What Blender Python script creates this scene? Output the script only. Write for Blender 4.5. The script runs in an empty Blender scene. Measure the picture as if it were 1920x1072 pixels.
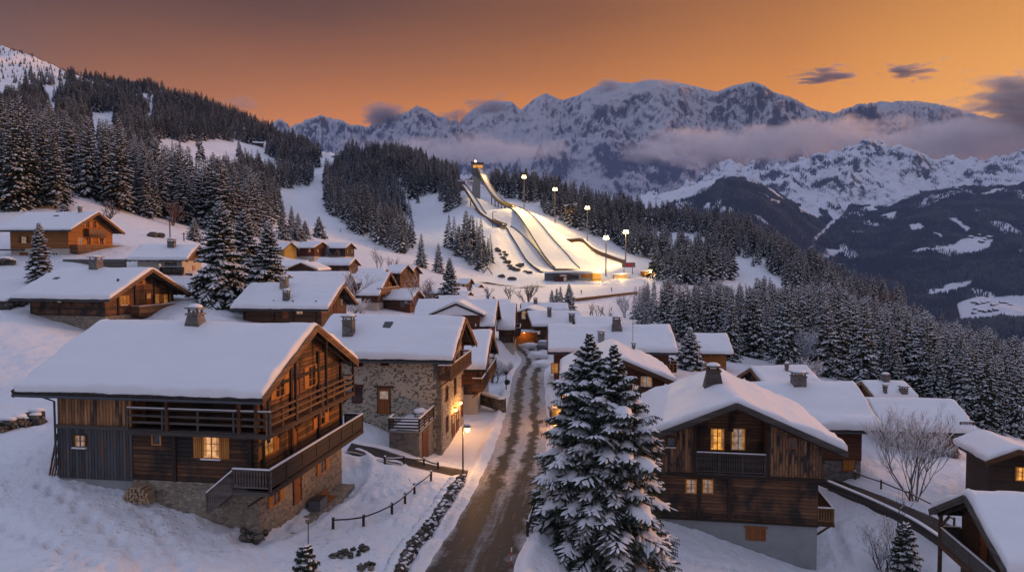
# Alpine village at dusk: chalets under snow, a floodlit ski jump and the massif behind.
import bpy, math, random
import numpy as np
from mathutils import Vector, Matrix
R = math.radians
sc = bpy.context.scene
COL = sc.collection
# ------------------------------------------------------------------ camera
F = 1335.0; HOR = 485.0; TH = math.atan((536 - HOR) / F)
CT, ST = math.cos(TH), math.sin(TH)
cam = bpy.data.cameras.new("camera"); camo = bpy.data.objects.new("camera", cam); COL.objects.link(camo)
cam.sensor_width = 36; cam.lens = 36 * F / 1920; cam.clip_start = 0.5; cam.clip_end = 60000
camo.location = (0, 0, 0); camo.rotation_euler = (math.pi / 2 - TH, 0, 0)
sc.camera = camo
def ray(px, py):
    u = (px - 960) / F; v = (536 - py) / F
    return np.array([u, CT + v * ST, -ST + v * CT])
def at(px, py, D):                         # the point of a viewing ray at forward distance D
    d = ray(px, py); return d * (D / d[1])
def xat(px, D): return (px - 960) / F * D
# ------------------------------------------------------------------ noise
def _h(ix, iy, s):
    h = (ix.astype(np.int64) * 374761393 + iy.astype(np.int64) * 668265263 + s * 974711) & 0xffffffff
    h = ((h ^ (h >> 13)) * 1274126177) & 0xffffffff
    return ((h ^ (h >> 16)) & 0xffffff) / float(0xffffff)
def vn(x, y, s=0):
    ix = np.floor(x); iy = np.floor(y); fx = x - ix; fy = y - iy
    fx = fx * fx * fx * (fx * (fx * 6 - 15) + 10); fy = fy * fy * fy * (fy * (fy * 6 - 15) + 10)
    a = _h(ix, iy, s); b = _h(ix + 1, iy, s); c = _h(ix, iy + 1, s); d = _h(ix + 1, iy + 1, s)
    return a + (b - a) * fx + (c - a) * fy + (a - b - c + d) * fx * fy
def fbm(x, y, o=4, s=0, g=.5):
    r = 0; a = 1; t = 0
    for i in range(o):
        r = r + a * (vn(x, y, s + i * 17) - .5); t += a; a *= g; x = x * 2.03 + 11.3; y = y * 2.03 + 5.7
    return r / t * 2
def ridged(x, y, o=5, s=0, g=.5):
    r = 0; a = 1; t = 0; w = 1
    for i in range(o):
        n = 1 - abs(2 * vn(x, y, s + i * 17) - 1); n = n * n * w; w = np.clip(n * 1.6, 0, 1)
        r = r + a * n; t += a; a *= g; x = x * 2.07 + 3.3; y = y * 2.07 + 9.1
    return r / t
def sm(a, b, x):
    t = np.clip((x - a) / (b - a), 0, 1); return t * t * (3 - 2 * t)
# ------------------------------------------------------------------ objects
def tag(o, label=None, cat=None, group=None, kind=None):
    if label: o['label'] = label
    if cat: o['category'] = cat
    if group: o['group'] = group
    if kind: o['kind'] = kind
    return o
def empty(name, loc=(0, 0, 0), rz=0, label=None, cat=None, group=None):
    o = bpy.data.objects.new(name, None); COL.objects.link(o); o.location = loc; o.rotation_euler = (0, 0, rz)
    o.empty_display_size = .5
    return tag(o, label, cat, group)
def link(name, me, parent=None):
    o = bpy.data.objects.new(name, me); COL.objects.link(o)
    if parent: o.parent = parent
    return o
def copy_tree(o, parent=None):
    c = o.copy(); COL.objects.link(c)
    if parent: c.parent = parent
    for ch in list(o.children): copy_tree(ch, c)
    return c
def npmesh(name, V, Fc, mats, mi=None, smooth=False, uv=None):
    """mesh from numpy arrays; Fc is (m,3) or (m,4)"""
    me = bpy.data.meshes.new(name); V = np.asarray(V, np.float32); Fc = np.asarray(Fc, np.int32)
    m, k = Fc.shape
    me.vertices.add(len(V)); me.vertices.foreach_set('co', V.ravel())
    me.loops.add(m * k); me.loops.foreach_set('vertex_index', Fc.ravel())
    me.polygons.add(m); me.polygons.foreach_set('loop_start', np.arange(0, m * k, k, dtype=np.int32))
    if mi is not None: me.polygons.foreach_set('material_index', np.asarray(mi, np.int32))
    me.polygons.foreach_set('use_smooth', np.full(m, smooth))
    for mt in (mats if isinstance(mats, (list, tuple)) else [mats]): me.materials.append(mt)
    if uv is not None:
        l = me.uv_layers.new(name='UVMap'); l.data.foreach_set('uv', np.asarray(uv, np.float32)[Fc.ravel()].ravel())
    me.update(calc_edges=True); me.validate()
    return me
def gridfaces(nu, nv):
    i = np.arange(nu - 1)[:, None]; j = np.arange(nv - 1)[None, :]
    a = (i * nv + j).ravel(); return np.stack([a, a + nv, a + nv + 1, a + 1], 1)
class MB:
    def __init__(s): s.v = []; s.f = []
    def add(s, V, Fs):
        n = len(s.v); s.v += [tuple(p) for p in V]; s.f += [tuple(i + n for i in f) for f in Fs]
    def box(s, a, b):
        x0, y0, z0 = (min(a[i], b[i]) for i in range(3)); x1, y1, z1 = (max(a[i], b[i]) for i in range(3))
        s.add([(x0, y0, z0), (x1, y0, z0), (x1, y1, z0), (x0, y1, z0), (x0, y0, z1), (x1, y0, z1), (x1, y1, z1), (x0, y1, z1)],
              [(0, 3, 2, 1), (4, 5, 6, 7), (0, 1, 5, 4), (1, 2, 6, 5), (2, 3, 7, 6), (3, 0, 4, 7)])
        return s
    def beam(s, p, q, w, h, up=(0, 0, 1)):
        p = Vector(p); q = Vector(q); d = (q - p).normalized(); up = Vector(up)
        if abs(d.dot(up)) > .98: up = Vector((1, 0, 0))
        a = d.cross(up).normalized() * w / 2; b = a.cross(d).normalized() * h / 2
        V = [p - a - b, p + a - b, p + a + b, p - a + b, q - a - b, q + a - b, q + a + b, q - a + b]
        s.add(V, [(0, 1, 2, 3), (7, 6, 5, 4), (0, 4, 5, 1), (1, 5, 6, 2), (2, 6, 7, 3), (3, 7, 4, 0)]); return s
    def tube(s, pts, rad, n=6, cap=True):
        pts = [Vector(p) for p in pts]; rs = rad if isinstance(rad, (list, tuple)) else [rad] * len(pts); V = []; Fs = []
        for i, p in enumerate(pts):
            d = (pts[min(i + 1, len(pts) - 1)] - pts[max(i - 1, 0)]).normalized()
            a = d.orthogonal().normalized() if abs(d.z) < .9 else d.cross(Vector((0, 1, 0))).normalized()
            if abs(d.z) < .9: a = d.cross(Vector((0, 0, 1))).normalized()
            b = d.cross(a)
            for k in range(n):
                t = 2 * math.pi * k / n; V.append(p + (a * math.cos(t) + b * math.sin(t)) * rs[i])
        for i in range(len(pts) - 1):
            for k in range(n):
                k2 = (k + 1) % n; Fs.append((i * n + k, i * n + k2, (i + 1) * n + k2, (i + 1) * n + k))
        if cap: Fs += [tuple(range(n)), tuple(range((len(pts) - 1) * n, len(pts) * n))]
        s.add(V, Fs); return s
    def prism(s, poly, axis, a, b):
        """poly = 2D points (counter axes), extruded along axis 'x','y' or 'z' from a to b"""
        n = len(poly); f = {'x': lambda p, t: (t, p[0], p[1]), 'y': lambda p, t: (p[0], t, p[1]), 'z': lambda p, t: (p[0], p[1], t)}[axis]
        s.add([f(p, a) for p in poly] + [f(p, b) for p in poly],
              [tuple(range(n)), tuple(range(2 * n - 1, n - 1, -1))] + [(i, n + i, n + (i + 1) % n, (i + 1) % n) for i in range(n)]); return s
    def ball(s, c, r, nu=8, nv=5, sq=(1, 1, 1), jit=0, rnd=None):
        V = []; Fs = []
        for j in range(nv + 1):
            ph = math.pi * j / nv
            for i in range(nu):
                t = 2 * math.pi * i / nu; k = 1 + (rnd.uniform(-jit, jit) if jit and 0 < j < nv else 0)
                V.append((c[0] + r * sq[0] * math.sin(ph) * math.cos(t) * k, c[1] + r * sq[1] * math.sin(ph) * math.sin(t) * k, c[2] + r * sq[2] * math.cos(ph) * k))
        for j in range(nv):
            for i in range(nu):
                i2 = (i + 1) % nu; Fs.append((j * nu + i, (j + 1) * nu + i, (j + 1) * nu + i2, j * nu + i2))
        s.add(V, Fs); return s
    def build(s, name, m, parent=None, smooth=False):
        me = bpy.data.meshes.new(name); me.from_pydata(s.v, [], s.f)
        me.materials.append(m)
        if smooth: me.polygons.foreach_set('use_smooth', [True] * len(me.polygons))
        import bmesh
        bm = bmesh.new(); bm.from_mesh(me); bmesh.ops.recalc_face_normals(bm, faces=bm.faces); bm.to_mesh(me); bm.free()
        me.update(); return link(name, me, parent)
# ------------------------------------------------------------------ materials
def N(nt, t, ins=None, **pr):
    n = nt.nodes.new('ShaderNode' + t)
    for k, v in pr.items(): setattr(n, k, v)
    for k, v in (ins or {}).items():
        s = n.inputs[k]
        if isinstance(v, bpy.types.NodeSocket): nt.links.new(v, s)
        else:
            if s.type == 'RGBA' and len(v) == 3: v = (*v, 1)
            s.default_value = v
    return n
def newmat(name):
    m = bpy.data.materials.new(name); m.use_nodes = True; nt = m.node_tree; nt.nodes.clear()
    return m, nt
def finish(nt, shader, sock='Surface'):
    o = N(nt, 'OutputMaterial'); nt.links.new(shader, o.inputs[sock])
def math_(nt, op, a, b=0.0, c=0.0): return N(nt, 'Math', {0: a, 1: b, 2: c}, operation=op).outputs[0]
def mixc(nt, f, a, b, bt='MIX'):
    n = N(nt, 'Mix', {0: f, 6: a, 7: b}, data_type='RGBA', blend_type=bt); return n.outputs[2]
def ramp(nt, f, stops):
    n = N(nt, 'ValToRGB', {0: f}); e = n.color_ramp.elements
    while len(e) < len(stops): e.new(.5)
    for i, (p, c) in enumerate(stops): e[i].position = p; e[i].color = (*c, 1) if not isinstance(c, float) else (c, c, c, 1)
    return n.outputs[0]
def noise(nt, vec, scale, detail=4, rough=.55, dist=0): 
    return N(nt, 'TexNoise', {'Vector': vec, 'Scale': scale, 'Detail': detail, 'Roughness': rough, 'Distortion': dist}).outputs['Fac']
def bump(nt, h, strength, dist): return N(nt, 'Bump', {'Height': h, 'Strength': strength, 'Distance': dist}).outputs[0]
def bsdf(nt, col, rough=.7, nrm=None, **kw):
    i = {'Base Color': col, 'Roughness': rough}
    if nrm is not None: i['Normal'] = nrm
    i.update(kw); return N(nt, 'BsdfPrincipled', i).outputs[0]
def plain(name, col, rough=.7, metal=0., var=.25, scale=6.):
    m, nt = newmat(name); tc = N(nt, 'TexCoord').outputs['Object']; n = noise(nt, tc, scale)
    c = mixc(nt, n, tuple(x * (1 - var) for x in col), tuple(min(1, x * (1 + var)) for x in col))
    finish(nt, bsdf(nt, c, rough, bump(nt, n, .2, .02), Metallic=metal)); return m
def emit(name, col, s):
    m, nt = newmat(name); finish(nt, N(nt, 'Emission', {'Color': col, 'Strength': s}).outputs[0]); return m
def wood(name, ca, cb, mode='h', bw=.2, grey=None, gamt=.0, gscale=.6, rough=.75):
    """boards: mode h = lying boards, v = standing boards, n = no joints"""
    m, nt = newmat(name); tc = N(nt, 'TexCoord').outputs['Object']; s = N(nt, 'SeparateXYZ', {0: tc}).outputs
    al = math_(nt, 'ADD', s[0], s[1])
    pos, run = (s[2], al) if mode != 'v' else (al, s[2])
    q = math_(nt, 'DIVIDE', pos, bw); idx = math_(nt, 'FLOOR', q); fr = math_(nt, 'FRACT', q)
    rn = N(nt, 'TexWhiteNoise', {'W': idx}, noise_dimensions='1D').outputs['Value']
    off = math_(nt, 'MULTIPLY', rn, 37.)
    gv = N(nt, 'CombineXYZ', {0: math_(nt, 'ADD', math_(nt, 'MULTIPLY', run, .55), off), 1: math_(nt, 'MULTIPLY', pos, 14.), 2: off}).outputs[0]
    g = noise(nt, gv, 1.6, 7, .7, .4); g = N(nt, 'MapRange', {0: g, 1: .3, 2: .7}).outputs[0]
    f = math_(nt, 'ADD', math_(nt, 'MULTIPLY', rn, .5), math_(nt, 'MULTIPLY', g, .8)); f = math_(nt, 'SUBTRACT', f, .2)
    c = mixc(nt, f, ca, cb)
    if grey:
        big = noise(nt, N(nt, 'CombineXYZ', {0: math_(nt, 'MULTIPLY', al, gscale), 1: math_(nt, 'MULTIPLY', s[2], gscale * .6), 2: off if mode == 'v' else 0.}).outputs[0], 1., 3, .6)
        k = N(nt, 'MapRange', {0: big, 1: .62 - gamt * .5, 2: .78 - gamt * .5}).outputs[0]
        c = mixc(nt, k, c, mixc(nt, f, tuple(x * .6 for x in grey), tuple(x * 1.4 for x in grey)))
    h = g
    if mode != 'n':
        e = math_(nt, 'MULTIPLY', math_(nt, 'ABSOLUTE', math_(nt, 'SUBTRACT', fr, .5)), 2.)
        gap = N(nt, 'MapRange', {0: e, 1: .82, 2: .98, 3: 1., 4: 0.}).outputs[0]
        c = mixc(nt, gap, tuple(x * .25 for x in ca), c)
        h = math_(nt, 'ADD', math_(nt, 'MULTIPLY', g, .3), math_(nt, 'MULTIPLY', gap, 1.))
        h = math_(nt, 'ADD', h, math_(nt, 'MULTIPLY', rn, .5))
    finish(nt, bsdf(nt, c, rough, bump(nt, h, .9, .045))); return m
def stone(name, base, dark, mortar, scale=2.2, few=0., rough=.9):
    """rubble masonry; few > 0 leaves most of the wall rendered and only some stones showing"""
    m, nt = newmat(name); tc = N(nt, 'TexCoord').outputs['Object']
    mp = N(nt, 'Mapping', {0: tc, 3: (1, 1, 1.7)}).outputs[0]
    w = N(nt, 'VectorMath', {0: mp, 1: N(nt, 'VectorMath', {0: N(nt, 'TexNoise', {'Vector': tc, 'Scale': 3.}).outputs['Color'], 1: (.18, .18, .18)}, operation='MULTIPLY').outputs[0]}, operation='ADD').outputs[0]
    v = N(nt, 'TexVoronoi', {'Vector': w, 'Scale': scale}); ve = N(nt, 'TexVoronoi', {'Vector': w, 'Scale': scale}, feature='DISTANCE_TO_EDGE')
    cc = N(nt, 'SeparateColor', {0: v.outputs['Color']}).outputs
    sc_ = mixc(nt, cc[0], base, dark); n = noise(nt, tc, 9., 5)
    sc_ = mixc(nt, math_(nt, 'MULTIPLY', n, .6), sc_, tuple(x * .45 for x in base))
    edge = N(nt, 'MapRange', {0: ve.outputs['Distance'], 1: .02, 2: .09}).outputs[0]
    if few > 0:
        k = N(nt, 'MapRange', {0: cc[1], 1: few - .04, 2: few + .04}).outputs[0]
        edge = math_(nt, 'MULTIPLY', N(nt, 'MapRange', {0: ve.outputs['Distance'], 1: .06, 2: .12}).outputs[0], k)
    big = noise(nt, tc, .5, 4)
    mo = mixc(nt, big, tuple(x * .7 for x in mortar), tuple(x * 1.2 for x in mortar))
    c = mixc(nt, edge, mo, sc_)
    finish(nt, bsdf(nt, c, rough, bump(nt, math_(nt, 'ADD', edge, math_(nt, 'MULTIPLY', n, .5)), .8, .05))); return m
M = {}
def snowmat(name, col=(.80, .81, .84), s1=1.2, b1=.35, s2=9., dirt=None, dirtamt=.5):
    m, nt = newmat(name); tc = N(nt, 'TexCoord').outputs['Object']
    n1 = noise(nt, tc, s1, 5, .6); n2 = noise(nt, tc, s2, 3, .6)
    h = math_(nt, 'ADD', n1, math_(nt, 'MULTIPLY', n2, .16))
    c = mixc(nt, n1, tuple(x * .93 for x in col), col)
    finish(nt, bsdf(nt, c, .55, bump(nt, h, b1, .25), **{'Subsurface Weight': 0.})); return m
M['roof_snow'] = snowmat('roof_snow', s1=.5, b1=.16, s2=5.)
M['tree_snow'] = snowmat('tree_snow', col=(.78, .79, .83), s1=3., b1=.3)
M['snow'] = snowmat('snow', s1=1.5, b1=.3)
M['piste'] = snowmat('piste_snow', s1=.12, b1=.2, s2=.9)
M['h1_log'] = wood('dark_logs', (.022, .010, .005), (.20, .085, .032), 'h', .24, (.02, .014, .011), .35)
M['h1_gable'] = wood('russet_logs', (.04, .017, .006), (.34, .14, .045), 'h', .24, (.03, .018, .012), .25)
M['board_warm'] = wood('standing_boards_warm', (.12, .045, .015), (.62, .30, .115), 'v', .2, (.03, .027, .028), .26)
M['board_grey'] = wood('standing_boards_grey', (.014, .014, .016), (.125, .122, .13), 'v', .2, (.15, .072, .032), .14)
M['board_mix'] = wood('standing_boards_mixed', (.05, .022, .010), (.46, .23, .10), 'v', .21, (.03, .026, .025), .34, 1.1)
M['log_brown'] = wood('brown_logs', (.026, .011, .006), (.27, .12, .05), 'h', .26, (.026, .017, .012), .34)
M['log_red'] = wood('reddish_logs', (.06, .02, .009), (.17, .062, .028), 'h', .2)
M['log_orange'] = wood('honey_logs', (.22, .075, .015), (.46, .19, .042), 'h', .2)
M['log_far'] = wood('weathered_logs', (.06, .028, .014), (.15, .075, .036), 'h', .25)
M['beam'] = wood('brown_beams', (.05, .023, .01), (.17, .085, .036), 'n', .2)
M['beam_dark'] = wood('dark_beams', (.02, .012, .008), (.06, .034, .02), 'n', .2)
M['beam_grey'] = wood('grey_beams', (.04, .034, .03), (.15, .13, .115), 'n', .2)
M['barge'] = wood('bargeboards', (.08, .038, .016), (.36, .19, .08), 'n', .2)
M['firewood'] = plain('split_firewood', (.36, .25, .16), .85, var=.45, scale=9.)
M['rail_grey'] = wood('grey_rails', (.06, .05, .045), (.19, .16, .14), 'n', .2)
M['shutter'] = wood('orange_shutters', (.40, .15, .025), (.68, .29, .06), 'v', .13)
M['door'] = wood('brown_doors', (.22, .07, .016), (.4, .14, .034), 'v', .15)
M['door_red'] = wood('red_brown_doors', (.07, .017, .008), (.14, .034, .015), 'v', .14)
M['shingle'] = wood('roof_edge', (.02, .017, .016), (.06, .05, .045), 'v', .3)
M['stone_h1'] = stone('rubble_wall', (.46, .39, .29), (.13, .10, .08), (.30, .25, .19), 3.6)
M['stone_h2'] = stone('rendered_stone_wall', (.17, .14, .11), (.06, .052, .048), (.44, .39, .31), 4.3, .60)
M['stone_grey'] = stone('grey_rubble', (.25, .23, .21), (.09, .08, .07), (.19, .18, .165), 2.)
M['stone_dark'] = stone('dry_stone', (.19, .17, .14), (.05, .045, .035), (.02, .018, .014), 2.)
M['plaster'] = plain('pale_plaster', (.46, .41, .34), .9, var=.15, scale=1.5)
M['concrete'] = plain('grey_concrete', (.27, .275, .275), .9, var=.25, scale=1.2)
M['concrete_dark'] = plain('dark_concrete', (.13, .135, .15), .9, var=.25, scale=.6)
M['zinc'] = plain('dark_zinc', (.07, .075, .085), .45, .6)
M['metal'] = plain('grey_metal', (.2, .2, .21), .45, .7)
M['iron'] = plain('black_iron', (.02, .02, .022), .5, .4)
M['white'] = plain('white_paint', (.72, .7, .66), .6, var=.08)
M['red'] = plain('red_paint', (.42, .03, .03), .5, var=.15)
M['blue'] = plain('blue_paint', (.06, .16, .34), .5, var=.15)
M['yellow_wood'] = wood('yellow_boards', (.4, .24, .04), (.62, .4, .08), 'v', .3)
M['dark_cloth'] = plain('dark_cloth', (.025, .027, .035), .9)
M['skin'] = plain('skin', (.5, .33, .25), .6)
def glass(name, col=(.02, .02, .025)):
    m, nt = newmat(name); finish(nt, bsdf(nt, (*col, 1), .06, None, **{'Specular IOR Level': .9})); return m
M['glass'] = glass('dark_glass')
def litglass(name, ca, cb, s):
    m, nt = newmat(name); tc = N(nt, 'TexCoord').outputs['Object']; n = noise(nt, tc, 2.6, 4, .6)
    c = mixc(nt, N(nt, 'MapRange', {0: n, 1: .36, 2: .64}).outputs[0], tuple(x * .55 for x in ca), cb)
    e = N(nt, 'BsdfPrincipled', {'Base Color': (.05, .04, .03, 1), 'Roughness': .1, 'Emission Color': c, 'Emission Strength': s}).outputs[0]
    finish(nt, e); return m
M['lit'] = litglass('lit_window_orange', (.9, .3, .03), (1., .46, .08), 1.0)
M['lit_pink'] = litglass('lit_window_peach', (.8, .34, .16), (1., .52, .22), .95)
M['lit_cool'] = litglass('lit_window_pale', (.4, .3, .32), (.62, .45, .36), .55)
M['lit_dim'] = litglass('lit_window_dim', (.5, .2, .04), (.7, .3, .08), .6)
M['lamp'] = emit('lamp_glow', (1., .52, .14), 14.)
M['lamp_far'] = emit('floodlight_glow', (1., .66, .24), 22.)
# ------------------------------------------------------------------ sky and light
SUN_AZ, SUN_EL = R(72), R(7)                      # azimuth from the view direction (+Y) towards +X
sd = Vector((math.sin(SUN_AZ) * math.cos(SUN_EL), math.cos(SUN_AZ) * math.cos(SUN_EL), math.sin(SUN_EL)))
def build_world():
    w = bpy.data.worlds.new("World"); sc.world = w; w.use_nodes = True; nt = w.node_tree; nt.nodes.clear()
    d = N(nt, 'TexCoord').outputs['Generated']; s = N(nt, 'SeparateXYZ', {0: d}).outputs
    hl = math_(nt, 'SQRT', math_(nt, 'ADD', math_(nt, 'MULTIPLY', s[0], s[0]), math_(nt, 'MULTIPLY', s[1], s[1])))
    hl = math_(nt, 'MAXIMUM', hl, .001)
    glow_az = R(46)
    ca = math_(nt, 'DIVIDE', math_(nt, 'ADD', math_(nt, 'MULTIPLY', s[0], math.sin(glow_az)), math_(nt, 'MULTIPLY', s[1], math.cos(glow_az))), hl)
    hor = ramp(nt, math_(nt, 'ADD', math_(nt, 'MULTIPLY', ca, .5), .5),
               [(0., (.25, .28, .38)), (.4, (.24, .21, .25)), (.55, (.32, .17, .12)), (.62, (.56, .20, .045)), (.75, (.84, .27, .032)), (.88, (1.0, .335, .03)), (.955, (1.05, .38, .045)), (1., (1.12, .52, .10))])
    up = ramp(nt, math_(nt, 'ADD', math_(nt, 'MULTIPLY', ca, .5), .5),
              [(0., (.34, .37, .50)), (.4, (.18, .16, .20)), (.58, (.088, .047, .030)), (.75, (.125, .056, .028)), (.88, (.26, .096, .026)), (.955, (.44, .165, .034)), (1., (.72, .29, .05))])
    el = N(nt, 'MapRange', {0: s[2], 1: .10, 2: .345}, interpolation_type='SMOOTHSTEP').outputs[0]
    n = noise(nt, N(nt, 'Mapping', {0: d, 3: (1.5, 1.5, 9)}).outputs[0], 1.3, 4, .6)
    el = math_(nt, 'ADD', el, math_(nt, 'MULTIPLY', math_(nt, 'SUBTRACT', n, .5), .22))
    c = mixc(nt, el, hor, up)
    zen = N(nt, 'MapRange', {0: s[2], 1: .34, 2: .66}, interpolation_type='SMOOTHSTEP').outputs[0]
    c = mixc(nt, zen, c, (.68, .72, 1.0))
    sky = N(nt, 'TexSky', sky_type='NISHITA', sun_disc=False, sun_elevation=SUN_EL, sun_rotation=SUN_AZ, altitude=1200., dust_density=2.)
    b1 = N(nt, 'Background', {'Color': c, 'Strength': 1.}); b2 = N(nt, 'Background', {'Color': sky.outputs[0], 'Strength': .05})
    mx = N(nt, 'MixShader', {0: math_(nt, 'MULTIPLY', zen, .35), 1: b1.outputs[0], 2: b2.outputs[0]})
    o = N(nt, 'OutputWorld'); nt.links.new(mx.outputs[0], o.inputs['Surface'])
build_world()
sun = bpy.data.lights.new("sun", 'SUN'); sun.energy = 2.6; sun.angle = R(9); sun.color = (1., .46, .18)
suno = bpy.data.objects.new("sun", sun); COL.objects.link(suno); suno.rotation_euler = (-sd).to_track_quat('-Z', 'Y').to_euler()
def lamp(name, loc, power, col=(1., .5, .15), r=.12, parent=None, spot=None):
    l = bpy.data.lights.new(name, 'SPOT' if spot else 'POINT'); l.energy = power; l.color = col; l.shadow_soft_size = r
    o = bpy.data.objects.new(name, l); COL.objects.link(o); o.location = loc
    if spot:
        o.rotation_euler = (Vector(spot[0]) - Vector(loc)).to_track_quat('-Z', 'Y').to_euler(); l.spot_size = R(spot[1]); l.spot_blend = .6
    if parent: o.parent = parent
    return o
sc.view_settings.view_transform = 'Standard'; sc.view_settings.look = 'None'; sc.view_settings.exposure = 0; sc.view_settings.gamma = 1
sc.render.engine = 'CYCLES'
cy = sc.cycles; cy.use_denoising = True; cy.max_bounces = 6; cy.diffuse_bounces = 2; cy.glossy_bounces = 2; cy.transparent_max_bounces = 8; cy.volume_bounces = 0
cy.use_adaptive_sampling = True; cy.adaptive_threshold = .02; cy.sample_clamp_indirect = 4; cy.caustics_reflective = False; cy.caustics_refractive = False
try: cy.denoiser = 'OPENIMAGEDENOISE'; cy.denoising_input_passes = 'RGB_ALBEDO_NORMAL'
except Exception: pass
# ------------------------------------------------------------------ terrain of the village and its wooded hills
G = [(-300,1150,30),(0,1072,32),(300,1085,33),(560,1080,35.5),(690,1075,36.5),(640,1010,40.5),(720,950,46),(790,905,51),(88,897,41),(250,930,40.2),
(470,1000,39.3),(560,960,44),(635,905,51),(0,900,41.5),(-200,900,42),(-300,760,55),(0,790,52),(0,700,66),(57,592,92),(190,633,89),(100,680,70),
(350,588,96),(420,567,107),(450,602,98),(640,628,100),(22,487,122),(133,490,120),(230,490,123),(250,522,114),(370,528,115),(0,440,140),(0,395,175),
(150,360,230),(250,410,210),(330,440,190),(420,470,175),(500,490,170),(640,775,64),(815,850,61.8),(880,793,73),(700,803,62),(650,835,56),(750,860,55),
(860,884,55),(880,1072,38.6),(950,900,54.7),(985,800,72),(985,700,105.5),(983,650,137),(920,752,86),(930,692,108),(1040,790,74.5),(1050,900,55),(1010,1000,44.5),
(1100,1072,44),(1235,990,51.5),(1380,1018,52),(1530,1055,52.5),(1250,1076,45.5),(1400,1076,47.5),(1600,1074,50),(1700,1072,51),(1560,890,66),(1620,900,63),
(1600,945,60),(1780,1008,53.5),(1700,960,58),(1830,870,70),(1700,855,72),(1900,1072,46),(2050,1000,55),(1030,722,91),(1270,705,92),(1100,765,80),
(1380,702,104),(1400,732,88),(1700,762,93),(1820,850,77),(1300,650,130),(1260,606,180),(1400,646,180),(1550,690,140),(1550,660,200),(1700,730,130),(1700,700,190),
(1900,832,88),(1900,790,140),(1900,770,200),(2100,830,200),(1900,720,350),(1600,645,300),(700,602,130),(800,612,120),(930,642,118),(1000,622,160),(1080,622,150),
(700,562,160),(560,542,170),(600,502,230),(850,557,190),(1000,572,230),(1065,583,225),(1150,595,225),(1100,541,330),(1190,546,330),(1050,507,435),(1150,516,420),
(1030,526,400),(1130,529,395),(930,531,380),(900,516,400),(1240,521,420),(800,490,380),(700,462,420),(600,430,430),(640,460,330),(600,400,520),(560,355,680),
(520,380,560),(640,300,950),(655,292,1000),(640,330,1300),(700,430,480),(640,385,600),(700,340,750),(760,302,900),(830,330,850),(850,430,520),(870,482,450),
(800,400,600),(950,402,540),(1000,457,495),(1100,457,520),(1080,422,560),(1170,496,450),(1000,378,600),(900,372,600),(870,360,590),(1000,366,680),(1100,386,680),
(1200,407,680),(1200,470,560),(1250,472,540),(1300,446,600),(1300,424,680),(1400,448,620),(1400,522,480),(1500,500,560),(1500,560,420),(1600,555,500),(1700,595,480),
(1800,645,450),(1900,690,450),(830,420,1150),(1000,430,950),(1200,470,950),(1400,510,850),(1600,610,750),(1900,740,700),(700,400,1250),(0,330,280),(110,332,300),
(200,350,300),(300,392,290),(400,420,280),(0,250,450),(150,270,480),(300,320,470),(400,370,430),(470,400,390),(480,345,600),(0,180,750),(150,200,800),(300,240,800),
(420,292,750),(560,322,800),(0,88,1250),(70,107,1250),(140,142,1200),(250,168,1150),(400,208,1100),(500,252,1080),(600,285,1040),(0,140,1700),(200,220,1600),
(400,280,1500),(600,360,1450),(-300,60,1250),(-300,200,700),(-300,350,250),(2300,900,120),(2300,900,400),(2300,900,700),(800,440,1500),(1200,520,1500),(1800,760,1500)]
_P = np.array(G, float)
_c = np.stack([(_P[:, 0] - 960) / F, np.log(_P[:, 2]) * .55], 1)
_t = np.array([at(*g)[2] / g[2] for g in G])
def _U(r2): return np.where(r2 > 1e-12, r2 * np.log(np.maximum(r2, 1e-12)), 0)
def _solve():
    n = len(_c); r2 = ((_c[:, None] - _c[None]) ** 2).sum(-1); A = np.zeros((n + 3, n + 3))
    A[:n, :n] = _U(r2) + np.eye(n) * 2e-4; A[:n, n] = 1; A[:n, n + 1:] = _c; A[n, :n] = 1; A[n + 1:, :n] = _c.T
    return np.linalg.solve(A, np.concatenate([_t, np.zeros(3)]))
_w = _solve()
def tps(X, Y):
    Y = np.maximum(Y, 8.); q = np.stack([X / Y, np.log(Y) * .55], -1); out = np.empty(len(q))
    for i in range(0, len(q), 20000):
        b = q[i:i + 20000]; out[i:i + 20000] = _U(((b[:, None] - _c[None]) ** 2).sum(-1)) @ _w[:-3] + _w[-3] + b @ _w[-2:]
    return out * Y
# the street: centre line (x, y, z) and half width
def _road(pts): return np.array([(*at(px, py, D)[:2], at(px, py, D)[2], hw) for px, py, D, hw in pts])
def densify(P, n):
    P = np.asarray(P, float); t = np.concatenate([[0], np.cumsum(np.linalg.norm(np.diff(P[:, :2], axis=0), axis=1))]); q = np.linspace(0, t[-1], n)
    m = np.zeros_like(P)                                             # cubic Hermite through the points
    m[1:-1] = (P[2:] - P[:-2]) / (t[2:] - t[:-2])[:, None]; m[0] = (P[1] - P[0]) / (t[1] - t[0]); m[-1] = (P[-1] - P[-2]) / (t[-1] - t[-2])
    k = np.clip(np.searchsorted(t, q) - 1, 0, len(t) - 2); h = (t[k + 1] - t[k]); s = (q - t[k]) / h; s = s[:, None]; h = h[:, None]
    return (2*s**3 - 3*s**2 + 1) * P[k] + (s**3 - 2*s**2 + s) * h * m[k] + (-2*s**3 + 3*s**2) * P[k + 1] + (s**3 - s**2) * h * m[k + 1]
STREET = densify(_road([(862, 1180, 32.6, 2.5), (880, 1072, 38.6, 2.45), (917, 1000, 44.1, 2.45), (938, 950, 48.8, 2.4), (957, 900, 54.7, 2.4), (973, 850, 62.2, 2.4), (984, 800, 72, 2.35),
                         (988, 750, 85.6, 2.3), (992, 700, 105.5, 2.3), (1003, 676, 118.5, 2.3), (986, 655, 133, 2.2), (968, 640, 146, 2.2), (962, 626, 160, 2.2)]), 160)
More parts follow.
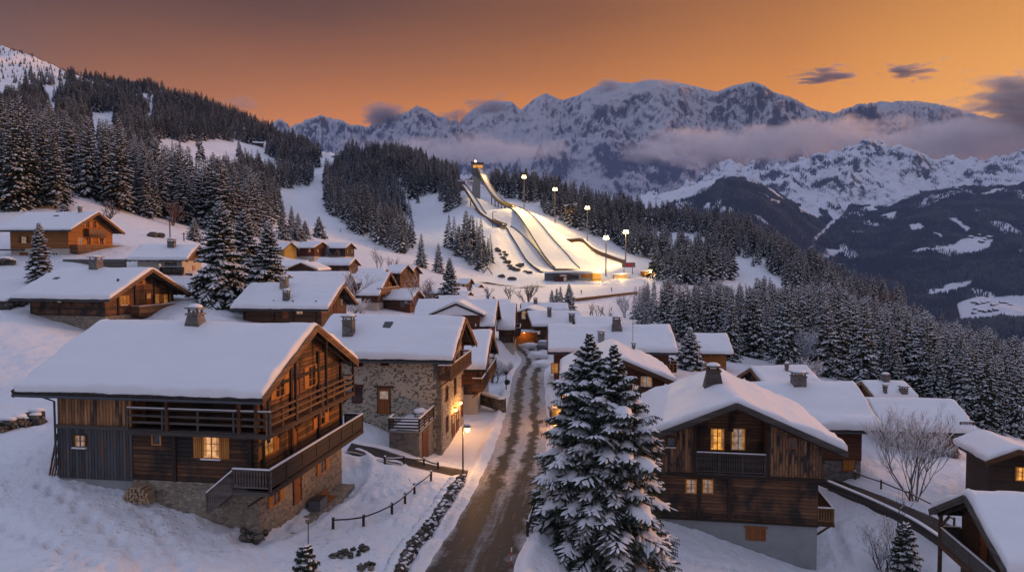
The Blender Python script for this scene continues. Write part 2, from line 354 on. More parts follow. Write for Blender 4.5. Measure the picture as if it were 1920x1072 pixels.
LANE = densify(_road([(655, 838, 55.5, 1.1), (700, 848, 55.6, 1.1), (760, 866, 55.2, 1.0), (830, 882, 55.4, .9), (876, 889, 55.4, .9)]), 40)
PATHR = densify(_road([(1470, 876, 71, 1.5), (1560, 908, 64, 1.5), (1640, 938, 60, 1.5), (1720, 972, 56.5, 1.5), (1800, 1012, 53, 1.5), (1900, 1075, 49, 1.5)]), 50)
FARROAD = densify(_road([(905, 560, 330, 3), (945, 547, 340, 3), (985, 536, 352, 3), (1015, 530, 362, 3.5)]), 30)
def nearest(X, Y, P):
    best = np.full(X.shape, 1e9); z = np.zeros(X.shape); hw = np.zeros(X.shape); sg = np.zeros(X.shape)
    for a, b in zip(P[:-1], P[1:]):
        d = b[:2] - a[:2]; L2 = d @ d; t = np.clip(((X - a[0]) * d[0] + (Y - a[1]) * d[1]) / L2, 0, 1)
        ex = X - a[0] - t * d[0]; ey = Y - a[1] - t * d[1]; e = np.hypot(ex, ey); m = e < best
        best = np.where(m, e, best); z = np.where(m, a[2] + t * (b[2] - a[2]), z); hw = np.where(m, a[3], hw); sg = np.where(m, np.sign(d[0] * ey - d[1] * ex), sg)
    return best, z, hw, sg                   # sg > 0: left of the way
# ski jump: ribbons (left edge, right edge) from top to bottom
def ribbon(L, Rr, DL): return [(at(l[0], l[1], d), at(r[0], r[1], d)) for l, r, d in zip(L, Rr, DL)]
BIGHILL = ribbon([(953, 388.5), (962, 394), (970.6, 403), (986, 426), (1002, 452), (1017.6, 476), (1029, 491), (1041, 504)],
                 [(973, 389.5), (984, 394.5), (996.7, 403), (1017.6, 424), (1038.5, 450), (1062, 476), (1074, 491), (1087, 504)], [545, 540, 530, 510, 490, 470, 458, 445])
SMALLHILL = ribbon([(946, 424.5), (951, 430), (957.5, 442), (970.6, 463), (986, 489), (998, 502), (1013, 513)],
                   [(957, 425.5), (968, 431), (981, 442), (1002, 463), (1020, 486), (1030, 496), (1041, 505)], [518, 514, 506, 490, 470, 458, 442])
def carve_pts():
    out = []
    for rb in (BIGHILL, SMALLHILL):
        out.append(densify(np.array([(*((a + b) / 2), np.linalg.norm(b - a) / 2) for a, b in rb]), 40))
    return out
CARVE = carve_pts()
def _trail(pts, w): return densify(np.array([(*at(px, py, D)[:2], 0., w) for px, py, D in pts]), 40)
TRODDEN = [_trail([(470, 1022, 38.4), (545, 985, 41.5), (600, 950, 45.5), (655, 905, 50.), (668, 880, 52.5), (664, 864, 54.2)], .8), _trail([(668, 880, 52.5), (700, 868, 53.6), (740, 868, 54.)], .5)]
PRINTS = []                                  # single footprints across the left snowfield
for _a in ([(60, 905, 41), (150, 960, 37.8), (230, 1010, 35.2), (290, 1085, 32.6)], [(250, 935, 39.5), (300, 985, 36.8), (340, 1040, 34.6), (350, 1100, 32.5)], [(-20, 985, 37), (90, 1030, 34.5), (200, 1078, 32.8)], [(640, 925, 48.), (690, 930, 47.5), (740, 915, 49), (790, 890, 52)], [(1260, 1020, 48.5), (1330, 1040, 48), (1420, 1062, 48.2), (1480, 1090, 47.5)], [(1560, 960, 58), (1570, 1000, 55), (1590, 1050, 51.5)]):
    _q = _trail(_a, 0.)
    for _i, _p in enumerate(_q[::2]): PRINTS.append((_p[0] + (.2 if _i % 2 else -.2), _p[1]))
HOLES = []                                   # (x, y, yaw, half length, half width, z): level pads under the houses
def ground(X, Y, fine=True):
    X = np.atleast_1d(np.asarray(X, float)); Y = np.atleast_1d(np.asarray(Y, float)); sh = X.shape; X = X.ravel(); Y = Y.ravel()
    z = tps(X, Y)
    if fine:
        z = z + fbm(X / 7, Y / 7, 3, 5) * .22 * sm(20, 60, Y) * (1 - sm(150, 300, Y) * .3) + fbm(X / 60, Y / 60, 4, 9) * 3.2 * sm(220, 700, Y) + (ridged(X / 26, Y / 40, 4, 15) - .4) * 9. * sm(850, 1000, Y)
        z = z + fbm(X / 1.6, Y / 1.6, 3, 21) * .17 * (1 - sm(90, 160, Y)) + np.abs(fbm(X / .55, Y / .55, 2, 33)) * .13 * (.3 + 1.4 * vn(X / 6, Y / 6, 44)) * (1 - sm(50, 80, Y))
    for P, soft, bank in ((LANE, 1.6, .18), (PATHR, 2., .3), (STREET, 3.2, .40)):
        box = (X > P[:, 0].min() - 9) & (X < P[:, 0].max() + 9) & (Y > P[:, 1].min() - 9) & (Y < P[:, 1].max() + 9)
        if box.any():
            e, zr, hw, sg = nearest(X[box], Y[box], P); k = 1 - sm(hw + .5, hw + .5 + soft, e)
            if P is STREET:                  # a dry stone wall holds up the yard on the left between Y = 35 and 54
                k = np.where((sg > 0) & (Y[box] > 33) & (Y[box] < 54.3), 1 - sm(hw + 1.0, hw + 1.6, e), k)
            bk = bank * np.exp(-((e - hw - .65) / .5) ** 2) * (.55 + .9 * vn(X[box] / 1.1, Y[box] / 1.1, 3)) if fine else 0
            z[box] = z[box] * (1 - k) + zr * k + bk
    if fine:
        for P in TRODDEN:
            box = (X > P[:, 0].min() - 3) & (X < P[:, 0].max() + 3) & (Y > P[:, 1].min() - 3) & (Y < P[:, 1].max() + 3)
            if box.any():
                e, zr, hw, sg = nearest(X[box], Y[box], P); x, y = X[box], Y[box]
                z[box] += -.30 * np.exp(-(e / hw) ** 4) * (.6 + .8 * vn(x / .5, y / .5, 8)) + .10 * np.exp(-((e - hw * 1.5) / .25) ** 2) * (.4 + 1.2 * vn(x / .7, y / .7, 9))
        for x0, y0 in PRINTS:
            box = np.abs(X - x0) + np.abs(Y - y0) < 1.2
            z[box] += -.26 * np.exp(-((X[box] - x0) ** 2 + (Y[box] - y0) ** 2) / .07)
    for P in CARVE:
        box = (X > P[:, 0].min() - 40) & (X < P[:, 0].max() + 40) & (Y > P[:, 1].min() - 30) & (Y < P[:, 1].max() + 30)
        if box.any():
            e, zr, hw, sg = nearest(X[box], Y[box], P); k = 1 - sm(hw + 2, hw + 22, e)
            z[box] = z[box] * (1 - k) + (zr - 1.0) * k
    return z.reshape(sh)
def gz(x, y): return float(ground([x], [y])[0])
def hit(px, py, d0=28., d1=1700.):
    """first point where the ray through a photo point meets the ground"""
    D = np.exp(np.linspace(math.log(d0), math.log(d1), 900)); d = ray(px, py); d = d / d[1]
    g = ground(D * d[0], D, False) - D * d[2]; i = np.argmax(g > 0)
    if g[i] <= 0: i = len(D) - 1
    a, b = D[max(i - 1, 0)], D[i]
    for _ in range(12):
        m = (a + b) / 2
        if ground([m * d[0]], [m], False)[0] - m * d[2] > 0: b = m
        else: a = m
    return float(b * d[0]), float(b), gz(b * d[0], b)
def build_terrain():
    nu, nd = 760, 760
    u = np.linspace(-1.15, 1.15, nu); D = np.exp(np.linspace(math.log(21), math.log(1900), nd))
    U, DD = np.meshgrid(u, D, indexing='ij'); X = (U * DD).ravel(); Y = DD.ravel()
    Z = ground(X, Y)
    me = npmesh('snow_ground', np.stack([X, Y, Z], 1), gridfaces(nu, nd), groundmat(), smooth=True)
    tag(link('snow_ground', me), kind='structure')
def groundmat():
    m, nt = newmat('snow_ground'); tc = N(nt, 'TexCoord').outputs['Object']
    n1 = noise(nt, tc, .8, 6, .62); n2 = noise(nt, tc, 5., 4, .6); n3 = noise(nt, tc, .12, 4, .6)
    sp = N(nt, 'SeparateXYZ', {0: tc}).outputs
    foot = N(nt, 'TexVoronoi', {'Vector': tc, 'Scale': 2.3}).outputs['Distance']
    foot = N(nt, 'MapRange', {0: foot, 1: .05, 2: .32}).outputs[0]
    zone = N(nt, 'MapRange', {0: noise(nt, tc, .22, 2), 1: .52, 2: .62}).outputs[0]
    h = math_(nt, 'ADD', math_(nt, 'ADD', math_(nt, 'MULTIPLY', n1, 1.2), math_(nt, 'MULTIPLY', n2, .25)), math_(nt, 'MULTIPLY', math_(nt, 'MULTIPLY', foot, zone), .45))
    c = mixc(nt, n3, (.72, .745, .80), (.82, .835, .87))
    finish(nt, bsdf(nt, c, .55, bump(nt, h, .75, .3))); return m
def strip(P, name, m, lift, grow=0., cols=9, kind='structure'):
    """a way laid on the ground: u runs across (-1..1), v along in metres"""
    n = len(P); T = np.gradient(P[:, :2], axis=0); T /= np.linalg.norm(T, axis=1)[:, None]; Nn = np.stack([T[:, 1], -T[:, 0]], 1)
    a = np.linspace(-1, 1, cols); hw = P[:, 3] + grow
    XY = P[:, None, :2] + Nn[:, None] * (a[None, :, None] * hw[:, None, None]); X = XY[..., 0].ravel(); Y = XY[..., 1].ravel()
    Z = np.repeat(P[:, 2], cols) + lift + (fbm(X / 1.3, Y / 1.3, 2, 4)) * .012
    L = np.concatenate([[0], np.cumsum(np.linalg.norm(np.diff(P[:, :2], axis=0), axis=1))])
    uv = np.stack([np.tile(a, n), np.repeat(L, cols)], 1)
    me = npmesh(name, np.stack([X, Y, Z], 1), gridfaces(n, cols)[:, ::-1], m, smooth=True, uv=uv)
    o = link(name, me)
    return tag(o, kind=kind) if kind else o
def roadmat(name, tracks=True, bare=.5):
    m, nt = newmat(name); tc = N(nt, 'TexCoord'); uv = N(nt, 'SeparateXYZ', {0: tc.outputs['UV']}).outputs; ob = tc.outputs['Object']
    n1 = noise(nt, ob, .45, 5, .6); n2 = noise(nt, ob, 3., 5, .65)
    lng = noise(nt, N(nt, 'CombineXYZ', {0: math_(nt, 'MULTIPLY', uv[0], 9.), 1: math_(nt, 'MULTIPLY', uv[1], .22), 2: 0.}).outputs[0], 1., 5, .6)
    au = math_(nt, 'ABSOLUTE', math_(nt, 'ADD', uv[0], math_(nt, 'MULTIPLY', math_(nt, 'SUBTRACT', n1, .5), .75)))
    edge = N(nt, 'MapRange', {0: au, 1: .62, 2: .98}).outputs[0]
    snow = edge
    if tracks:
        far = N(nt, 'MapRange', {0: uv[1], 1: 15., 2: 30.}).outputs[0]
        r = math_(nt, 'ABSOLUTE', math_(nt, 'SUBTRACT', au, .34)); rut = N(nt, 'MapRange', {0: r, 1: .08, 2: .24}).outputs[0]
        mid = N(nt, 'MapRange', {0: math_(nt, 'ABSOLUTE', math_(nt, 'ADD', uv[0], .02)), 1: .22, 2: .02}).outputs[0]
        near = math_(nt, 'MULTIPLY', mid, math_(nt, 'MULTIPLY', lng, .75))
        body = mixc(nt, far, near, math_(nt, 'MULTIPLY', rut, 1.0))
        snow = math_(nt, 'MAXIMUM', body, edge)
    snow = math_(nt, 'ADD', snow, math_(nt, 'MULTIPLY', math_(nt, 'SUBTRACT', lng, .55), 1.1))
    snow = math_(nt, 'ADD', snow, math_(nt, 'MULTIPLY', math_(nt, 'SUBTRACT', n2, .5), .6))
    k = N(nt, 'MapRange', {0: snow, 1: .02, 2: .85}).outputs[0]
    asph = mixc(nt, n2, (.016, .013, .012), (.062, .050, .042))
    slush = mixc(nt, n2, (.26, .22, .195), (.62, .59, .58))
    c = ramp2 = mixc(nt, k, asph, slush)
    c = mixc(nt, N(nt, 'MapRange', {0: edge, 1: .75, 2: 1.}).outputs[0], c, (.76, .75, .77))
    rr = N(nt, 'MapRange', {0: k, 1: 0., 2: .6, 3: .66, 4: .85}).outputs[0]
    h = math_(nt, 'ADD', math_(nt, 'MULTIPLY', k, 1.), math_(nt, 'MULTIPLY', n2, .4))
    finish(nt, bsdf(nt, c, rr, bump(nt, h, .8, .08), **{'Specular IOR Level': .3})); return m
build_terrain()
strip(STREET, 'street', roadmat('street_slush'), .06, .55, 13)
strip(LANE, 'lane', roadmat('lane_slush', False), .05, .3)
strip(PATHR, 'side_road', roadmat('side_road_slush', False), .06, .3)
def carpath():
    P = FARROAD.copy(); P[:, 2] = ground(P[:, 0], P[:, 1]) + .6; strip(P, 'stadium_road', roadmat('stadium_road_slush', False), .0, .6)
carpath()
# ------------------------------------------------------------------ houses
HF = {'H1':(-19.74,45.93,-3.84,-8.4,14.99,14.24,3.27),'H2':(-10.93,67.97,-5.21,-6.7,13.22,12.18,3.15),'H3':(-55.81,97.80,-0.98,-12.7,15.02,15.39,3.68),
'H4':(-81.67,129.83,8.67,-6.3,14.12,14.13,3.44),'H5':(-58.45,122.03,2.65,4.6,9.60,11.37,2.52),'H6':(-31.43,103.94,-3.35,-6.6,14.13,12.38,3.13),
'H7':(-27.83,149.83,-2.48,-7.8,4.77,15.09,4.51),'H8':(-8.94,117.84,-6.50,-2.9,13.30,14.62,3.59),'H9':(-4.05,83.93,-8.21,-4.0,3.49,14.42,3.40),
'H10':(-0.83,129.81,-7.77,-1.7,3.24,15.60,4.09),'H12':(8.42,145.04,-10.41,9.6,10.92,10.89,2.48),'H15':(13.22,96.90,-8.78,-2.5,16.69,12.09,2.80),
'H16':(10.87,75.98,-9.24,86.0,13.57,11.50,2.39),'H17':(29.61,108.07,-11.17,-6.1,6.22,10.21,2.25),'H18':(17.30,57.90,-9.89,80.9,14.42,15.12,3.23),
'H19':(34.63,92.10,-13.72,10.5,7.87,7.21,1.73),'H20':(28.56,70.00,-11.91,-1.7,10.45,12.16,3.11),'H21':(49.85,95.11,-16.13,0.9,5.83,6.77,1.54),
'H22':(43.92,78.05,-15.14,-5.5,9.32,9.82,2.39),'H23':(34.14,42.01,-13.97,-8.7,13.05,9.74,2.60),'H24':(40.75,58.9,-14.73,80.6,6.0,4.9,1.08)}
class House:
    def __init__(s, name, label, fit, ogl=1., ogr=1., oe=1., ts=.45, cat='chalet', group='chalets of the village', deep=True, zg=None):
        s.cx, s.cy, zr, yaw, s.L, s.W, s.h = fit; s.yaw = R(yaw); s.ts = ts; s.sl = s.h / (s.W / 2)
        s.xl = -s.L / 2 + ogl; s.xr = s.L / 2 - ogr; s.hw = s.W / 2 - oe
        c, n = math.cos(s.yaw), math.sin(s.yaw); s.c, s.n = c, n
        cs = [(s.cx + x * c - y * n, s.cy + x * n + y * c) for x in (s.xl, s.xr) for y in (-s.hw, s.hw)] + [(s.cx, s.cy)]
        g = [gz(*p) for p in cs]; s.zg = g[-1] if zg is None else zg
        s.z0 = min(g) - s.zg - .6; s.zr = zr - s.zg; s.zd = s.zr - ts
        s.o = empty(name, (s.cx, s.cy, s.zg), s.yaw, label, cat, group); s.rnd = random.Random(int(s.cx * 100)); s.deep = deep
    def roofz(s, y): return s.zd - abs(y) * s.sl
    def P(s, f, a, z, d): return {'F': (a, -s.hw - d, z), 'B': (a, s.hw + d, z), 'R': (s.xr + d, a, z), 'L': (s.xl - d, a, z)}[f]
    def box(s, mb, f, a0, a1, z0, z1, d0, d1): mb.box(s.P(f, a0, z0, d0), s.P(f, a1, z1, d1)); return mb
    def hit(s, f, px, py, d=0.):
        r = ray(px, py); rx = r[0] * s.c + r[1] * s.n; ry = -r[0] * s.n + r[1] * s.c
        ox = -(s.cx * s.c + s.cy * s.n); oy = s.cx * s.n - s.cy * s.c; oz = -s.zg
        if f in 'FB': t = ((-s.hw - d if f == 'F' else s.hw + d) - oy) / ry; return ox + rx * t, oz + r[2] * t
        t = ((s.xr + d if f == 'R' else s.xl - d) - ox) / rx; return oy + ry * t, oz + r[2] * t
    def world(s, p): return (s.cx + p[0] * s.c - p[1] * s.n, s.cy + p[0] * s.n + p[1] * s.c, s.zg + p[2])
    def shell(s, name, m, zb, zt=None, grow=0., x0=None, x1=None, y0=None, y1=None):
        x0 = s.xl - grow if x0 is None else x0; x1 = s.xr + grow if x1 is None else x1
        y0 = -s.hw - grow if y0 is None else y0; y1 = s.hw + grow if y1 is None else y1
        mb = MB()
        if zt is not None: mb.box((x0, y0, zb), (x1, y1, zt))
        else:
            u = .19; poly = [(y0, zb), (y1, zb), (y1, s.roofz(y1) - u)] + ([(0, s.roofz(0) - u)] if y0 < 0 < y1 else []) + [(y0, s.roofz(y0) - u)]
            mb.prism(poly, 'x', x0, x1)
        return mb.build(name, m, s.o)
    def roof(s, deck='shingle', barge='barge', snowx=None, purl=True, barges=2):
        L, W, t = s.L / 2, s.W / 2, .17
        e = s.zd - W * s.sl
        ro = MB().prism([(-W, e), (0, s.zd), (W, e), (W, e - t), (0, s.zd - t), (-W, e - t)], 'x', -L, L).build('roof', M[deck], s.o)
        for x in (-L - .03, L + .03):
            for sg in (-1, 1):
                b = MB()
                for k in range(barges):
                    dz = -.06 - .2 * k; ox = math.copysign(.035 * (barges - 1 - k), x)
                    b.beam((x + ox, 0, s.zd + dz), (x + ox, sg * (W + .02), e + dz), .06, .24)
                b.build('bargeboard', M[barge], ro)
        r = MB(); y = -W + .25
        n = max(3, int(2 * L / .95))
        for sg in (-1, 1):
            for i in range(n):
                x = -L + .25 + (2 * L - .5) * i / (n - 1)
                r.beam((x, sg * (s.hw - .3), s.roofz(s.hw - .3) - t - .07), (x, sg * (W - .08), s.roofz(W - .08) - t - .07), .11, .14)
        if purl:
            for yy in (-s.hw + .1, -s.hw / 2, 0, s.hw / 2, s.hw - .1):
                for xa, xb in ((-L + .1, s.xl + .2), (s.xr - .2, L - .1)): r.beam((xa, yy, s.roofz(yy) - t - .13), (xb, yy, s.roofz(yy) - t - .13), .18, .24)
            for xa in (-L + .35, L - .35):
                for sg in (-1, 1): r.beam((xa, 0, s.zd - t - .3), (xa, sg * (W - .5), s.roofz(W - .5) - t - .3), .1, .14)
        r.build('rafters', M['beam_dark'], ro)
        # snow blanket
        nx, ny = (70, 56) if s.deep else (26, 22)
        gx = np.linspace(-1, 1, nx); gx = np.sign(gx) * (1 - (1 - np.abs(gx)) ** 1.25); gy = np.linspace(-1, 1, ny); gy = np.sign(gy) * (1 - (1 - np.abs(gy)) ** 1.25)
        X, Y = np.meshgrid(gx * (L - .04), gy * (W - .04), indexing='ij'); sd_ = s.cx * 7.3
        ay = np.sqrt(Y * Y + .3) - .2; ay = np.maximum(ay, 0)
        ed = np.minimum(L - np.abs(X), W - np.abs(Y)); rnd = 1 - np.clip(ed / (.42 * s.ts + .12), 0, 1); prof = np.sqrt(np.maximum(0, 1 - rnd ** 2.2))
        dr = fbm((X + sd_) / 2.8, (Y + 3) / 2.2, 3, 7) * .16 + fbm((X + sd_) / 14, Y / 1.1, 2, 8) * .10 + fbm((X + sd_) / .8, Y / .8, 2, 11) * .02
        dr = dr + .035 * np.tanh(4 * np.sin(np.abs(Y) * 2.3 + 1. + fbm((X + sd_) / 9, Y / 9, 2, 12) * 1.2)) * (fbm((X + sd_) / 5, Y / 3, 2, 13) > -.15)
        dr = dr * np.minimum(1, .4 + s.ts)
        th = (s.ts + dr) * (.28 + .72 * prof) * (1 + .34 * fbm((X + sd_) / 1.1, (Y + sd_) / 1.1, 2, 3) * (rnd > 0))
        Z = s.zd - ay * s.sl + np.maximum(th, .05)
        X2 = X + np.where(np.abs(X) > L - .2, fbm(Y / .7, X, 3, 5) * .07, 0); Y2 = Y + np.where(np.abs(Y) > W - .2, fbm(X / .7, Y, 3, 6) * .09, 0)
        V = np.stack([X2.ravel(), Y2.ravel(), Z.ravel()], 1); Fq = gridfaces(nx, ny)
        idx = np.arange(nx * ny).reshape(nx, ny); rim = np.concatenate([idx[:, 0], idx[-1, 1:], idx[-2::-1, -1], idx[0, -2:0:-1]])
        lo = V[rim].copy(); lo[:, 2] = s.zd - np.abs(lo[:, 1]) * s.sl + .004; k = len(V); V = np.concatenate([V, lo]); j = np.arange(len(rim)); j2 = (j + 1) % len(rim)
        Fq = np.concatenate([Fq, np.stack([rim[j], k + j, k + j2, rim[j2]], 1)])
        link('roof_snow', npmesh('roof_snow', V, Fq, M['roof_snow'], smooth=True), ro); s.ro = ro
        return ro
    def gutter(s, f='F', x0=None, x1=None):
        sg = -1 if f == 'F' else 1; W = s.W / 2; z = s.zd - W * s.sl - .22; x0 = -s.L / 2 if x0 is None else x0; x1 = s.L / 2 if x1 is None else x1
        mb = MB().tube([(x0, sg * (W + .08), z), (x1, sg * (W + .08), z)], .075, 8); mb.build('gutter', M['zinc'], s.ro)
    def win(s, f, px, py, w, h, glass='glass', shut=0, fm='shutter', bars=(1, 2), sill=False, sm_='shutter', raw=None, d=0., crown=False):
        a, z = raw or s.hit(f, px, py, d); mb = MB(); b = .09; D0, D1 = d - .04, d + .06
        for q in ((a - w / 2 - b, a - w / 2, z - h / 2 - b, z + h / 2 + b), (a + w / 2, a + w / 2 + b, z - h / 2 - b, z + h / 2 + b),
                  (a - w / 2, a + w / 2, z + h / 2, z + h / 2 + b), (a - w / 2, a + w / 2, z - h / 2 - b, z - h / 2)): s.box(mb, f, *q, D0, D1)
        for i in range(bars[0]):
            c = a - w / 2 + w * (i + 1) / (bars[0] + 1); s.box(mb, f, c - .035, c + .035, z - h / 2, z + h / 2, D0, d + .04)
        for i in range(bars[1]):
            c = z - h / 2 + h * (i + 1) / (bars[1] + 1); s.box(mb, f, a - w / 2, a + w / 2, c - .018, c + .018, D0, d + .033)
        if crown: s.box(mb, f, a - w / 2 - .2, a + w / 2 + .2, z + h / 2 + b, z + h / 2 + b + .14, D0, d + .1)
        wo = mb.build('window', M[fm], s.o)
        s.box(MB(), f, a - w / 2, a + w / 2, z - h / 2, z + h / 2, d - .03, d + .014).build('pane', M[glass], wo)
        if glass.startswith('lit') and w > .6:
            for q in (a - w / 2, a + w / 2 - w * .2): s.box(MB(), f, q, q + w * .2, z - h * .45, z + h / 2, d + .012, d + .02).build('curtain', M['lit_dim'], wo)
        if sill: s.box(MB(), f, a - w / 2 - .12, a + w / 2 + .12, z - h / 2 - b - .02, z - h / 2 - b + .05, d, d + .2).build('sill_snow', M['tree_snow'], wo)
        for k in ((-1, 1) if shut == 2 else (-1,) if shut == -1 else (1,) if shut == 1 else ()):
            m2 = MB(); sw = w * .52; c = a + k * (w / 2 + b + sw / 2 + .02); s.box(m2, f, c - sw / 2, c + sw / 2, z - h / 2 - .05, z + h / 2 + .05, d + .02, d + .065)
            for zz in (-.3, .3): s.box(m2, f, c - sw / 2 + .03, c + sw / 2 - .03, z + zz * h - .04, z + zz * h + .04, d + .065, d + .085)
            m2.build('shutter', M[sm_], wo)
        return wo
    def door(s, f, px, py, w, h, m='door', fm='beam', glass=None, d=0., lintel=False, raw=None):
        a, z = raw or s.hit(f, px, py, d); mb = MB(); b = .1
        for q in ((a - w / 2 - b, a - w / 2, z - h / 2, z + h / 2 + b), (a + w / 2, a + w / 2 + b, z - h / 2, z + h / 2 + b), (a - w / 2, a + w / 2, z + h / 2, z + h / 2 + b)): s.box(mb, f, *q, d - .04, d + .07)
        if lintel: s.box(mb, f, a - w / 2 - .35, a + w / 2 + .35, z + h / 2 + b, z + h / 2 + b + .16, d - .04, d + .09)
        fr = MB(); s.box(fr, f, a - w / 2, a + w / 2, z - h / 2, z + h / 2, d - .03, d + .03)
        for zz in (-.22, .12): s.box(fr, f, a - w / 2 + .12, a + w / 2 - .12, z + zz * h - .12, z + zz * h + .12, d + .03, d + .045)
        do = fr.build('door', M[m], s.o); mb.build('door_frame', M[fm], do)
        s.box(MB(), f, a + w * .36, a + w * .36 + .04, z - .06, z + .06, d + .03, d + .09).build('handle', M['iron'], do)
        if glass: s.box(MB(), f, a - w / 2 + .15, a + w / 2 - .15, z + h * .1, z + h * .4, d + .02, d + .047).build('pane', M[glass], do)
        return do
    def balcony(s, f, a0, a1, z, dep, h=1., style='pickets', m='beam', fm='beam', snow=True, ends=(1, 1), brk=True, d=0., nrail=3):
        mb = MB(); s.box(mb, f, a0, a1, z - .14, z - .02, d - .02, d + dep)
        s.box(mb, f, a0, a1, z - .3, z - .1, d + dep - .02, d + dep + .05)
        n = max(2, int((a1 - a0) / 2.4) + 1)
        for i in range(n):
            a = a0 + .15 + (a1 - a0 - .3) * i / (n - 1)
            if brk:
                mb.beam(s.P(f, a, z - .22, d - .05), s.P(f, a, z - .22, d + dep), .14, .16); mb.beam(s.P(f, a, z - .95, d), s.P(f, a, z - .25, d + dep * .8), .12, .12)
        bo = mb.build('balcony', M[fm], s.o); r = MB(); sn = MB()
        runs = [(s.P(f, a0, 0, d + dep - .05), s.P(f, a1, 0, d + dep - .05))]
        if ends[0]: runs.append((s.P(f, a0 + .05, 0, d), s.P(f, a0 + .05, 0, d + dep - .05)))
        if ends[1]: runs.append((s.P(f, a1 - .05, 0, d), s.P(f, a1 - .05, 0, d + dep - .05)))
        s.rails(r, sn, runs, z, z, h, style, nrail)
        r.build('railing', M[m], bo)
        if snow: sn.build('rail_snow', M['tree_snow'], bo)
        return bo
    def rails(s, r, sn, runs, za, zb, h, style, nrail=3):
        for p, q in runs:
            p = Vector(p); q = Vector(q); p.z += za; q.z += zb; Ln = (q - p).length
            up = Vector((0, 0, h)); k = max(1, round(Ln / 1.9))
            for i in range(k + 1): c = p.lerp(q, i / k); r.beam(c - Vector((0, 0, .12)), c + up, .1, .1, (1, 0, 0))
            r.beam(p + up, q + up, .12, .09); sn.beam(p + up + Vector((0, 0, .075)), q + up + Vector((0, 0, .075)), .13, .06)
            if style == 'rails':
                for j in range(1, nrail): r.beam(p + up * (j / nrail), q + up * (j / nrail), .07, .12)
            else:
                r.beam(p + up * .12, q + up * .12, .07, .09); n = max(2, int(Ln / (.16 if style == 'pickets' else .135)))
                w = .085 if style == 'pickets' else .125
                dr = (q - p).normalized()
                for i in range(n):
                    c = p.lerp(q, (i + .5) / n); r.beam(c + up * .1, c + up * .95, w, .03, (dr.y, -dr.x, 0))
    def chimney(s, px, py, w, h, style='stack', m='stone_grey', cap='stone_grey', side='F'):
        """px, py: middle of the chimney's foot on the roof snow (front slope, or ridge)"""
        r = ray(px, py); rx = r[0] * s.c + r[1] * s.n; ry = -r[0] * s.n + r[1] * s.c
        ox = -(s.cx * s.c + s.cy * s.n); oy = s.cx * s.n - s.cy * s.c; oz = -s.zg
        # intersect with the front (or back) slope of the snow
        sg = s.sl if side == 'F' else -s.sl
        t = (s.zr - oz + sg * oy) / (r[2] - sg * ry); x = ox + rx * t; y = oy + ry * t; y = max(-s.W / 2 + .5, min(s.W / 2 - .5, y)); x = max(-s.L / 2 + .5, min(s.L / 2 - .5, x))
        z = s.zr - abs(y) * s.sl; mb = MB(); a = w / 2; zb = z - .9
        if style == 'taper':
            b = a * .62; V = [(x + i * q, y + j * q, zz) for zz, q in ((zb, a * 1.12), (z + h, b)) for i, j in ((-1, -1), (1, -1), (1, 1), (-1, 1))]
            mb.add(V, [(3, 2, 1, 0), (4, 5, 6, 7), (0, 1, 5, 4), (1, 2, 6, 5), (2, 3, 7, 6), (3, 0, 4, 7)])
            mb.box((x - b - .1, y - b - .1, z + h), (x + b + .1, y + b + .1, z + h + .12))
            top = z + h + .12; cw = b
        else:
            mb.box((x - a, y - a * .9, zb), (x + a, y + a * .9, z + h)); mb.box((x - a - .06, y - a * .9 - .06, z + h), (x + a + .06, y + a * .9 + .06, z + h + .1)); top = z + h + .1; cw = a
        for i in (-1, 1):
            for j in (-1, 1): mb.box((x + i * cw * .8 - .06, y + j * cw * .7 - .06, top), (x + i * cw * .8 + .06, y + j * cw * .7 + .06, top + .28))
        mb.box((x - cw - .12, y - cw - .1, top + .28), (x + cw + .12, y + cw + .1, top + .36))
        co = mb.build('chimney', M[m], s.o)
        sn = MB(); sn.ball((x, y, top + .36), 1, 10, 6, (cw + .1, cw + .08, .24)); sn.build('chimney_snow', M['roof_snow'], co, True)
        return x, y, z
    def xbeam(s, name, m, items):
        for f, a0, a1, z0, z1, d0, d1 in items: o = s.box(MB(), f, a0, a1, z0, z1, d0, d1).build(name, M[m], s.o)
        return o
    def skylight(s, px, py, w=.8, l=1.0):
        r = ray(px, py); rx = r[0] * s.c + r[1] * s.n; ry = -r[0] * s.n + r[1] * s.c
        ox = -(s.cx * s.c + s.cy * s.n); oy = s.cx * s.n - s.cy * s.c; t = (s.zr + s.zg + s.sl * oy) / (r[2] - s.sl * ry); x = ox + rx * t; y = oy + ry * t
        z = s.zr - abs(y) * s.sl; mb = MB(); mb.beam((x, y - l / 2, z - s.sl * l / 2 - .02), (x, y + l / 2, z + s.sl * l / 2 - .02), w, .2)
        mb.build('skylight', M['zinc'], s.o)
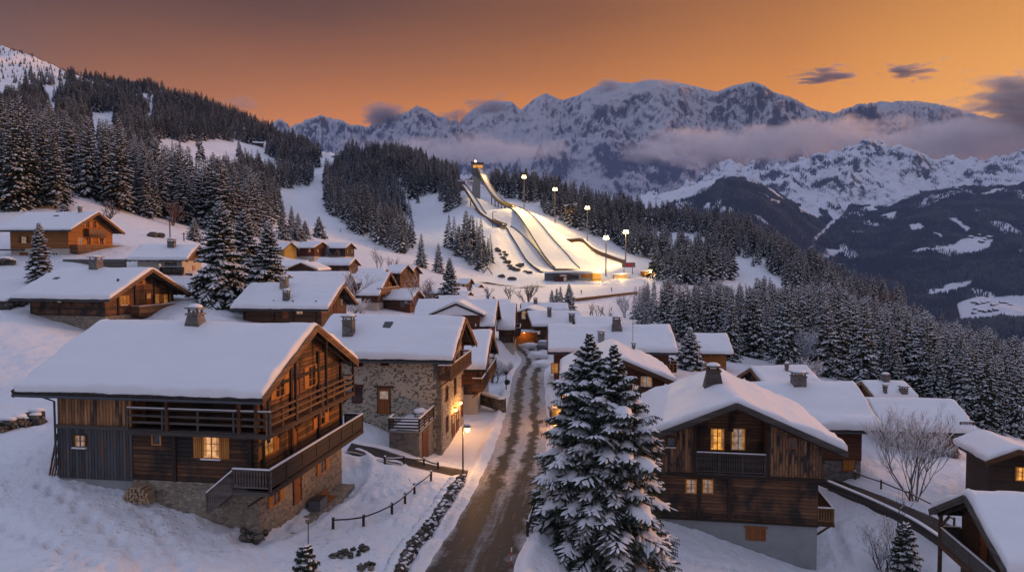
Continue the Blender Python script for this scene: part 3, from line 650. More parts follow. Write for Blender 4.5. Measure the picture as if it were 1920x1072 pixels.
# ---- the large dark chalet at the front left
def house_a():
    h = House('timber_chalet', 'large weathered timber chalet with snow roof, stone ground floor and wraparound wooden balconies', HF['H1'], 1.8, .9, 1.15, .38, zg=-15.4)
    yl, xm, zb = -h.hw, -1.0, 2.85
    h.shell('stone_base', M['stone_h1'], h.z0, zb, .04, x0=xm)
    h.shell('barn_footing', M['concrete'], h.z0, 2.75, 0, x1=xm - .05)
    h.shell('log_wall', M['h1_log'], zb, 5.75, .0, x0=xm, x1=h.xr - .02)
    h.shell('upper_log_wall', M['h1_log'], 5.75, None, 0, x0=xm, x1=h.xr - .02, y0=-h.hw + 1.3)
    h.shell('gable_cladding', M['h1_gable'], zb, None, 0, x0=h.xr - .02, x1=h.xr + .06)
    h.shell('barn_lower_boards', M['board_grey'], 2.75, 5.75, .05, x1=xm)
    h.shell('barn_upper_boards', M['board_warm'], 5.8, None, .02, x1=xm - .04)
    h.xbeam('belt_beam', 'rail_grey', [('F', h.xl - .1, xm, 5.66, 5.86, -.02, .16)])
    for px in (470, 328): a, z = h.hit('F', px, 850); h.xbeam('wall_post', 'beam_dark', [('F', a - .11, a + .11, zb, 5.75, -.02, .12)])
    h.xbeam('wall_post', 'beam_dark', [('R', a - .12, a + .12, zb, 7.8 if abs(a) > 4 else 9.3, .04, .2) for a in (-5.6, -2.1, 1.9, 5.75)])
    h.xbeam('tie_beam', 'beam_dark', [('R', -h.hw, h.hw, z, z + .22, .04, .15) for z in (5.5, 8.0)])
    ro = h.roof('shingle', 'barge'); h.gutter()
    # upper gallery, front and gable
    zf = 5.85
    h.balcony('F', xm, h.xr + .95, zf, .42, 1.15, 'rails', 'rail_grey', 'beam_grey', True, (0, 0), False, nrail=3)
    for px in (313, 448, 480): a, z = h.hit('F', px, 780, .4); h.xbeam('gallery_post', 'beam', [('F', a - .09, a + .09, zf - .1, h.roofz(h.hw + .4) - .2, .32, .48)])
    h.balcony('R', -h.hw - .45, h.hw + .5, zf, .85, 1.15, 'rails', 'barge', 'beam', False, (0, 1), True, nrail=3)
    h.xbeam('gallery_post', 'beam_dark', [('R', a - .08, a + .08, zf - .5, h.roofz(abs(a)) - .3, .74, .88) for a in (-h.hw - .3, -2.9, 1.6, h.hw + .4)])
    # lower balcony with the stair
    zl = 3.0; a0, _ = h.hit('F', 436, 890, 1.2)
    h.balcony('R', -h.hw - 1.25, h.hw + .9, zl, 1.35, 1.05, 'boards', 'beam_dark', 'beam_dark', True, (0, 1), True)
    h.balcony('F', a0, h.xr + 1.35, zl, 1.25, 1.05, 'pickets', 'rail_grey', 'beam_grey', True, (0, 0), False)
    st = MB(); n = 9; a1, zend = h.hit('F', 388, 950, 1.2); zend = max(zend - .2, .9)
    for i in range(n):
        t = (i + .5) / n; a = a0 + (a1 - a0) * t; z = zl + (zend - zl) * t; h.box(st, 'F', a - .17, a + .17, z - .06, z, .15, 1.2)
    for d in (.15, 1.2): st.beam(h.P('F', a0, zl - .1, d), h.P('F', a1, zend - .1, d), .07, .26)
    so = st.build('staircase', M['rail_grey'], h.o); r = MB(); sn = MB()
    h.rails(r, sn, [((a0, -h.hw - 1.2, 0), (a1, -h.hw - 1.2, 0))], zl, zend, .95, 'pickets'); r.build('railing', M['rail_grey'], so); sn.build('rail_snow', M['tree_snow'], so)
    # openings
    h.win('F', 151, 826, .62, .62, 'lit_cool', 0, 'beam', (1, 1), True, d=.06)
    h.win('F', 294, 823, .42, .5, 'glass', 0, 'shutter', (0, 0)); h.win('F', 397, 838, .95, 1.15, 'lit_pink', 2, 'shutter', (1, 2), True)
    D = .06
    h.win('R', 503, 828, 1.05, 1.35, 'lit_dim', 2, d=D); h.door('R', 549, 808, .95, 2.05, d=D, glass='glass'); h.win('R', 601, 777, 1.1, 1.35, 'glass', 2, d=D)
    h.win('R', 524, 722, 1.0, 1.25, 'glass', 2, d=D); h.door('R', 553, 712, .95, 2.0, d=D, glass='glass'); h.win('R', 584, 704, 1.0, 1.25, 'glass', 2, d=D)
    h.win('R', 517, 925, .8, 1.1, 'glass', 2, d=.05); h.door('R', 557, 912, .95, 2.0, d=.05, glass=None); h.win('R', 605, 868, .85, 1.1, 'glass', 2, d=.05)
    h.chimney(367, 606, 1.15, .55, 'taper', 'stone_grey')
    mb = MB().tube([h.P('F', h.xl - .1, 8.1 - .5, .95), h.P('F', h.xl - .1, 7.2, .15), h.P('F', h.xl - .1, 3.2, .12)], .06, 8); mb.build('downpipe', M['zinc'], h.o)
    return h
HA = house_a()
# ---- the stone house behind it
def house_b():
    h = House('stone_house', 'rendered rubble stone house with dark red shutters and snow roof beside the street', HF['H2'], 1.0, 1.25, .75, .42, 'house')
    h.shell('stone_wall', M['stone_h2'], h.z0, None, 0)
    mb = MB(); rn = random.Random(2); z = h.z0
    while z < h.roofz(h.hw) - .5:
        k = rn.uniform(.3, .5); w = rn.uniform(.35, .75); h.box(mb, 'F', h.xr - w, h.xr + .02, z, z + k - .03, -.1, .02); h.box(mb, 'R', -h.hw - .015, -h.hw + .9 - w + .3, z, z + k - .03, -.1, .021); z += k
    mb.build('quoins', M['stone_grey'], h.o)
    h.roof('shingle', 'barge'); h.gutter()
    h.win('F', 670, 739, .78, 1.3, 'glass', 0, 'door_red', (1, 0), crown=True); h.door('F', 720, 752, 1.05, 2.25, 'door', 'beam', 'lit_cool', lintel=True)
    h.win('F', 670, 680, .8, .5, 'glass', 0, 'door_red', (0, 0), crown=True); h.win('F', 722, 678, .6, .55, 'glass', 0, 'door_red', (0, 0))
    for px, py, w, hh in ((837, 684, .75, 1.2), (855, 668, .8, 1.9), (867, 660, .75, 1.5), (837.5, 738, .75, 1.2), (853, 722, .85, 1.7), (867, 713, .75, 1.2), (838, 795, .8, 1.3), (866, 766, .7, 1.3)):
        h.win('R', px, py, w, hh, 'glass', 0, 'door_red', (1, 1))
    h.door('R', 849, 797, .95, 2.1, 'door_red', 'beam', 'lit_dim'); h.door('R', 857, 789, .9, 2.0, 'door_red', 'beam', 'lit_dim')
    a0, z = h.hit('R', 845, 708, 1.1); a1, _ = h.hit('R', 884, 689, 1.1)
    h.balcony('R', a0, a1, z, 1.1, 1.0, 'pickets', 'beam', 'beam', True)
    h.chimney(654, 628, .95, 1.3, 'stack', 'stone_grey'); h.skylight(727, 610)
    # wall lanterns
    for px, py in ((855, 768), (864, 755)):
        a, z = h.hit('R', px, py, .25); lo = MB()
        h.box(lo, 'R', a - .03, a + .03, z + .2, z + .26, 0, .3); h.box(lo, 'R', a - .14, a + .14, z + .14, z + .2, .12, .4)
        l = lo.build('wall_lantern', M['iron'], h.o); MB().ball(h.P('R', a, z, .25), .13, 10, 6, (1, 1, 1.2)).build('bulb', M['lamp'], l, True)
        lamp('lantern_light', h.world(h.P('R', a, z, .5)), 260, (1., .42, .1), .12)
    # terrace garage in front
    t = empty('terrace_garage', (h.cx, h.cy, h.zg), h.yaw, 'small stone garage with snowed terrace and dark railing before the stone house', 'garage')
    ax, az = h.hit('F', 786, 811, 5.2); x1 = ax; x0 = ax - 2.5; y1 = -h.hw - .02; y0 = -h.hw - 5.2; zt = az
    MB().box((x0, y0, h.z0 - 1), (x1, y1, zt)).build('stone_wall', M['stone_grey'], t)
    s_ = MB().box((x0 - .1, y0 - .1, zt), (x1 + .1, y1, zt + .1)).build('terrace_slab', M['concrete'], t)
    V = []; nx = 16; gx = np.linspace(x0 + .02, x1 - .02, nx); gy = np.linspace(y0 + .02, y1, 26); X, Y = np.meshgrid(gx, gy, indexing='ij')
    Z = zt + .14 + .22 * (1 - np.exp(-np.minimum(np.minimum(X - x0, x1 - X), Y - y0) / .3)) + fbm(X / .8, Y / .8, 3, 3) * .08
    link('terrace_snow', npmesh('terrace_snow', np.stack([X.ravel(), Y.ravel(), Z.ravel()], 1), gridfaces(nx, 26), M['roof_snow'], smooth=True), t)
    r = MB(); sn = MB(); h.rails(r, sn, [((x0, y0, 0), (x1, y0, 0)), ((x1, y0, 0), (x1, y1, 0)), ((x0, y0, 0), (x0, y0 + 1.2, 0))], zt + .1, zt + .1, 1.0, 'rails', 4)
    ro = r.build('railing', M['beam_dark'], t); sn.build('rail_snow', M['tree_snow'], ro)
    d = MB().box((x1 - .02, y0 + 1.0, h.z0 - .2), (x1 + .06, y0 + 3.0, zt - .3)); do = d.build('door', M['door_red'], t)
    MB().box((x1 - .02, y0 + .85, zt - .3), (x1 + .1, y0 + 3.15, zt - .1)).build('lintel', M['beam_grey'], do)
    return h, (x0, y0, zt, x1)
HB, GAR = house_b()
def house_c():
    h = House('timber_chalet', 'dark brown chalet on a rubble base, uphill behind the largest roof, with a side balcony', HF['H3'], 1.6, 1.9, 1.3, .45)
    a, zs = h.hit('F', 130, 592); _, zb2 = h.hit('R', 230, 592)
    h.shell('stone_base', M['stone_h1'], h.z0, zs, .05); h.shell('log_wall', M['log_brown'], zs, None)
    h.roof('shingle', 'barge'); h.gutter()
    h.win('F', 111, 563, .55, .5, 'lit_cool', 0, 'beam', (0, 0)); h.win('F', 105, 610, .8, .8, 'glass', 0, 'beam', (1, 0), d=.05); h.win('F', 83, 609, .5, .5, 'glass', 0, 'beam', (0, 0), d=.05)
    h.win('R', 231, 563, .9, 1.1, 'lit_dim', 2, sill=True); h.door('R', 279, 562, 1., 2.1, glass='lit_dim'); h.win('R', 294, 560, .8, 1.2, 'lit_dim', 1); h.win('R', 311, 560, .9, 1.2, 'lit_dim', 2)
    h.win('R', 262, 526, .8, .9, 'glass', 2)
    a0, z = h.hit('R', 262, 590, 1.4); a1, _ = h.hit('R', 349, 585, 1.4)
    h.balcony('R', a0, a1 - .2, z, 1.4, 1.1, 'boards', 'barge', 'beam', True)
    h.xbeam('wall_post', 'beam_dark', [('R', x - .12, x + .12, zs, 5., .0, .15) for x in (-4.2, -1.2, 2.4, 5.2)])
    h.chimney(180, 503, 1.3, 1.1, 'stack'); h.skylight(106, 522, .8, .5)
house_c()
def house_d():
    h = House('timber_chalet', 'honey coloured chalet with white ground floor and two balconies, highest on the left slope', HF['H4'], 1.6, 1.6, 1.4, .32)
    _, zs = h.hit('F', 100, 466)
    h.shell('plaster_base', M['plaster'], h.z0, zs, 0); h.shell('log_wall', M['log_orange'], zs, None, .05)
    h.roof('shingle', 'barge'); h.gutter()
    h.win('F', 45, 450, .9, 1.1, 'lit_cool', 2, 'beam', d=.05, sm_='beam'); h.win('F', 104, 479, 1.0, .9, 'glass', 0, 'white', (1, 0)); h.door('F', 45, 483, 1.3, 1.6, 'door')
    for px, py, g in ((151, 452, 'lit_cool'), (166, 452, 'glass'), (190, 452, 'glass')): h.win('R', px, py, .9, 1.2, g, 2, d=.05)
    for px in (164, 177): h.win('R', px, 421, .8, 1.1, 'glass', 2, d=.05)
    for px, w in ((150, 1.3), (166, .6), (189, 1.2)): h.win('R', px, 480, w, 1.2, 'lit_dim' if w > 1 else 'glass', 0, 'door')
    a0, z = h.hit('R', 150, 471, 1.4); a1, _ = h.hit('R', 236, 472, 1.4); h.balcony('R', a0 - .5, a1, z, 1.4, 1.1, 'boards', 'barge', 'beam', False)
    a0, z = h.hit('R', 168, 440, 1.0); a1, _ = h.hit('R', 200, 439, 1.0); h.balcony('R', a0, a1, z, 1.0, 1.05, 'boards', 'barge', 'beam', False)
    h.skylight(106, 405, .9, .5); h.chimney(150, 397, .5, .5)
    MB().box((h.xl - 2.2, -h.hw - .6, zs - .35), (h.xl + 2.6, -h.hw, zs - .1)).build('porch_roof', M['beam'], h.o)
    w = empty('timber_wall', (*h.world((0, 0, 0))[:2], h.zg), h.yaw, 'long low timber retaining wall in front of the honey coloured chalet', 'wall')
    a, z = h.hit('F', 120, 487, 3.5); b, _ = h.hit('F', 237, 487, 3.5); m = MB()
    m.box(h.P('F', a, z - 1.3, 3.5), h.P('F', b, z + .05, 3.8)); m.build('boards', M['rail_grey'], w); MB().box(h.P('F', a, z + .05, 3.48), h.P('F', b, z + .2, 3.82)).build('snow_cap', M['roof_snow'], w)
house_d()
def house_e():
    h = House('timber_chalet', 'small black-brown chalet with white footing between the honey coloured chalet and the tall spruces', HF['H5'], 1.2, 1.3, 1.2, .35)
    h.shell('plaster_base', M['plaster'], h.z0, 1.2, 0); h.shell('log_wall', M['log_brown'], 1.2, None, .04)
    h.roof('shingle', 'barge'); h.win('F', 320, 498, 1.6, .8, 'glass', 0, 'door_red', (2, 0), d=.04); h.win('F', 300, 498, .5, .7, 'lit_cool', 0, 'beam', (0, 0), d=.04)
    a0, z = h.hit('F', 300, 511, .8); a1, _ = h.hit('F', 342, 511, .8); h.balcony('F', a0, a1, z, .8, .9, 'pickets', 'beam_dark', 'beam_dark', True)
    h.win('F', 354, 519, 1., 1., 'glass', 0, 'door'); h.win('R', 363, 505, .9, 1., 'lit_dim', 0, 'red', d=.04)
    h.chimney(322, 463, 1.1, .9, 'stack')
house_e()
def house_f():
    h = House('timber_chalet', 'long low chalet with weathered plank front and two chimneys, right of the tall spruces', HF['H6'], 1.3, 1.4, 1.2, .42)
    h.shell('log_wall', M['log_far'], h.z0, None)
    h.roof('shingle', 'barge'); h.gutter()
    h.win('F', 562, 583, .9, .8, 'lit_cool', 0, 'beam', (1, 0)); h.win('F', 514, 583, .6, .6, 'glass', 0, 'beam', (1, 0)); h.win('F', 607, 580, .6, .7, 'lit_dim', 0, 'shutter', (0, 0)); h.door('F', 535, 585, .9, 1.7, 'door')
    h.win('R', 640, 567, .8, .9, 'lit_cool', 0, 'beam'); h.door('R', 628, 575, .9, 1.9, 'door_red')
    h.xbeam('wall_post', 'beam_dark', [('F', x - .1, x + .1, h.z0, 3.4, 0, .14) for x in (-5.5, -1.2, 1.6, 4.9)])
    h.chimney(533, 539, 1., 1.15, 'stack', 'stone_h1'); h.chimney(537, 562, .8, .9, 'stack')
house_f()
def simple(name, label, key, wall='log_brown', og=(1., 1.), oe=.9, ts=.4, base=None, wins=(), deck=True, cat='chalet', chim=(), group='chalets of the village', barge='barge', fit=None, deep=True, purl=True):
    h = House(name, label, fit or HF[key], og[0], og[1], oe, ts, cat, group, deep)
    if base: h.shell('plaster_base' if base[0] == 'plaster' else 'stone_base', M[base[0]], h.z0, base[1], 0); h.shell('log_wall', M[wall], base[1], None, .04)
    else: h.shell('log_wall', M[wall], h.z0, None)
    h.roof('shingle', barge, purl=purl)
    for w in wins: h.win(*w[:5], *(w[5:]), d=.04)
    for c in chim: h.chimney(*c)
    return h
h = simple('timber_chalet', 'steep gabled chalet with carved balcony beyond the bare trees, left of the village centre', 'H7', 'log_far', (.5, .9), 1.6, .4, ('plaster', 1.2), [('R', 738, 568, 1., 1.3, 'lit_dim', 2), ('R', 727, 566, .8, 1.2, 'glass', 2), ('R', 731, 533, .8, 1., 'glass', 2)])
a0, z = h.hit('R', 716, 550, 1.); a1, _ = h.hit('R', 747, 548, 1.); h.balcony('R', a0, a1, z, 1., 1., 'boards', 'barge', 'beam', True)
# chalet with a cross gable, behind the stone house
h = simple('timber_chalet', 'wide chalet with a snow-capped cross gable, straight behind the stone house', 'H8', 'log_red', (1., 1.), 1.1, .42, None, [('R', 936, 603, .8, 1., 'glass', 0)])
def cross_gable(h):
    a, z = h.hit('F', 856, 566, 1.2); w = 4.3; y0 = -h.hw - 2.0; y1 = -h.hw + 4.5; sl = .42; zt = z - .2
    ro = MB().prism([(a - w, zt - w * sl), (a, zt), (a + w, zt - w * sl), (a + w, zt - w * sl - .15), (a, zt - .15), (a - w, zt - w * sl - .15)], 'y', y0, y1).build('porch_roof', M['shingle'], h.o)
    MB().prism([(a - w, zt - w * sl + .01), (a + w, zt - w * sl + .01), (a + w - .05, zt - w * sl + .3), (a + .5, zt + .3), (a, zt + .36), (a - .5, zt + .3), (a - w + .05, zt - w * sl + .3)], 'y', y0 + .05, y1).build('porch_snow', M['roof_snow'], ro, False)
    for sg in (-1, 1): MB().beam((a, y0 - .03, zt - .12), (a + sg * (w + .03), y0 - .03, zt - w * sl - .12), .07, .3).build('bargeboard', M['beam_dark'], ro)
    MB().prism([(a - w + .7, h.z0), (a + w - .7, h.z0), (a + w - .7, zt - (w - .7) * sl - .16), (a, zt - .16), (a - w + .7, zt - (w - .7) * sl - .16)], 'y', y0 + .9, y1).build('porch_wall', M['log_red'], h.o)
cross_gable(h)
h = simple('timber_chalet', 'narrow chalet with a picket balcony squeezed behind the stone house', 'H9', 'log_brown', (.3, 1.1), .9, .4, ('plaster', 2.2), [('R', 921, 700, .8, 1.3, 'glass', 0), ('R', 925, 672, .8, 1., 'glass', 0)], deep=False)
a0, z = h.hit('R', 905, 729, 1.1); a1, _ = h.hit('R', 931, 707, 1.1); h.balcony('R', a0, a1, z, 1.1, 1.05, 'pickets', 'beam', 'beam', True)
h = simple('timber_chalet', 'dark chalet whose snow roof drops towards the street bend', 'H10', 'log_brown', (.4, .2), .9, .38, ('plaster', 2.), [('F', 944, 635, .8, .9, 'glass', 0, 'beam', (1, 0)), ('R', 963, 640, .8, 1., 'lit_dim', 0)], deep=False)
a0, z = h.hit('R', 968, 645, 1.); h.balcony('R', -4.5, 3.5, 3.3, 1., 1., 'pickets', 'beam_dark', 'beam_dark', True)
h = simple('timber_chalet', 'chalet with double snow roof on the right at the end of the street', 'H12', 'log_brown', (1.0, .3), .9, .38, None, [('F', 1010, 623, .6, .7, 'lit_cool', 0, 'beam', (0, 0)), ('F', 1040, 626, .8, .8, 'glass', 0)], chim=[(1030, 594, .7, 1.5), (1072, 603, 1.0, 1.2)], deep=False)
h = simple('timber_chalet', 'long reddish chalet with large snow roof, right of the street and behind the spruce tops', 'H15', 'log_red', (.9, 1.1), .9, .42, None, [('F', 1040, 690, .8, 1.2, 'lit_dim', 0), ('F', 1262, 690, .8, 1., 'glass', 0)], chim=[(1156, 616, 1.5, 1.1, 'taper', 'stone_grey'), (1127, 640, .8, .9, 'stack', 'concrete')])
h.gutter()
a0, z = h.hit('R', 1272, 693, 1.); h.balcony('R', -h.hw, -h.hw + 3, z, 1., .9, 'pickets', 'beam', 'beam', True)
def house_g():
    h = House('timber_chalet', 'reddish brown chalet with snow-lined gable and lit left side, just behind the twin spruce', HF['H16'], 1.2, 1., 1.1, .5)
    h.shell('log_wall', M['log_red'], h.z0, None); h.roof('shingle', 'beam')
    h.win('L', 1212, 715, .95, .9, 'lit_cool', 0, 'white', (1, 1)); h.win('L', 1168, 702, .8, .9, 'glass', 0, 'beam'); h.win('L', 1190, 735, .8, 1.1, 'glass', 2, 'beam', sm_='log_red')
    for s_, z, g in ((-3.2, 3.1, 'lit'), (-1.2, 3.1, 'lit'), (1.2, 3.1, 'lit_dim'), (-2.6, .9, 'lit'), (.2, .9, 'lit_dim')): h.win('B', 0, 0, 1., 1.3, g, 0, 'beam', (1, 1), raw=(s_, z))
    h.balcony('B', -h.L / 2 + 2, h.xr - 1, 2.1, .9, .95, 'pickets', 'beam', 'beam', True)
    for s_, z in ((-5.2, 3.3), (-4.9, 1.3), (4.6, 3.2)):
        p = h.P('B', s_, z, .35); l = MB().box(h.P('B', s_ - .05, z + .2, 0), h.P('B', s_ + .05, z + .26, .4)).box(h.P('B', s_ - .17, z + .16, .18), h.P('B', s_ + .17, z + .2, .52)).build('wall_lantern', M['iron'], h.o)
        MB().ball(p, .17, 10, 6, (1, 1, 1.2)).build('bulb', M['lamp'], l, True); lamp('lantern_light', h.world(h.P('B', s_, z - .05, .75)), 300, (1., .42, .09), .15)
    h.skylight(1150, 660, .3, .3)
    m = MB(); b = ray(1187, 640); x, y, z = h.chimney(1188, 655, .35, .3)
    m.tube([(x + 1, y, z), (x + 1, y, z + 3.2)], .035, 6); m.beam((x + .5, y, z + 2.9), (x + 1.5, y, z + 2.9), .03, .03); m.beam((x + .6, y, z + 2.4), (x + 1.4, y, z + 2.4), .03, .03); m.build('aerial', M['metal'], h.o)
house_g()
simple('timber_chalet', 'small orange-walled chalet with plain snow roof at the edge of the dark wood', 'H17', 'log_orange', (.3, .9), .9, .4, None, [('F', 1345, 685, .8, .9, 'glass', 0)], deep=False)
def house_h():
    h = House('timber_chalet', 'front right chalet with broad gable, lit balcony windows and grey concrete footing', HF['H18'], 1.3, 1.2, 1.6, .48)
    _, zc = h.hit('L', 1380, 976); _, zm = h.hit('L', 1380, 889)
    yR, _ = h.hit('L', 1437, 850); yL, _ = h.hit('L', 1305, 850); h.concrete = zc
    h.shell('concrete_base', M['concrete'], h.z0 - .6, zc, -.03); h.shell('log_wall', M['log_brown'], zc, zm, 0)
    h.shell('upper_log_wall', M['log_brown'], zm, None, 0, x0=h.xl + 1.3)
    for a, b in ((-h.hw - .35, yR), (yL, h.hw + .35)): h.shell('boarded_wall', M['board_mix'], zm, None, 0, x0=h.xl - .12, x1=h.xl + 1.3 if False else h.xl + 3., y0=a, y1=b)
    xb = lambda n, *q: h.xbeam(n, 'beam_dark', [('L', *q)])
    for a in (yR - .1, yL + .1): xb('wall_post', a - .11, a + .11, zm - .1, h.roofz(abs(a)) - .25, .06, .22)
    xb('tie_beam', -h.hw - .4, h.hw + .4, zm - .26, zm - .02, -.02, .2)
    for px in (1367, 1311): a, _ = h.hit('L', px, 930); xb('wall_post', a - .12, a + .12, zc, zm - .2, -.02, .12)
    xb('king_post', -.12, .12, zm + 2.9, h.roofz(0) - .3, -1.3, -1.1)
    xb('sill_beam', -h.hw - .05, h.hw + .05, zc - .12, zc + .06, -.02, .07)
    h.roof('shingle', 'beam_grey')
    for px, g in ((1345, 'lit'), (1384, 'lit_cool')):
        a, z = h.hit('L', px, 823, -1.3); h.win('L', 0, 0, .92, 1.55, g, 0, 'shutter', (1, 2), raw=(a, z), d=-1.3)
    for px in (1296, 1327): h.win('L', px, 911, .68, .95, 'lit_cool', 0, 'shutter', (1, 2))
    h.win('L', 1258, 828, .5, .62, 'glass', 0, 'beam', (0, 0), True, d=.12); h.win('L', 1486, 830, .45, .65, 'glass', 0, 'door', (1, 1), d=.12)
    h.win('L', 1417, 1001, 1.25, .72, 'door', 0, 'door', (1, 0), d=-.03, crown=True)
    a1, a0 = yL - .05, yR + .05
    r = MB(); sn = MB(); x = h.xl - .1; _, zr_ = h.hit('L', 1370, 850); hh = zr_ - zm
    h.rails(r, sn, [((x, a0, 0), (x, a1, 0))], zm, zm, hh, 'pickets'); bo = MB().box((x - .12, a0, zm - .02), (h.xl + 1.3, a1, zm + .06)).build('balcony', M['beam_grey'], h.o)
    r.build('railing', M['beam_grey'], bo); sn.build('rail_snow', M['tree_snow'], bo)
    _, zq = h.hit('L', 1550, 985, 0)
    h.balcony('F', h.xl + .1, h.xl + 7, zq + .15, 1.15, 1.05, 'pickets', 'barge', 'beam', True)
    h.chimney(1337, 722, 1.6, 1.15, 'taper', 'beam_grey', side='B')
    return h
HH = house_h()
simple('timber_chalet', 'low snow-roofed chalet with dark gable peeking above the wide roof on the right', 'H19', 'log_brown', (.8, .8), .8, .4, chim=[(1475, 696, .35, .6)], deep=False)
h = simple('timber_chalet', 'wide-roofed chalet with orange cellar shutter behind the front right chalet', 'H20', 'log_red', (1., 1.6), .9, .5, ('stone_grey', 2.4), [('F', 1591, 872, .95, .9, 'shutter', 0, 'door', (1, 0))], chim=[(1497, 720, 1.2, .75)])
h.gutter()
simple('timber_chalet', 'small chalet roof with stove pipe beside the wood, second from the bare maple', 'H21', 'log_red', (.7, .7), .7, .35, chim=[(1660, 714, .8, .5), (1661, 738, .4, .6), (1694, 736, .8, .4)], deep=False)
h = simple('timber_chalet', 'reddish chalet with end balcony, its roof seen through the bare maple', 'H22', 'log_red', (.9, 1.5), .9, .45, ('stone_h1', 1.9), [('F', 1790, 825, .8, 1., 'glass', 0)])
a0, z = h.hit('R', 1815, 842, 1.3); h.balcony('R', -h.hw - .3, -h.hw + 4., 2.1, 1.35, .95, 'pickets', 'beam', 'beam', True); h.gutter()
def house_i():
    h = House('timber_chalet', 'chalet cut by the lower right corner, with open gable porch and boarded balcony', HF['H23'], 1.7, .6, .7, .5)
    _, zf = h.hit('L', 1800, 1062, 1.4)
    h.shell('log_wall', M['log_far'], h.z0 - 1, None); h.roof('shingle', 'beam_grey'); h.gutter()
    zf = h.roofz(h.hw) - 2.3
    h.balcony('L', -h.hw, h.hw + .2, zf, 1.35, 1.0, 'boards', 'beam_grey', 'beam', True)
    m = MB(); h.box(m, 'L', h.hw - .1, h.hw + .1, zf - 2.6, h.roofz(h.hw) - .2, 1.2, 1.4); m.beam(h.P('L', h.hw, h.roofz(h.hw) - 1.2, 1.3), h.P('L', h.hw - 1.2, h.roofz(h.hw) - .1, 1.3), .12, .14); m.build('porch_post', M['beam'], h.o)
    h.xbeam('porch_post', 'beam', [('L', -h.hw, -h.hw + .2, zf - 2.6, h.roofz(h.hw) - .2, 1.2, 1.4)])
    h.door('L', 0, 0, .95, 2., 'door', raw=(1.2, zf + 1.02)); h.win('L', 0, 0, .9, 1., 'glass', 0, raw=(-1.5, zf + 1.2))
house_i()
h = simple('timber_chalet', 'dark boarded hut with a yellow lit window on the right-hand margin', 'H24', 'beam_dark', (1., 1.), .75, .4, None, [('L', 1917, 888, .9, 1.0, 'lit', 0)], deep=False, barge='beam', cat='hut')
# ---- small houses of the far village, each at its own place
def far_house(name, label, px, py, D, L, W, yaw, wall='log_brown', sl=.45, ts=.4, wins=1, cat='chalet', base=None, group='small houses beyond the village centre'):
    if D is None:
        q = hit(px, py + 6); D = q[1]; p = np.array([q[0], D, q[2] + 5.2])
    else: p = at(px, py, D)
    fit = (p[0], D, p[2], yaw, L, W, W / 2 * sl)
    h = House(name, label, fit, .7, .7, .8, ts, cat, group, False)
    if base: h.shell('plaster_base', M[base], h.z0, max(h.zd - W / 2 * sl - 2.8, .6), 0)
    h.shell('log_wall', M[wall], h.z0 if not base else max(h.zd - W / 2 * sl - 2.8, .6), None, .03 if base else 0); h.roof(purl=False, barges=1)
    z = h.roofz(h.hw) - 1.3
    if wins:
        for f, b in (('F', h.xr), ('R', h.hw), ('L', h.hw)):
            for k in (-.5, .5): h.win(f, 0, 0, .9, 1.1, 'lit_dim' if h.rnd.random() < .35 else 'glass', 0, 'beam', (1, 0), raw=(b * k, z), d=.03)
    return h
fh = far_house
fh('wooden_barn', 'yellow boarded barn end beside the red chalet on the slope', 536, 453, 238, 6, 6.5, -35, 'yellow_wood', .75, .3, 0, 'barn')
fh('timber_chalet', 'small red chalet between the yellow barn and a long dark one', 586, 452, 245, 9, 9, -25, 'door_red', .45, base='plaster')
fh('timber_chalet', 'long dark chalet with balconies at the foot of the ski slope', 629, 454, 250, 12, 9, -12, 'beam_dark', .4, base='plaster')
fh('timber_chalet', 'low snowed chalet with black gable below the red one', 577, 489, 195, 12, 9.5, 88, 'beam_dark', .42, .5, 0)
fh('timber_chalet', 'wide snowed roof right behind the long low plank chalet', 590, 507, 150, 15, 13, 0, 'log_brown', .45, .5, 1)
fh('timber_chalet', 'snowed roof with dark right gable beside the frosted trees', 632, 482, 215, 12, 8, -12, 'log_brown', .5, .5, 0)
fh('timber_chalet', 'dark gabled house with steep snow roof below the ski slope', 748, 494, 205, 6, 8, -22, 'log_brown', .6)
fh('timber_chalet', 'second steep gable half hidden behind its dark neighbour', 768, 496, 212, 5, 7, -22, 'log_brown', .65)
fh('timber_chalet', 'orange-lit low chalet left of the lone spruce', 815, 541, 178, 7, 5, -10, 'log_orange', .3, .35)
fh('timber_chalet', 'tiny steep hut right of the lone spruce', 873, 520, 262, 5, 5, -25, 'log_brown', .8)
fh('timber_chalet', 'tiny pale hut with low roof near the stadium road', 892, 531, 280, 5, 4.5, -30, 'log_far', .5)
fh('timber_chalet', 'small house with chimney just behind the lone spruce', 868, 544, 215, 5, 5, -20, 'log_red', .5)
h = fh('timber_chalet', 'brown gable facing down the street above an orange-lit shed', 996, 572, 150, 10, 11, 80, 'log_red', .36, .4); h.win('L', 982, 590, .7, 1.5, 'lit_cool', 0, 'white', (0, 0))
fh('timber_chalet', 'low snowed roof with a stub chimney beyond the brown gable', 1020, 566, 182, 12, 8, 2, 'log_brown', .4).chimney(1004, 569, .9, 1.)
fh('timber_chalet', 'snowed roof with round dormer between the double roof and the large one', 1120, 591, 122, 8, 10, 0, 'log_red', .42, .45)
fh('mountain_hut', 'dark hut on the bright clearing of the wooded hill', 484, 267, None, 14, 9, 20, 'log_brown', .4, .7, 0, 'hut', group='huts on the hills')
fh('mountain_hut', 'hut with white roof at the top of the ski slope', 634, 287, None, 16, 11, -20, 'log_brown', .4, .9, 0, 'hut', group='huts on the hills')
fh('mountain_hut', 'low hut in the snow strip right of the stadium', 1336, 511, None, 11, 8, 15, 'log_far', .35, .7, 0, 'hut', group='huts on the hills')
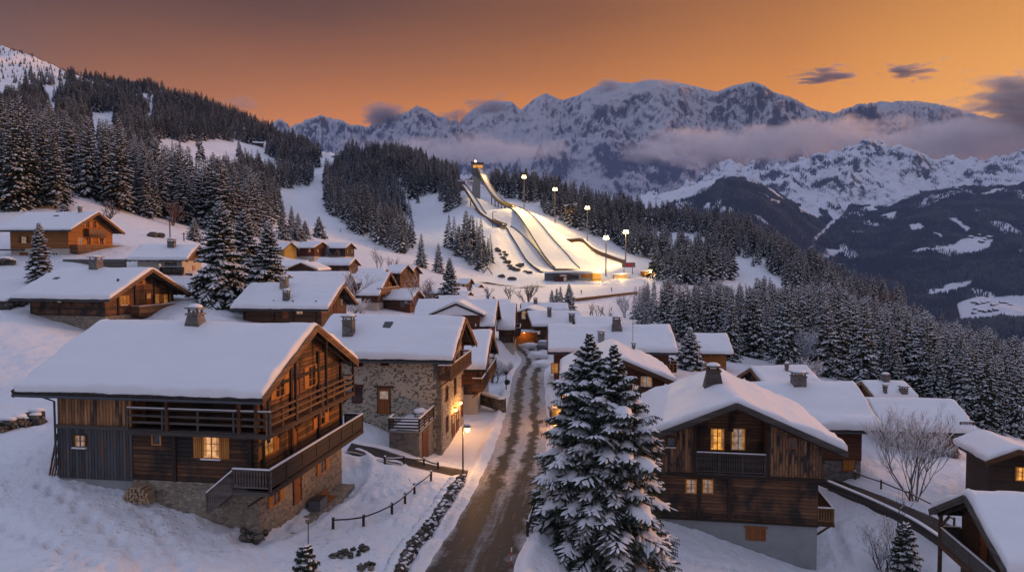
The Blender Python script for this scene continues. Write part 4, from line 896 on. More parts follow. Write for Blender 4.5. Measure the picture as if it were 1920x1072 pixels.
fh('mountain_hut', 'white-roofed farm above the dark wood on the right', 1605, 528, None, 16, 9, 5, 'log_far', .35, .9, 0, 'hut', group='huts on the hills')
fh('timber_chalet', 'low wide snowed roof between the wide roof and the steep gabled chalet', 668, 512, 168, 10, 9, -6, 'log_far', .4, .45)
fh('timber_chalet', 'small snow-roofed hut beside the orange-lit low chalet', 850, 552, 168, 7, 6, 8, 'log_brown', .45, .4)
fh('timber_chalet', 'snowed roof with brown gable left of the cross-gabled chalet', 752, 541, 150, 8, 8, -14, 'log_red', .45, .4)
fh('timber_chalet', 'little brown chalet on the bank left of the stadium road', 906, 553, 225, 7, 6, -18, 'log_far', .5, .4)
fh('timber_chalet', 'smallest snowed roof beside the stadium road', 934, 560, 205, 7, 6, 10, 'log_brown', .45, .4)
fh('timber_chalet', 'snow-covered chalet just under the red and yellow ones', 548, 487, 205, 9, 8, 5, 'log_brown', .4, .45)
fh('timber_chalet', 'square snowed roof below the frosted birch', 700, 502, 200, 8, 7, -10, 'log_brown', .45, .4)
# ------------------------------------------------------------------ trees
def needle_mat(name, a, b):
    m, nt = newmat(name); tc = N(nt, 'TexCoord').outputs['Object']; n = noise(nt, tc, 2.5, 4, .6)
    c = mixc(nt, N(nt, 'MapRange', {0: n, 1: .35, 2: .65}).outputs[0], a, b)
    finish(nt, bsdf(nt, c, .8)); return m
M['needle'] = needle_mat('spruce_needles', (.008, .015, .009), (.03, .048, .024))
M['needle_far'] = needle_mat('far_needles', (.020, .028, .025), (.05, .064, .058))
M['needle_hazy'] = needle_mat('hazy_needles', (.016, .024, .033), (.045, .062, .08))  # blue of the distance haze is put into these valley needles' colour
M['needle_frost'] = needle_mat('frosted_spruce', (.06, .07, .07), (.13, .145, .15))
M['frost'] = plain('frosted_needles', (.36, .38, .42), .8, var=.3, scale=1.)
M['bark'] = plain('bark', (.05, .037, .028), .95, var=.5, scale=4.)
M['twig'] = plain('bare_twigs', (.09, .07, .062), .95, var=.4, scale=2.)
M['twig_pale'] = plain('frosted_twigs', (.155, .15, .15), .95, var=.4, scale=2.)
M['twig_red'] = plain('reddish_twigs', (.12, .07, .052), .95, var=.4, scale=2.)
def rot_add(acc, V, Fc, ax, n):                       # helper: append
    acc[0].append(V); acc[1].append(Fc + n[0]); n[0] += len(V)
def spruce(seed, H, Rr, nbr, twigs, detail=2, droop=.5, low=.06, snowk=1., top=.9, lean=0., full=False):
    """returns (needle V,F tris), (snow V,F tris). detail 2: needle sprays; 1: twig blades; 0: one blade a branch"""
    rg = np.random.RandomState(seed); NV = []; NF = []; SV = []; SF = []; nn = [0]; ns = [0]
    for i in range(nbr):
        t = (i + rg.rand()) / nbr; h = low + (1 - low) * (1 - (1 - t) ** 1.0) if True else t
        h = low + (.985 - low) * t ** .92
        L = Rr * ((1 - h) ** top) * rg.uniform(.72, 1.12) + .05 * Rr * (1 - t) + .008 * H
        if full: L = Rr * 1.12 * (1 - math.exp(-2.6 * (1 - h))) * min(1., ((1 - h) / .26)) ** .55 * rg.uniform(.55, 1.12) + .004 * H
        nl_ = min(1., .35 + (1 - h) * 3.)
        az = i * 2.39996 + rg.uniform(-.5, .5); e0 = (.75 * h ** 1.5 - .12) + rg.uniform(-.12, .12); dr = droop * (1 - h * .75) * rg.uniform(.7, 1.3)
        ca, sa = math.cos(az), math.sin(az)
        def ax(s):                                     # branch axis: out, droop, tip lifting a little
            r = L * s; z = h * H + L * (math.tan(e0) * s - dr * s * s + .28 * dr * s ** 4 + .0)
            return np.array([ca * r + lean * h * h * H, sa * r, z])
        out = np.array([ca, sa, 0.]); side = np.array([-sa, ca, 0.]); upv = np.array([0, 0, 1.])
        if detail == 0:
            p0, p1, p2 = ax(.0), ax(.55), ax(1.); w = L * .30 + .12; dz = np.array([0, 0, -L * .22 - .12])
            V = np.array([p0, p1 + side * w, p2, p1 - side * w, p1 + dz, p0 + dz * .8]); Fc = np.array([[0, 1, 4], [1, 2, 4], [2, 3, 4], [3, 0, 4], [0, 1, 2], [0, 2, 3]])
            rot_add((NV, NF), V, Fc, None, nn)
            if rg.rand() < snowk:
                o = upv * (.05 + .02 * L); w2 = w * rg.uniform(.45, .95); a, b, c = ax(.3) + o, ax(.65) + o * 1.5, ax(.97) + o * .6
                rot_add((SV, SF), np.array([a, b + side * w2, c, b - side * w2, b + upv * .1]), np.array([[0, 1, 4], [1, 2, 4], [2, 3, 4], [3, 0, 4]]), None, ns)
            continue
        nt_ = max(3, int(twigs * (.45 + .55 * L / Rr)))
        for j in range(nt_ + 1):
            s = .16 + .84 * (j + .3 * rg.rand()) / nt_; s = min(s, 1.)
            for sd in ((-1, 1) if j < nt_ else (0,)):
                base = ax(s); lt = (L * .46 * (1 - s) ** .75 + .16 * L + .1) * rg.uniform(.7, 1.15)
                if sd == 0: d = out * .9 - upv * .25; lt = .16 * L + .12
                else:
                    an = rg.uniform(.75, 1.15); d = out * math.cos(an) + side * sd * math.sin(an) + upv * rg.uniform(-.42, -.05)
                d = d / np.linalg.norm(d); tip = base + d * lt - upv * lt * lt * .1
                pr = np.cross(d, upv); pr /= max(np.linalg.norm(pr), 1e-6)
                if detail == 1:
                    w = lt * .22 + .03; mid = (base + tip) / 2; hang = upv * (lt * .30 + .06)
                    V = np.array([base, mid + pr * w - hang * .3, tip, mid - pr * w - hang * .3, mid - hang]); Fc = np.array([[0, 1, 2], [0, 2, 3], [0, 4, 2]])
                    rot_add((NV, NF), V, Fc, None, nn)
                else:
                    k = max(3, int(lt / .11)); V = [base, tip]; Fc = []
                    for q in range(k):
                        f = (q + .5) / k; c = base + (tip - base) * f; l2 = nl_ * (.17 + .12 * rg.rand()) * (1.15 - .5 * f)
                        for sg in (-1, 1):
                            e = c + (pr * sg * .8 + d * .75 - upv * rg.uniform(.1, .75)) * l2; b1 = c - d * .035; b2 = c + d * .035 - upv * .02
                            n0 = len(V); V += [b1, b2, e]; Fc.append([n0, n0 + 1, n0 + 2])
                        e = c - upv * l2 * 1.1 + d * l2 * .3; n0 = len(V); V += [c - d * .05, c + d * .05, e]; Fc.append([n0, n0 + 1, n0 + 2])
                    V += [base + pr * .02, base - pr * .02]; Fc.append([1, len(V) - 2, len(V) - 1])
                    rot_add((NV, NF), np.array(V), np.array(Fc), None, nn)
                if rg.rand() < snowk * (.75 + .25 * s):
                    w = ((.075 * lt + .035) if detail == 1 else (.050 * lt + .036)) * rg.uniform(.7, 1.5); f0, f1 = rg.uniform(0, .2), rg.uniform(.55, .92)
                    if detail == 1: w *= 1.5; th = w * .9
                    else: th = w * .85
                    ring = 5 if detail == 2 else 3; pts = [(f0, .35), (f0 + (f1 - f0) * .35, 1.), (f0 + (f1 - f0) * .75, .85), (f1, .1)] if detail == 2 else [(f0, .5), ((f0 + f1) / 2, 1.), (f1, .1)]
                    V = []
                    for f, k in pts:
                        c = base + (tip - base) * f - upv * lt * lt * .1 * (f * f - f) * 0 + upv * .01
                        for a in np.linspace(0, math.pi, ring): V.append(c + pr * math.cos(a) * w * k + upv * math.sin(a) * th * k)
                    Fc = []
                    for a in range(len(pts) - 1):
                        for b in range(ring - 1): q = a * ring + b; Fc += [[q, q + 1, q + ring + 1], [q, q + ring + 1, q + ring]]
                    rot_add((SV, SF), np.array(V), np.array(Fc), None, ns)
        if detail == 2 and L > .35 and rg.rand() < .8 * snowk:          # a thicker pad over the outer branch
            ring = 6; V = []; pts = np.linspace(.38, .98, 6); a0 = rg.uniform(.7, 1.25)
            for q, f in enumerate(pts):
                k = math.sin(math.pi * (.12 + .82 * q / 5)) ; c = ax(f); w = (.20 * L ** .8) * k * a0 * rg.uniform(.6, 1.4)
                for a in np.linspace(-.25, math.pi + .25, ring): V.append(c + side * math.cos(a) * w + upv * (math.sin(a) * w * .62 + .02))
            Fc = []
            for a in range(5):
                for b in range(ring - 1): q = a * ring + b; Fc += [[q, q + 1, q + ring + 1], [q, q + ring + 1, q + ring]]
            rot_add((SV, SF), np.array(V), np.array(Fc), None, ns)
    return (np.concatenate(NV), np.concatenate(NF)), (np.concatenate(SV), np.concatenate(SF))
def crown_mesh(a, b, c, d):
    mi = np.concatenate([np.zeros(len(b), np.int32), np.ones(len(d), np.int32)]); me = npmesh('crown', np.concatenate([a, c]), np.concatenate([b, d + len(a)]), [M['needle'], M['tree_snow']], mi)
    me.polygons.foreach_set('use_smooth', mi.astype(bool)); return me
def spruce_parts(root, seed, H, Rr, nbr, twigs, detail, **kw):
    (a, b), (c, d) = spruce(seed, H, Rr, nbr, twigs, detail, **kw)
    link('crown', crown_mesh(a, b, c, d), root)
    r0 = .018 * H + .04; MB().tube([(0, 0, -1.), (0, 0, H * .3), (0, 0, H * .97)], [r0, r0 * .75, .02], 8).build('trunk', M['bark'], root, True)
def px_h(x, y, z, py):                               # height of a tree at (x,y,z) whose tip shows at photo row py
    v = (536 - py) / F; return y * (-ST + v * CT) / (CT + v * ST) - z
def big_tree(label, px, D, pyt, Rr, seed, nbr, twigs, detail, group=None, zoff=0., **kw):
    x = xat(px, D); z = gz(x, D) + zoff; H = px_h(x, D, z, pyt)
    o = empty('spruce_tree', (x, D, z), 0, label, 'spruce', group); spruce_parts(o, seed, H, Rr, nbr, twigs, detail, **kw); return o
big_tree('tallest snow-laden spruce in front of the right chalet, beside the street', 1106, 44.6, 618, 3.55, 11, 285, 20, 2, droop=.5, low=.02, snowk=1., full=True)
big_tree('spruce grown into its taller twin on the right, against the front right chalet', 1152, 43.6, 640, 3.6, 12, 255, 20, 2, droop=.5, low=.02, snowk=1., full=True)
big_tree('broad snowy spruce, front one of three beside the long plank chalet', 415, 106, 375, 4.9, 13, 210, 9, 1, droop=.55, low=.03, snowk=.95, top=.85)
big_tree('snowy spruce behind the broadest of the three by the plank chalet', 458, 116, 392, 4.4, 14, 180, 9, 1, droop=.5, low=.03, top=.85)
big_tree('snowy spruce on the right of the three above the plank chalet roof', 503, 113, 414, 4.2, 15, 180, 9, 1, droop=.55, low=.03, top=.85)
big_tree('small snow-caked spruce in front of the honey coloured chalet', 75, 109, 416, 2.3, 16, 120, 8, 1, droop=.4, low=.02, snowk=1., top=.9)
big_tree('lone dark spruce between the village roofs, left of the stadium road', 843, 172, 482, 3.9, 17, 130, 9, 1, droop=.35, low=.03, snowk=.75, top=.95)
big_tree('snowy spruce between the long red chalet and the orange hut', 1296, 101, 614, 2.5, 18, 120, 8, 1, droop=.35, low=.03, top=.9)
big_tree('lone spruce standing on the ski slope above the dark long chalet', 599, 345, 405, 4.6, 19, 110, 7, 1, droop=.4, low=.03, top=.95)
big_tree('small spruce right of the dark long chalet by the ski slope', 614, 245, 461, 2.2, 20, 70, 6, 1, droop=.35, low=.03, top=.95)
big_tree('tallest of the small spruces beyond the roofs, under the snowy bank', 1067, 222, 531, 3.0, 21, 110, 7, 1, group=None, droop=.35, low=.03, top=.95)
for px, py, D in ((1035, 543, 222), (1044, 540, 226), (1051, 537, 229)):
    big_tree('small spruce in the clump left of the tallest one under the snowy bank', px, D, py, 1.9, 22 + px, 70, 6, 1, 'spruce clump under the snowy bank', droop=.35, low=.03, top=.95)
big_tree('stunted snow-covered spruce in the lower right yard', 1708, 49.5, 978, 1.25, 31, 70, 9, 2, droop=.3, low=.02, top=.7)
big_tree('little dark spruce sapling at the bottom edge by the yard', 566, 34.5, 1022, .75, 32, 40, 8, 2, droop=.15, low=.02, top=.6)
big_tree('dark spruce bush above the roof of the honey coloured chalet', 123, 175, 383, 2.2, 33, 50, 6, 1, droop=.3, top=.8)
big_tree('small spruce on the meadow behind the black-brown chalet', 365, 185, 408, 2.6, 34, 70, 6, 1, droop=.35, top=.95)
# bare trees
def bare(seed, H, stems=3, spread=.5, depth=5, m='twig', snow=.5, r0=.12, thin=.6):
    rg = random.Random(seed); mb = MB(); sn = MB()
    def grow(p, d, L, r, k):
        n = 3; pts = [p]
        for i in range(n):
            d = (d + Vector((rg.uniform(-.22, .22), rg.uniform(-.22, .22), rg.uniform(-.05, .2)))).normalized(); pts.append(pts[-1] + d * L / n)
        mb.tube(pts, [r, r * .9, r * .8, r * .66], 5 if r > .04 else 3, False)
        if snow and abs(d.z) < .93 and rg.random() < snow: sn.tube([q + Vector((0, 0, r * .7)) for q in pts], [r * .5 + .012] * 4, 3, False)
        if k == 0: return
        for i in range(rg.randint(3, 4) if k > 1 else 3):
            q = pts[rg.choice((1, 2, 3, 3))]; a = Vector((rg.uniform(-1, 1), rg.uniform(-1, 1), rg.uniform(-.25, .6)))
            grow(q, (d * 1. + a * spread * 1.5).normalized(), L * rg.uniform(.55, .8), r * thin, k - 1)
    for i in range(stems):
        a = 2 * math.pi * i / stems + rg.uniform(0, .8); d = Vector((math.cos(a) * .28, math.sin(a) * .28, 1)) if stems > 1 else Vector((0, 0, 1))
        grow(Vector((math.cos(a) * .15 * (stems > 1), math.sin(a) * .15 * (stems > 1), -.4)), d.normalized(), H * .36, r0 * rg.uniform(.7, 1.1), depth)
    return mb, sn
def bare_tree(label, px, D, pyt, seed, stems=3, spread=.5, depth=4, m='twig', snow=.5, r0=.12, name='bare_tree', cat='bare tree', group=None, gx=None):
    x = xat(px, D); z = gz(x, D); H = px_h(x, D, z, pyt); mb, sn = bare(seed, H, stems, spread, depth, m, snow, r0)
    o = empty(name, (x, D, z), 0, label, cat, group); mx = max(v[2] for v in mb.v); k = H / mx; o.scale = (k, k, k)
    nf = len(mb.f); mb.add(sn.v, sn.f); bo = mb.build('branches', M[m], o); bo.data.materials.append(M['tree_snow']); bo.data.polygons.foreach_set('material_index', [int(i >= nf) for i in range(len(mb.f))])
    return o
bare_tree('bare multi-stemmed maple with snow on its twigs in the right-hand yard', 1722, 60, 738, 3, 5, .40, 5, 'twig_pale', .8, .10)
bare_tree('bare rounded tree beside the honey coloured chalet', 205, 150, 374, 4, 1, .55, 5, 'twig', .15, .26)
bare_tree('bare slender tree in front of the steep gabled chalet', 783, 138, 506, 5, 2, .5, 4, 'twig', .4, .13)
bare_tree('frosted bare tree leaning against the wide snowed roof', 655, 138, 498, 6, 2, .6, 4, 'frost', .5, .16)
bare_tree('frosted birch below the ski slope, right of the dark chalet', 710, 255, 458, 7, 2, .5, 4, 'frost', .2, .2)
bare_tree('bare grey trees in a tuft left of the small spruce clump', 990, 215, 528, 8, 4, .35, 4, 'twig', .1, .14)
bare_tree('bluish bare tree at the left edge of the dark wood', 1172, 228, 548, 9, 3, .5, 4, 'frost', .0, .16)
bare_tree('tall bare frosted tree standing in the dark wood above the roofs', 1497, 118, 600, 10, 3, .6, 5, 'frost', .3, .13)
bare_tree('reddish bare tree at the rim of the wood by the meadow', 325, 228, 372, 12, 3, .6, 4, 'twig_red', .1, .2)
bare_tree('round brown bare thicket beside the judges tower', 1018, 590, 372, 13, 6, .6, 3, 'twig_red', .1, .3)
bare_tree('bare grey thicket in the right-hand snow strip below the wood', 1240, 520, 436, 14, 5, .6, 3, 'twig', .2, .25)
for px, D, py in ((1110, 200, 566), (1122, 204, 570), (1140, 190, 572)):
    bare_tree('small reddish bare tree in a row beyond the round dormer roof', px, D, py, px, 2, .35, 3, 'twig_red', .3, .1, group='row of small bare trees')
bare_tree('brown leafless grove crowning the ridge beside the white-roofed farm', 1650, 400, 530, 15, 7, .8, 3, 'twig_red', .0, .35)
bare_tree('snow-bent frosted shrub left of the steep gabled chalet', 672, 128, 560, 16, 5, .9, 4, 'twig', .9, .08, 'shrub', 'shrub')
bare_tree('snow-heaped bare bush on the bank by the street bend', 926, 98, 668, 17, 6, .9, 4, 'twig', .9, .07, 'shrub', 'shrub')
bare_tree('snow-heaped low bush at the inner edge of the street bend', 948, 104, 672, 18, 6, .9, 4, 'twig', .9, .06, 'shrub', 'shrub')
bare_tree('snowy bare shrub in front of the little snow-covered spruce', 1668, 51, 968, 19, 5, .6, 4, 'twig', .7, .05, 'shrub', 'shrub')
bare_tree('dry thin sapling in the lower right yard', 1690, 52.5, 915, 20, 1, .35, 3, 'twig', .2, .035, 'sapling', 'sapling')
bare_tree('brown dry hedge tuft under the reddish chalet with end balcony', 1790, 73, 838, 22, 8, .5, 3, 'twig_red', .3, .05, 'shrub', 'shrub')
bare_tree('snowed shrub right of the reddish chalet roof by the wood', 1520, 100, 664, 23, 6, .9, 3, 'frost', .6, .07, 'shrub', 'shrub')
for px, D, py, sd_ in ((560, 300, 398, 1), (548, 310, 385, 2), (573, 320, 413, 3), (531, 290, 373, 4), (790, 330, 437, 5), (822, 322, 455, 6)):
    big_tree('dark spruce in the loose row on the open ski slope', px, D, py, 3.6, 500 + sd_, 90, 6, 1, 'loose spruces on the ski slope', droop=.45, low=.03, top=.9)
for px, D, py, sd_, m in ((640, 190, 515, 41, 'frost'), (690, 170, 528, 42, 'frost'), (805, 160, 522, 43, 'twig'), (735, 230, 476, 44, 'twig_red'), (915, 210, 534, 45, 'twig'), (955, 240, 536, 46, 'twig'), (880, 230, 530, 47, 'twig_red'), (625, 240, 470, 48, 'twig')):
    bare_tree('bare leafless tree among the snowed roofs below the ski slope', px, D, py, sd_, 3, .5, 3, m, .4, .12, group='bare trees among the roofs')
# ---- woods
def inpoly(px, py, poly):
    n = len(poly); r = np.zeros(px.shape, bool); j = n - 1
    for i in range(n):
        xi, yi = poly[i]; xj, yj = poly[j]
        c = ((yi > py) != (yj > py)) & (px < (xj - xi) * (py - yi) / (yj - yi + 1e-9) + xi); r ^= c; j = i
    return r
W_IN = [  # where trunks stand: outlines in the photo (foot of the tree), nearest and farthest distance, spacing
 ([(-260,150),(60,180),(200,205),(420,260),(560,310),(600,296),(602,300),(575,352),(500,352),(470,342),(475,350),(520,352),(526,410),(470,440),(420,440),(300,410),(232,403),(180,378),(106,350),(108,392),(0,396),(-260,420)], 150, 900, 0),
 ([(-260,60),(60,110),(140,150),(260,170),(420,215),(520,262),(604,292),(560,320),(420,300),(200,260),(-260,240)], 600, 1350, 0),
 ([(650,292),(690,296),(790,306),(800,345),(790,400),(800,440),(775,472),(752,474),(715,460),(650,428),(612,396),(608,345)], 320, 1150, 0),
 ([(690,290),(760,300),(850,322),(870,330),(872,352),(830,360),(770,350),(740,330)], 500, 1100, 0),
 ([(880,340),(1000,362),(1010,378),(960,372),(885,352)], 560, 900, 0),
 ([(985,360),(1100,388),(1200,408),(1300,430),(1345,450),(1290,446),(1262,470),(1225,500),(1195,488),(1150,455),(1080,430),(1020,398),(985,385)], 500, 900, 0),
 ([(800,330),(868,350),(880,400),(915,430),(926,470),(922,505),(890,506),(850,474),(815,440),(800,400)], 360, 720, 0),
 ([(1270,470),(1350,470),(1380,510),(1360,532),(1300,540),(1230,530),(1222,505),(1250,500)], 400, 640, 0),
 ([(1275,420),(1400,445),(1500,500),(1600,560),(1700,600),(1640,620),(1540,600),(1470,545),(1440,515),(1380,490),(1340,462),(1290,440)], 330, 760, 0),
 ([(1195,590),(1300,600),(1420,595),(1560,610),(1700,640),(1800,680),(2050,760),(2060,880),(1920,835),(1800,785),(1700,735),(1640,725),(1520,700),(1400,692),(1310,655),(1245,640),(1188,602)], 96, 420, 0),
 ([(-200,70),(0,92),(60,104),(130,136),(150,155),(60,160),(-200,130)], 850, 1400, 11),
]
SUMMIT = [(-300,40),(60,92),(150,136),(120,150),(60,142),(0,165),(-300,150)]
THIN = [[(735,325),(770,335),(840,372),(866,352),(880,400),(925,425),(895,440),(850,412),(800,422),(765,422),(745,395)]]
JUMP = [(856,336),(905,342),(960,395),(968,420),(1000,470),(1030,507),(955,508),(930,462),(925,444),(895,414),(864,372)]
HARD = [[(505,353),(610,350),(612,396),(578,402),(560,388),(530,374)], [(556,380),(612,396),(700,462),(640,480),(562,440)]]
CLEAR = [[(160,214),(222,214),(215,236),(190,258),(172,262)], [(288,262),(330,266),(370,260),(440,264),(505,270),(500,282),(440,286),(400,300),(380,312),(350,300),(300,290)], [(82,150),(105,160),(108,205),(95,200)],
         [(265,190),(290,198),(292,215),(275,212)], [(1365,498),(1440,510),(1470,540),(1420,530),(1380,520)], [(790,352),(830,372),(872,396),(866,412),(830,398),(800,372)], [(765,418),(800,430),(836,452),(820,466),(775,440)]]
SPOTS = [(-1,)]
def scatter():
    rg = np.random.RandomState(77); out = []
    for poly, d0, d1, gap in W_IN:
        px = rg.uniform(min(p[0] for p in poly), max(p[0] for p in poly), 90000); lo, hi = math.log(d0), math.log(d1)
        D = np.sqrt(rg.uniform(d0 ** 2, d1 ** 2, 90000)); X = (px - 960) / F * D
        Z = tps(X, D); dd = D * CT - Z * ST; uu = D * ST + Z * CT; qx = 960 + F * X / dd; qy = 536 - F * uu / dd
        ok = inpoly(qx, qy, poly)
        hp = 21. * F / D; jx = fbm(X / 30, D / 30, 3, 91) * 16; jy = fbm(X / 30, D / 30, 3, 92) * 10; stray = rg.rand(len(qx)) < .0008
        for c in CLEAR: ok &= ~(inpoly(qx + jx, qy + jy, c) | inpoly(qx + jx, qy + jy - .33 * hp, c) | inpoly(qx + jx, qy + jy - .66 * hp, c) | inpoly(qx + jx, qy + jy - hp, c)) | stray
        for k in (0., .4, .8): ok &= ~inpoly(qx, qy - k * hp, JUMP)
        ok &= ~((fbm(X / 38, D / 38, 3, 95) < -.30) & (D > 330) & (gap == 0) & (rg.rand(len(qx)) < .9985))
        for c in HARD: ok &= ~inpoly(qx, qy, c)
        for c in THIN: ok &= ~(inpoly(qx, qy - .5 * hp, c) & (rg.rand(len(qx)) < .992))
        if not gap: ok &= ~inpoly(qx, qy, SUMMIT) & ~inpoly(qx, qy - hp, SUMMIT)
        X, D, qx, qy = X[ok], D[ok], qx[ok], qy[ok]; dens = fbm(X / 45, D / 45, 3, 55); sp = np.where(gap > 0, gap, np.where(D < 300, 4.8, 5.6)) * (1 + .35 * (dens < -.25)); cell = {}
        for x, y, a, b, s_ in zip(X, D, qx, qy, sp):
            k = (int(x // s_), int(y // s_)); bad = False
            for i in (-1, 0, 1):
                for j in (-1, 0, 1):
                    for q in cell.get((k[0] + i, k[1] + j), ()):
                        if (q[0] - x) ** 2 + (q[1] - y) ** 2 < s_ * s_: bad = True
            if not bad: cell.setdefault(k, []).append((x, y)); out.append((x, y, a, b))
    return np.array(out)
TR = scatter(); TZ = ground(TR[:, 0], TR[:, 1])
_rg = np.random.RandomState(5)
near_r = (TR[:, 2] > 1150) & (TR[:, 1] < 330) & (TR[:, 3] > 575)
TH_ = np.where(near_r, _rg.uniform(11, 25, len(TR)), np.where(TR[:, 1] < 320, _rg.uniform(15, 29, len(TR)), 8 + 18 * _rg.beta(2, 1.6, len(TR))))
TH_ *= np.where((TR[:, 2] > 1640) & near_r & (TR[:, 1] < 130), .8, 1.)
TH_ = np.where(inpoly(TR[:, 2], TR[:, 3], SUMMIT), TH_ * .36, TH_)
TH_ = np.where((TR[:, 3] < 180) & (TR[:, 2] < 260) & (TR[:, 1] > 900), TH_ * .8, TH_)
# visible size decides which become trees of their own
LINE = np.array([(1150, 500), (1190, 530), (1240, 514), (1330, 524), (1400, 528), (1430, 516), (1480, 534), (1560, 520), (1640, 556), (1700, 576), (1760, 592), (1820, 603), (1870, 616), (1950, 630)], float)
_lim = np.interp(TR[:, 2], LINE[:, 0], LINE[:, 1]) + fbm(TR[:, 2] / 16, TR[:, 2] * 0, 2, 8) * 14 + _rg.uniform(0, 14, len(TR))
_mx = np.array([px_h(x, y, z, l) for x, y, z, l in zip(TR[:, 0], TR[:, 1], TZ, _lim)]); TH_ = np.where(near_r, np.minimum(TH_, _mx), TH_); _ok = (TH_ > 8) | ~near_r
TR, TZ, TH_, near_r = TR[_ok], TZ[_ok], TH_[_ok], near_r[_ok]
vis = TH_ / TR[:, 1]; order = np.argsort(-vis)
# hide-test: skip trees standing behind nearer ones in nearly the same sight line
TOP = 536 - F * ((TR[:, 1] * ST + (TZ + TH_) * CT) / (TR[:, 1] * CT - (TZ + TH_) * ST))
colmin = np.full(2600, 1e9); seen = np.zeros(len(TR), bool)
for i in np.argsort(TR[:, 1]):
    c = int(TR[i, 2]) + 330; w = max(1, int(1.3 * F / TR[i, 1])); c0, c1 = max(c - w, 0), min(c + w + 1, 2600)
    if c1 <= c0: continue
    seen[i] = TOP[i] < colmin[c0:c1].max() - 2 and -30 < TR[i, 2] < 1950
    colmin[c0:c1] = np.minimum(colmin[c0:c1], TOP[i] + 4)
lone = [i for i in order if seen[i]][:262]
NP = 8
PROTO = [spruce(100 + k, 20., (3.7, 3.1, 4.3, 2.8, 3.5, 4.6, 3.2, 4.0)[k], (105, 110, 96, 112, 100, 90, 104, 100)[k], 6, 1, droop=(.5, .65, .4, .7, .55, .45, .75, .5)[k], low=(.04, .10, .03, .06, .16, .04, .05, .08)[k],
    snowk=(.85, .7, .95, .5, .75, .9, .6, .8)[k], top=(.8, .95, .7, 1., .85, .75, .9, .65)[k], lean=(.0, .02, -.015, .03, -.02, .01, .0, -.03)[k]) for k in range(NP)]
PM = []
for k, ((a, b), (c, d)) in enumerate(PROTO):
    PM.append(crown_mesh(a, b, c, d))
tk = MB().tube([(0, 0, -2), (0, 0, 6), (0, 0, 19)], [.28, .2, .03], 6).build('trunk', M['bark']); TM = tk.data; bpy.data.objects.remove(tk)
def stand(i):
    px, py, D = TR[i, 2], TR[i, 3], TR[i, 1]
    if px > 1150: return ('snow-striped spruce in the dark wood right of the village, above the chalet roofs', 'spruces of the dark wood on the right') if D < 330 else ('spruce on the wooded ridge right of the floodlit hill', 'spruces of the ridge right of the ski jump')
    if px < 600: return ('tall snow-striped spruce in the wood above the left meadow', 'spruces of the left-hand wood')
    if px < 800: return ('spruce in the wood between the ski slope and the ski jump', 'spruces beside the ski slope')
    return ('spruce in the grove left of the small ski jump', 'spruces left of the ski jump')
for n_, i in enumerate(lone):
    k = int(_rg.randint(NP)); lab, grp = stand(i)
    o = empty('spruce_tree', (TR[i, 0], TR[i, 1], TZ[i] - .2), _rg.uniform(0, 6.28), lab, 'spruce', grp); s = TH_[i] / 20; w = s * _rg.uniform(.85, 1.3); o.scale = (w, w, s)
    link('trunk', TM, o); link('crown', PM[k], o)
rest = np.array([i for i in range(len(TR)) if i not in set(lone)])
def merge_forest(name, idx, detail_parts, label_kind, heights=None):
    VV = []; FF = []; MI = []; n = 0
    for i in idx:
        D = TR[i, 1]; k = int(_rg.randint(len(detail_parts))); (a, b), (c, d) = detail_parts[k]; t = _rg.uniform(0, 6.28); s = TH_[i] / 20; w = s * _rg.uniform(.85, 1.25)
        fr = 2 if _rg.rand() < .22 else 0
        co, si = math.cos(t) * w, math.sin(t) * w; Mx = np.array([[co, si, 0], [-si, co, 0], [0, 0, s]])
        for v, f, mi in ((a, b, 0), (c, d, 1)):
            VV.append((v @ Mx + np.array([TR[i, 0], D, TZ[i] - .2])).astype(np.float32)); FF.append(f + n); MI.append(np.full(len(f), mi if mi else fr)); n += len(v)
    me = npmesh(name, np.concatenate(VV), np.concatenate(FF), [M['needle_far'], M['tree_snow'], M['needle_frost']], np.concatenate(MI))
    return tag(link(name, me), kind='stuff')
LOW = [spruce(300 + k, 20., (4.3, 3.4, 5.2, 4.0, 2.9, 4.7)[k], 84, 0, 0, droop=(.55, .7, .45, .6, .8, .5)[k], low=(.03, .1, .03, .05, .14, .06)[k], snowk=(.95, .75, 1., .85, .6, 1.)[k], top=(.85, 1., .7, .9, 1.05, .6)[k], lean=(0, .02, 0, -.02, .03, 0)[k]) for k in range(6)]
NEARFOR = [i for i in rest if TR[i, 1] < 330]; FARFOR = [i for i in rest if TR[i, 1] >= 330]
MIDP = [spruce(400 + k, 20., (3.5, 3.1)[k], 80, 5, 1, droop=.55, low=.04, snowk=(.8, .65)[k], top=.85) for k in range(2)]
if NEARFOR: merge_forest('spruce_wood', NEARFOR, MIDP, 'stuff')
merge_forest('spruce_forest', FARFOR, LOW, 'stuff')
print('TREES', len(TR), 'lone', len(lone), 'near rest', len(NEARFOR), 'far', len(FARFOR), 'seen', seen.sum())
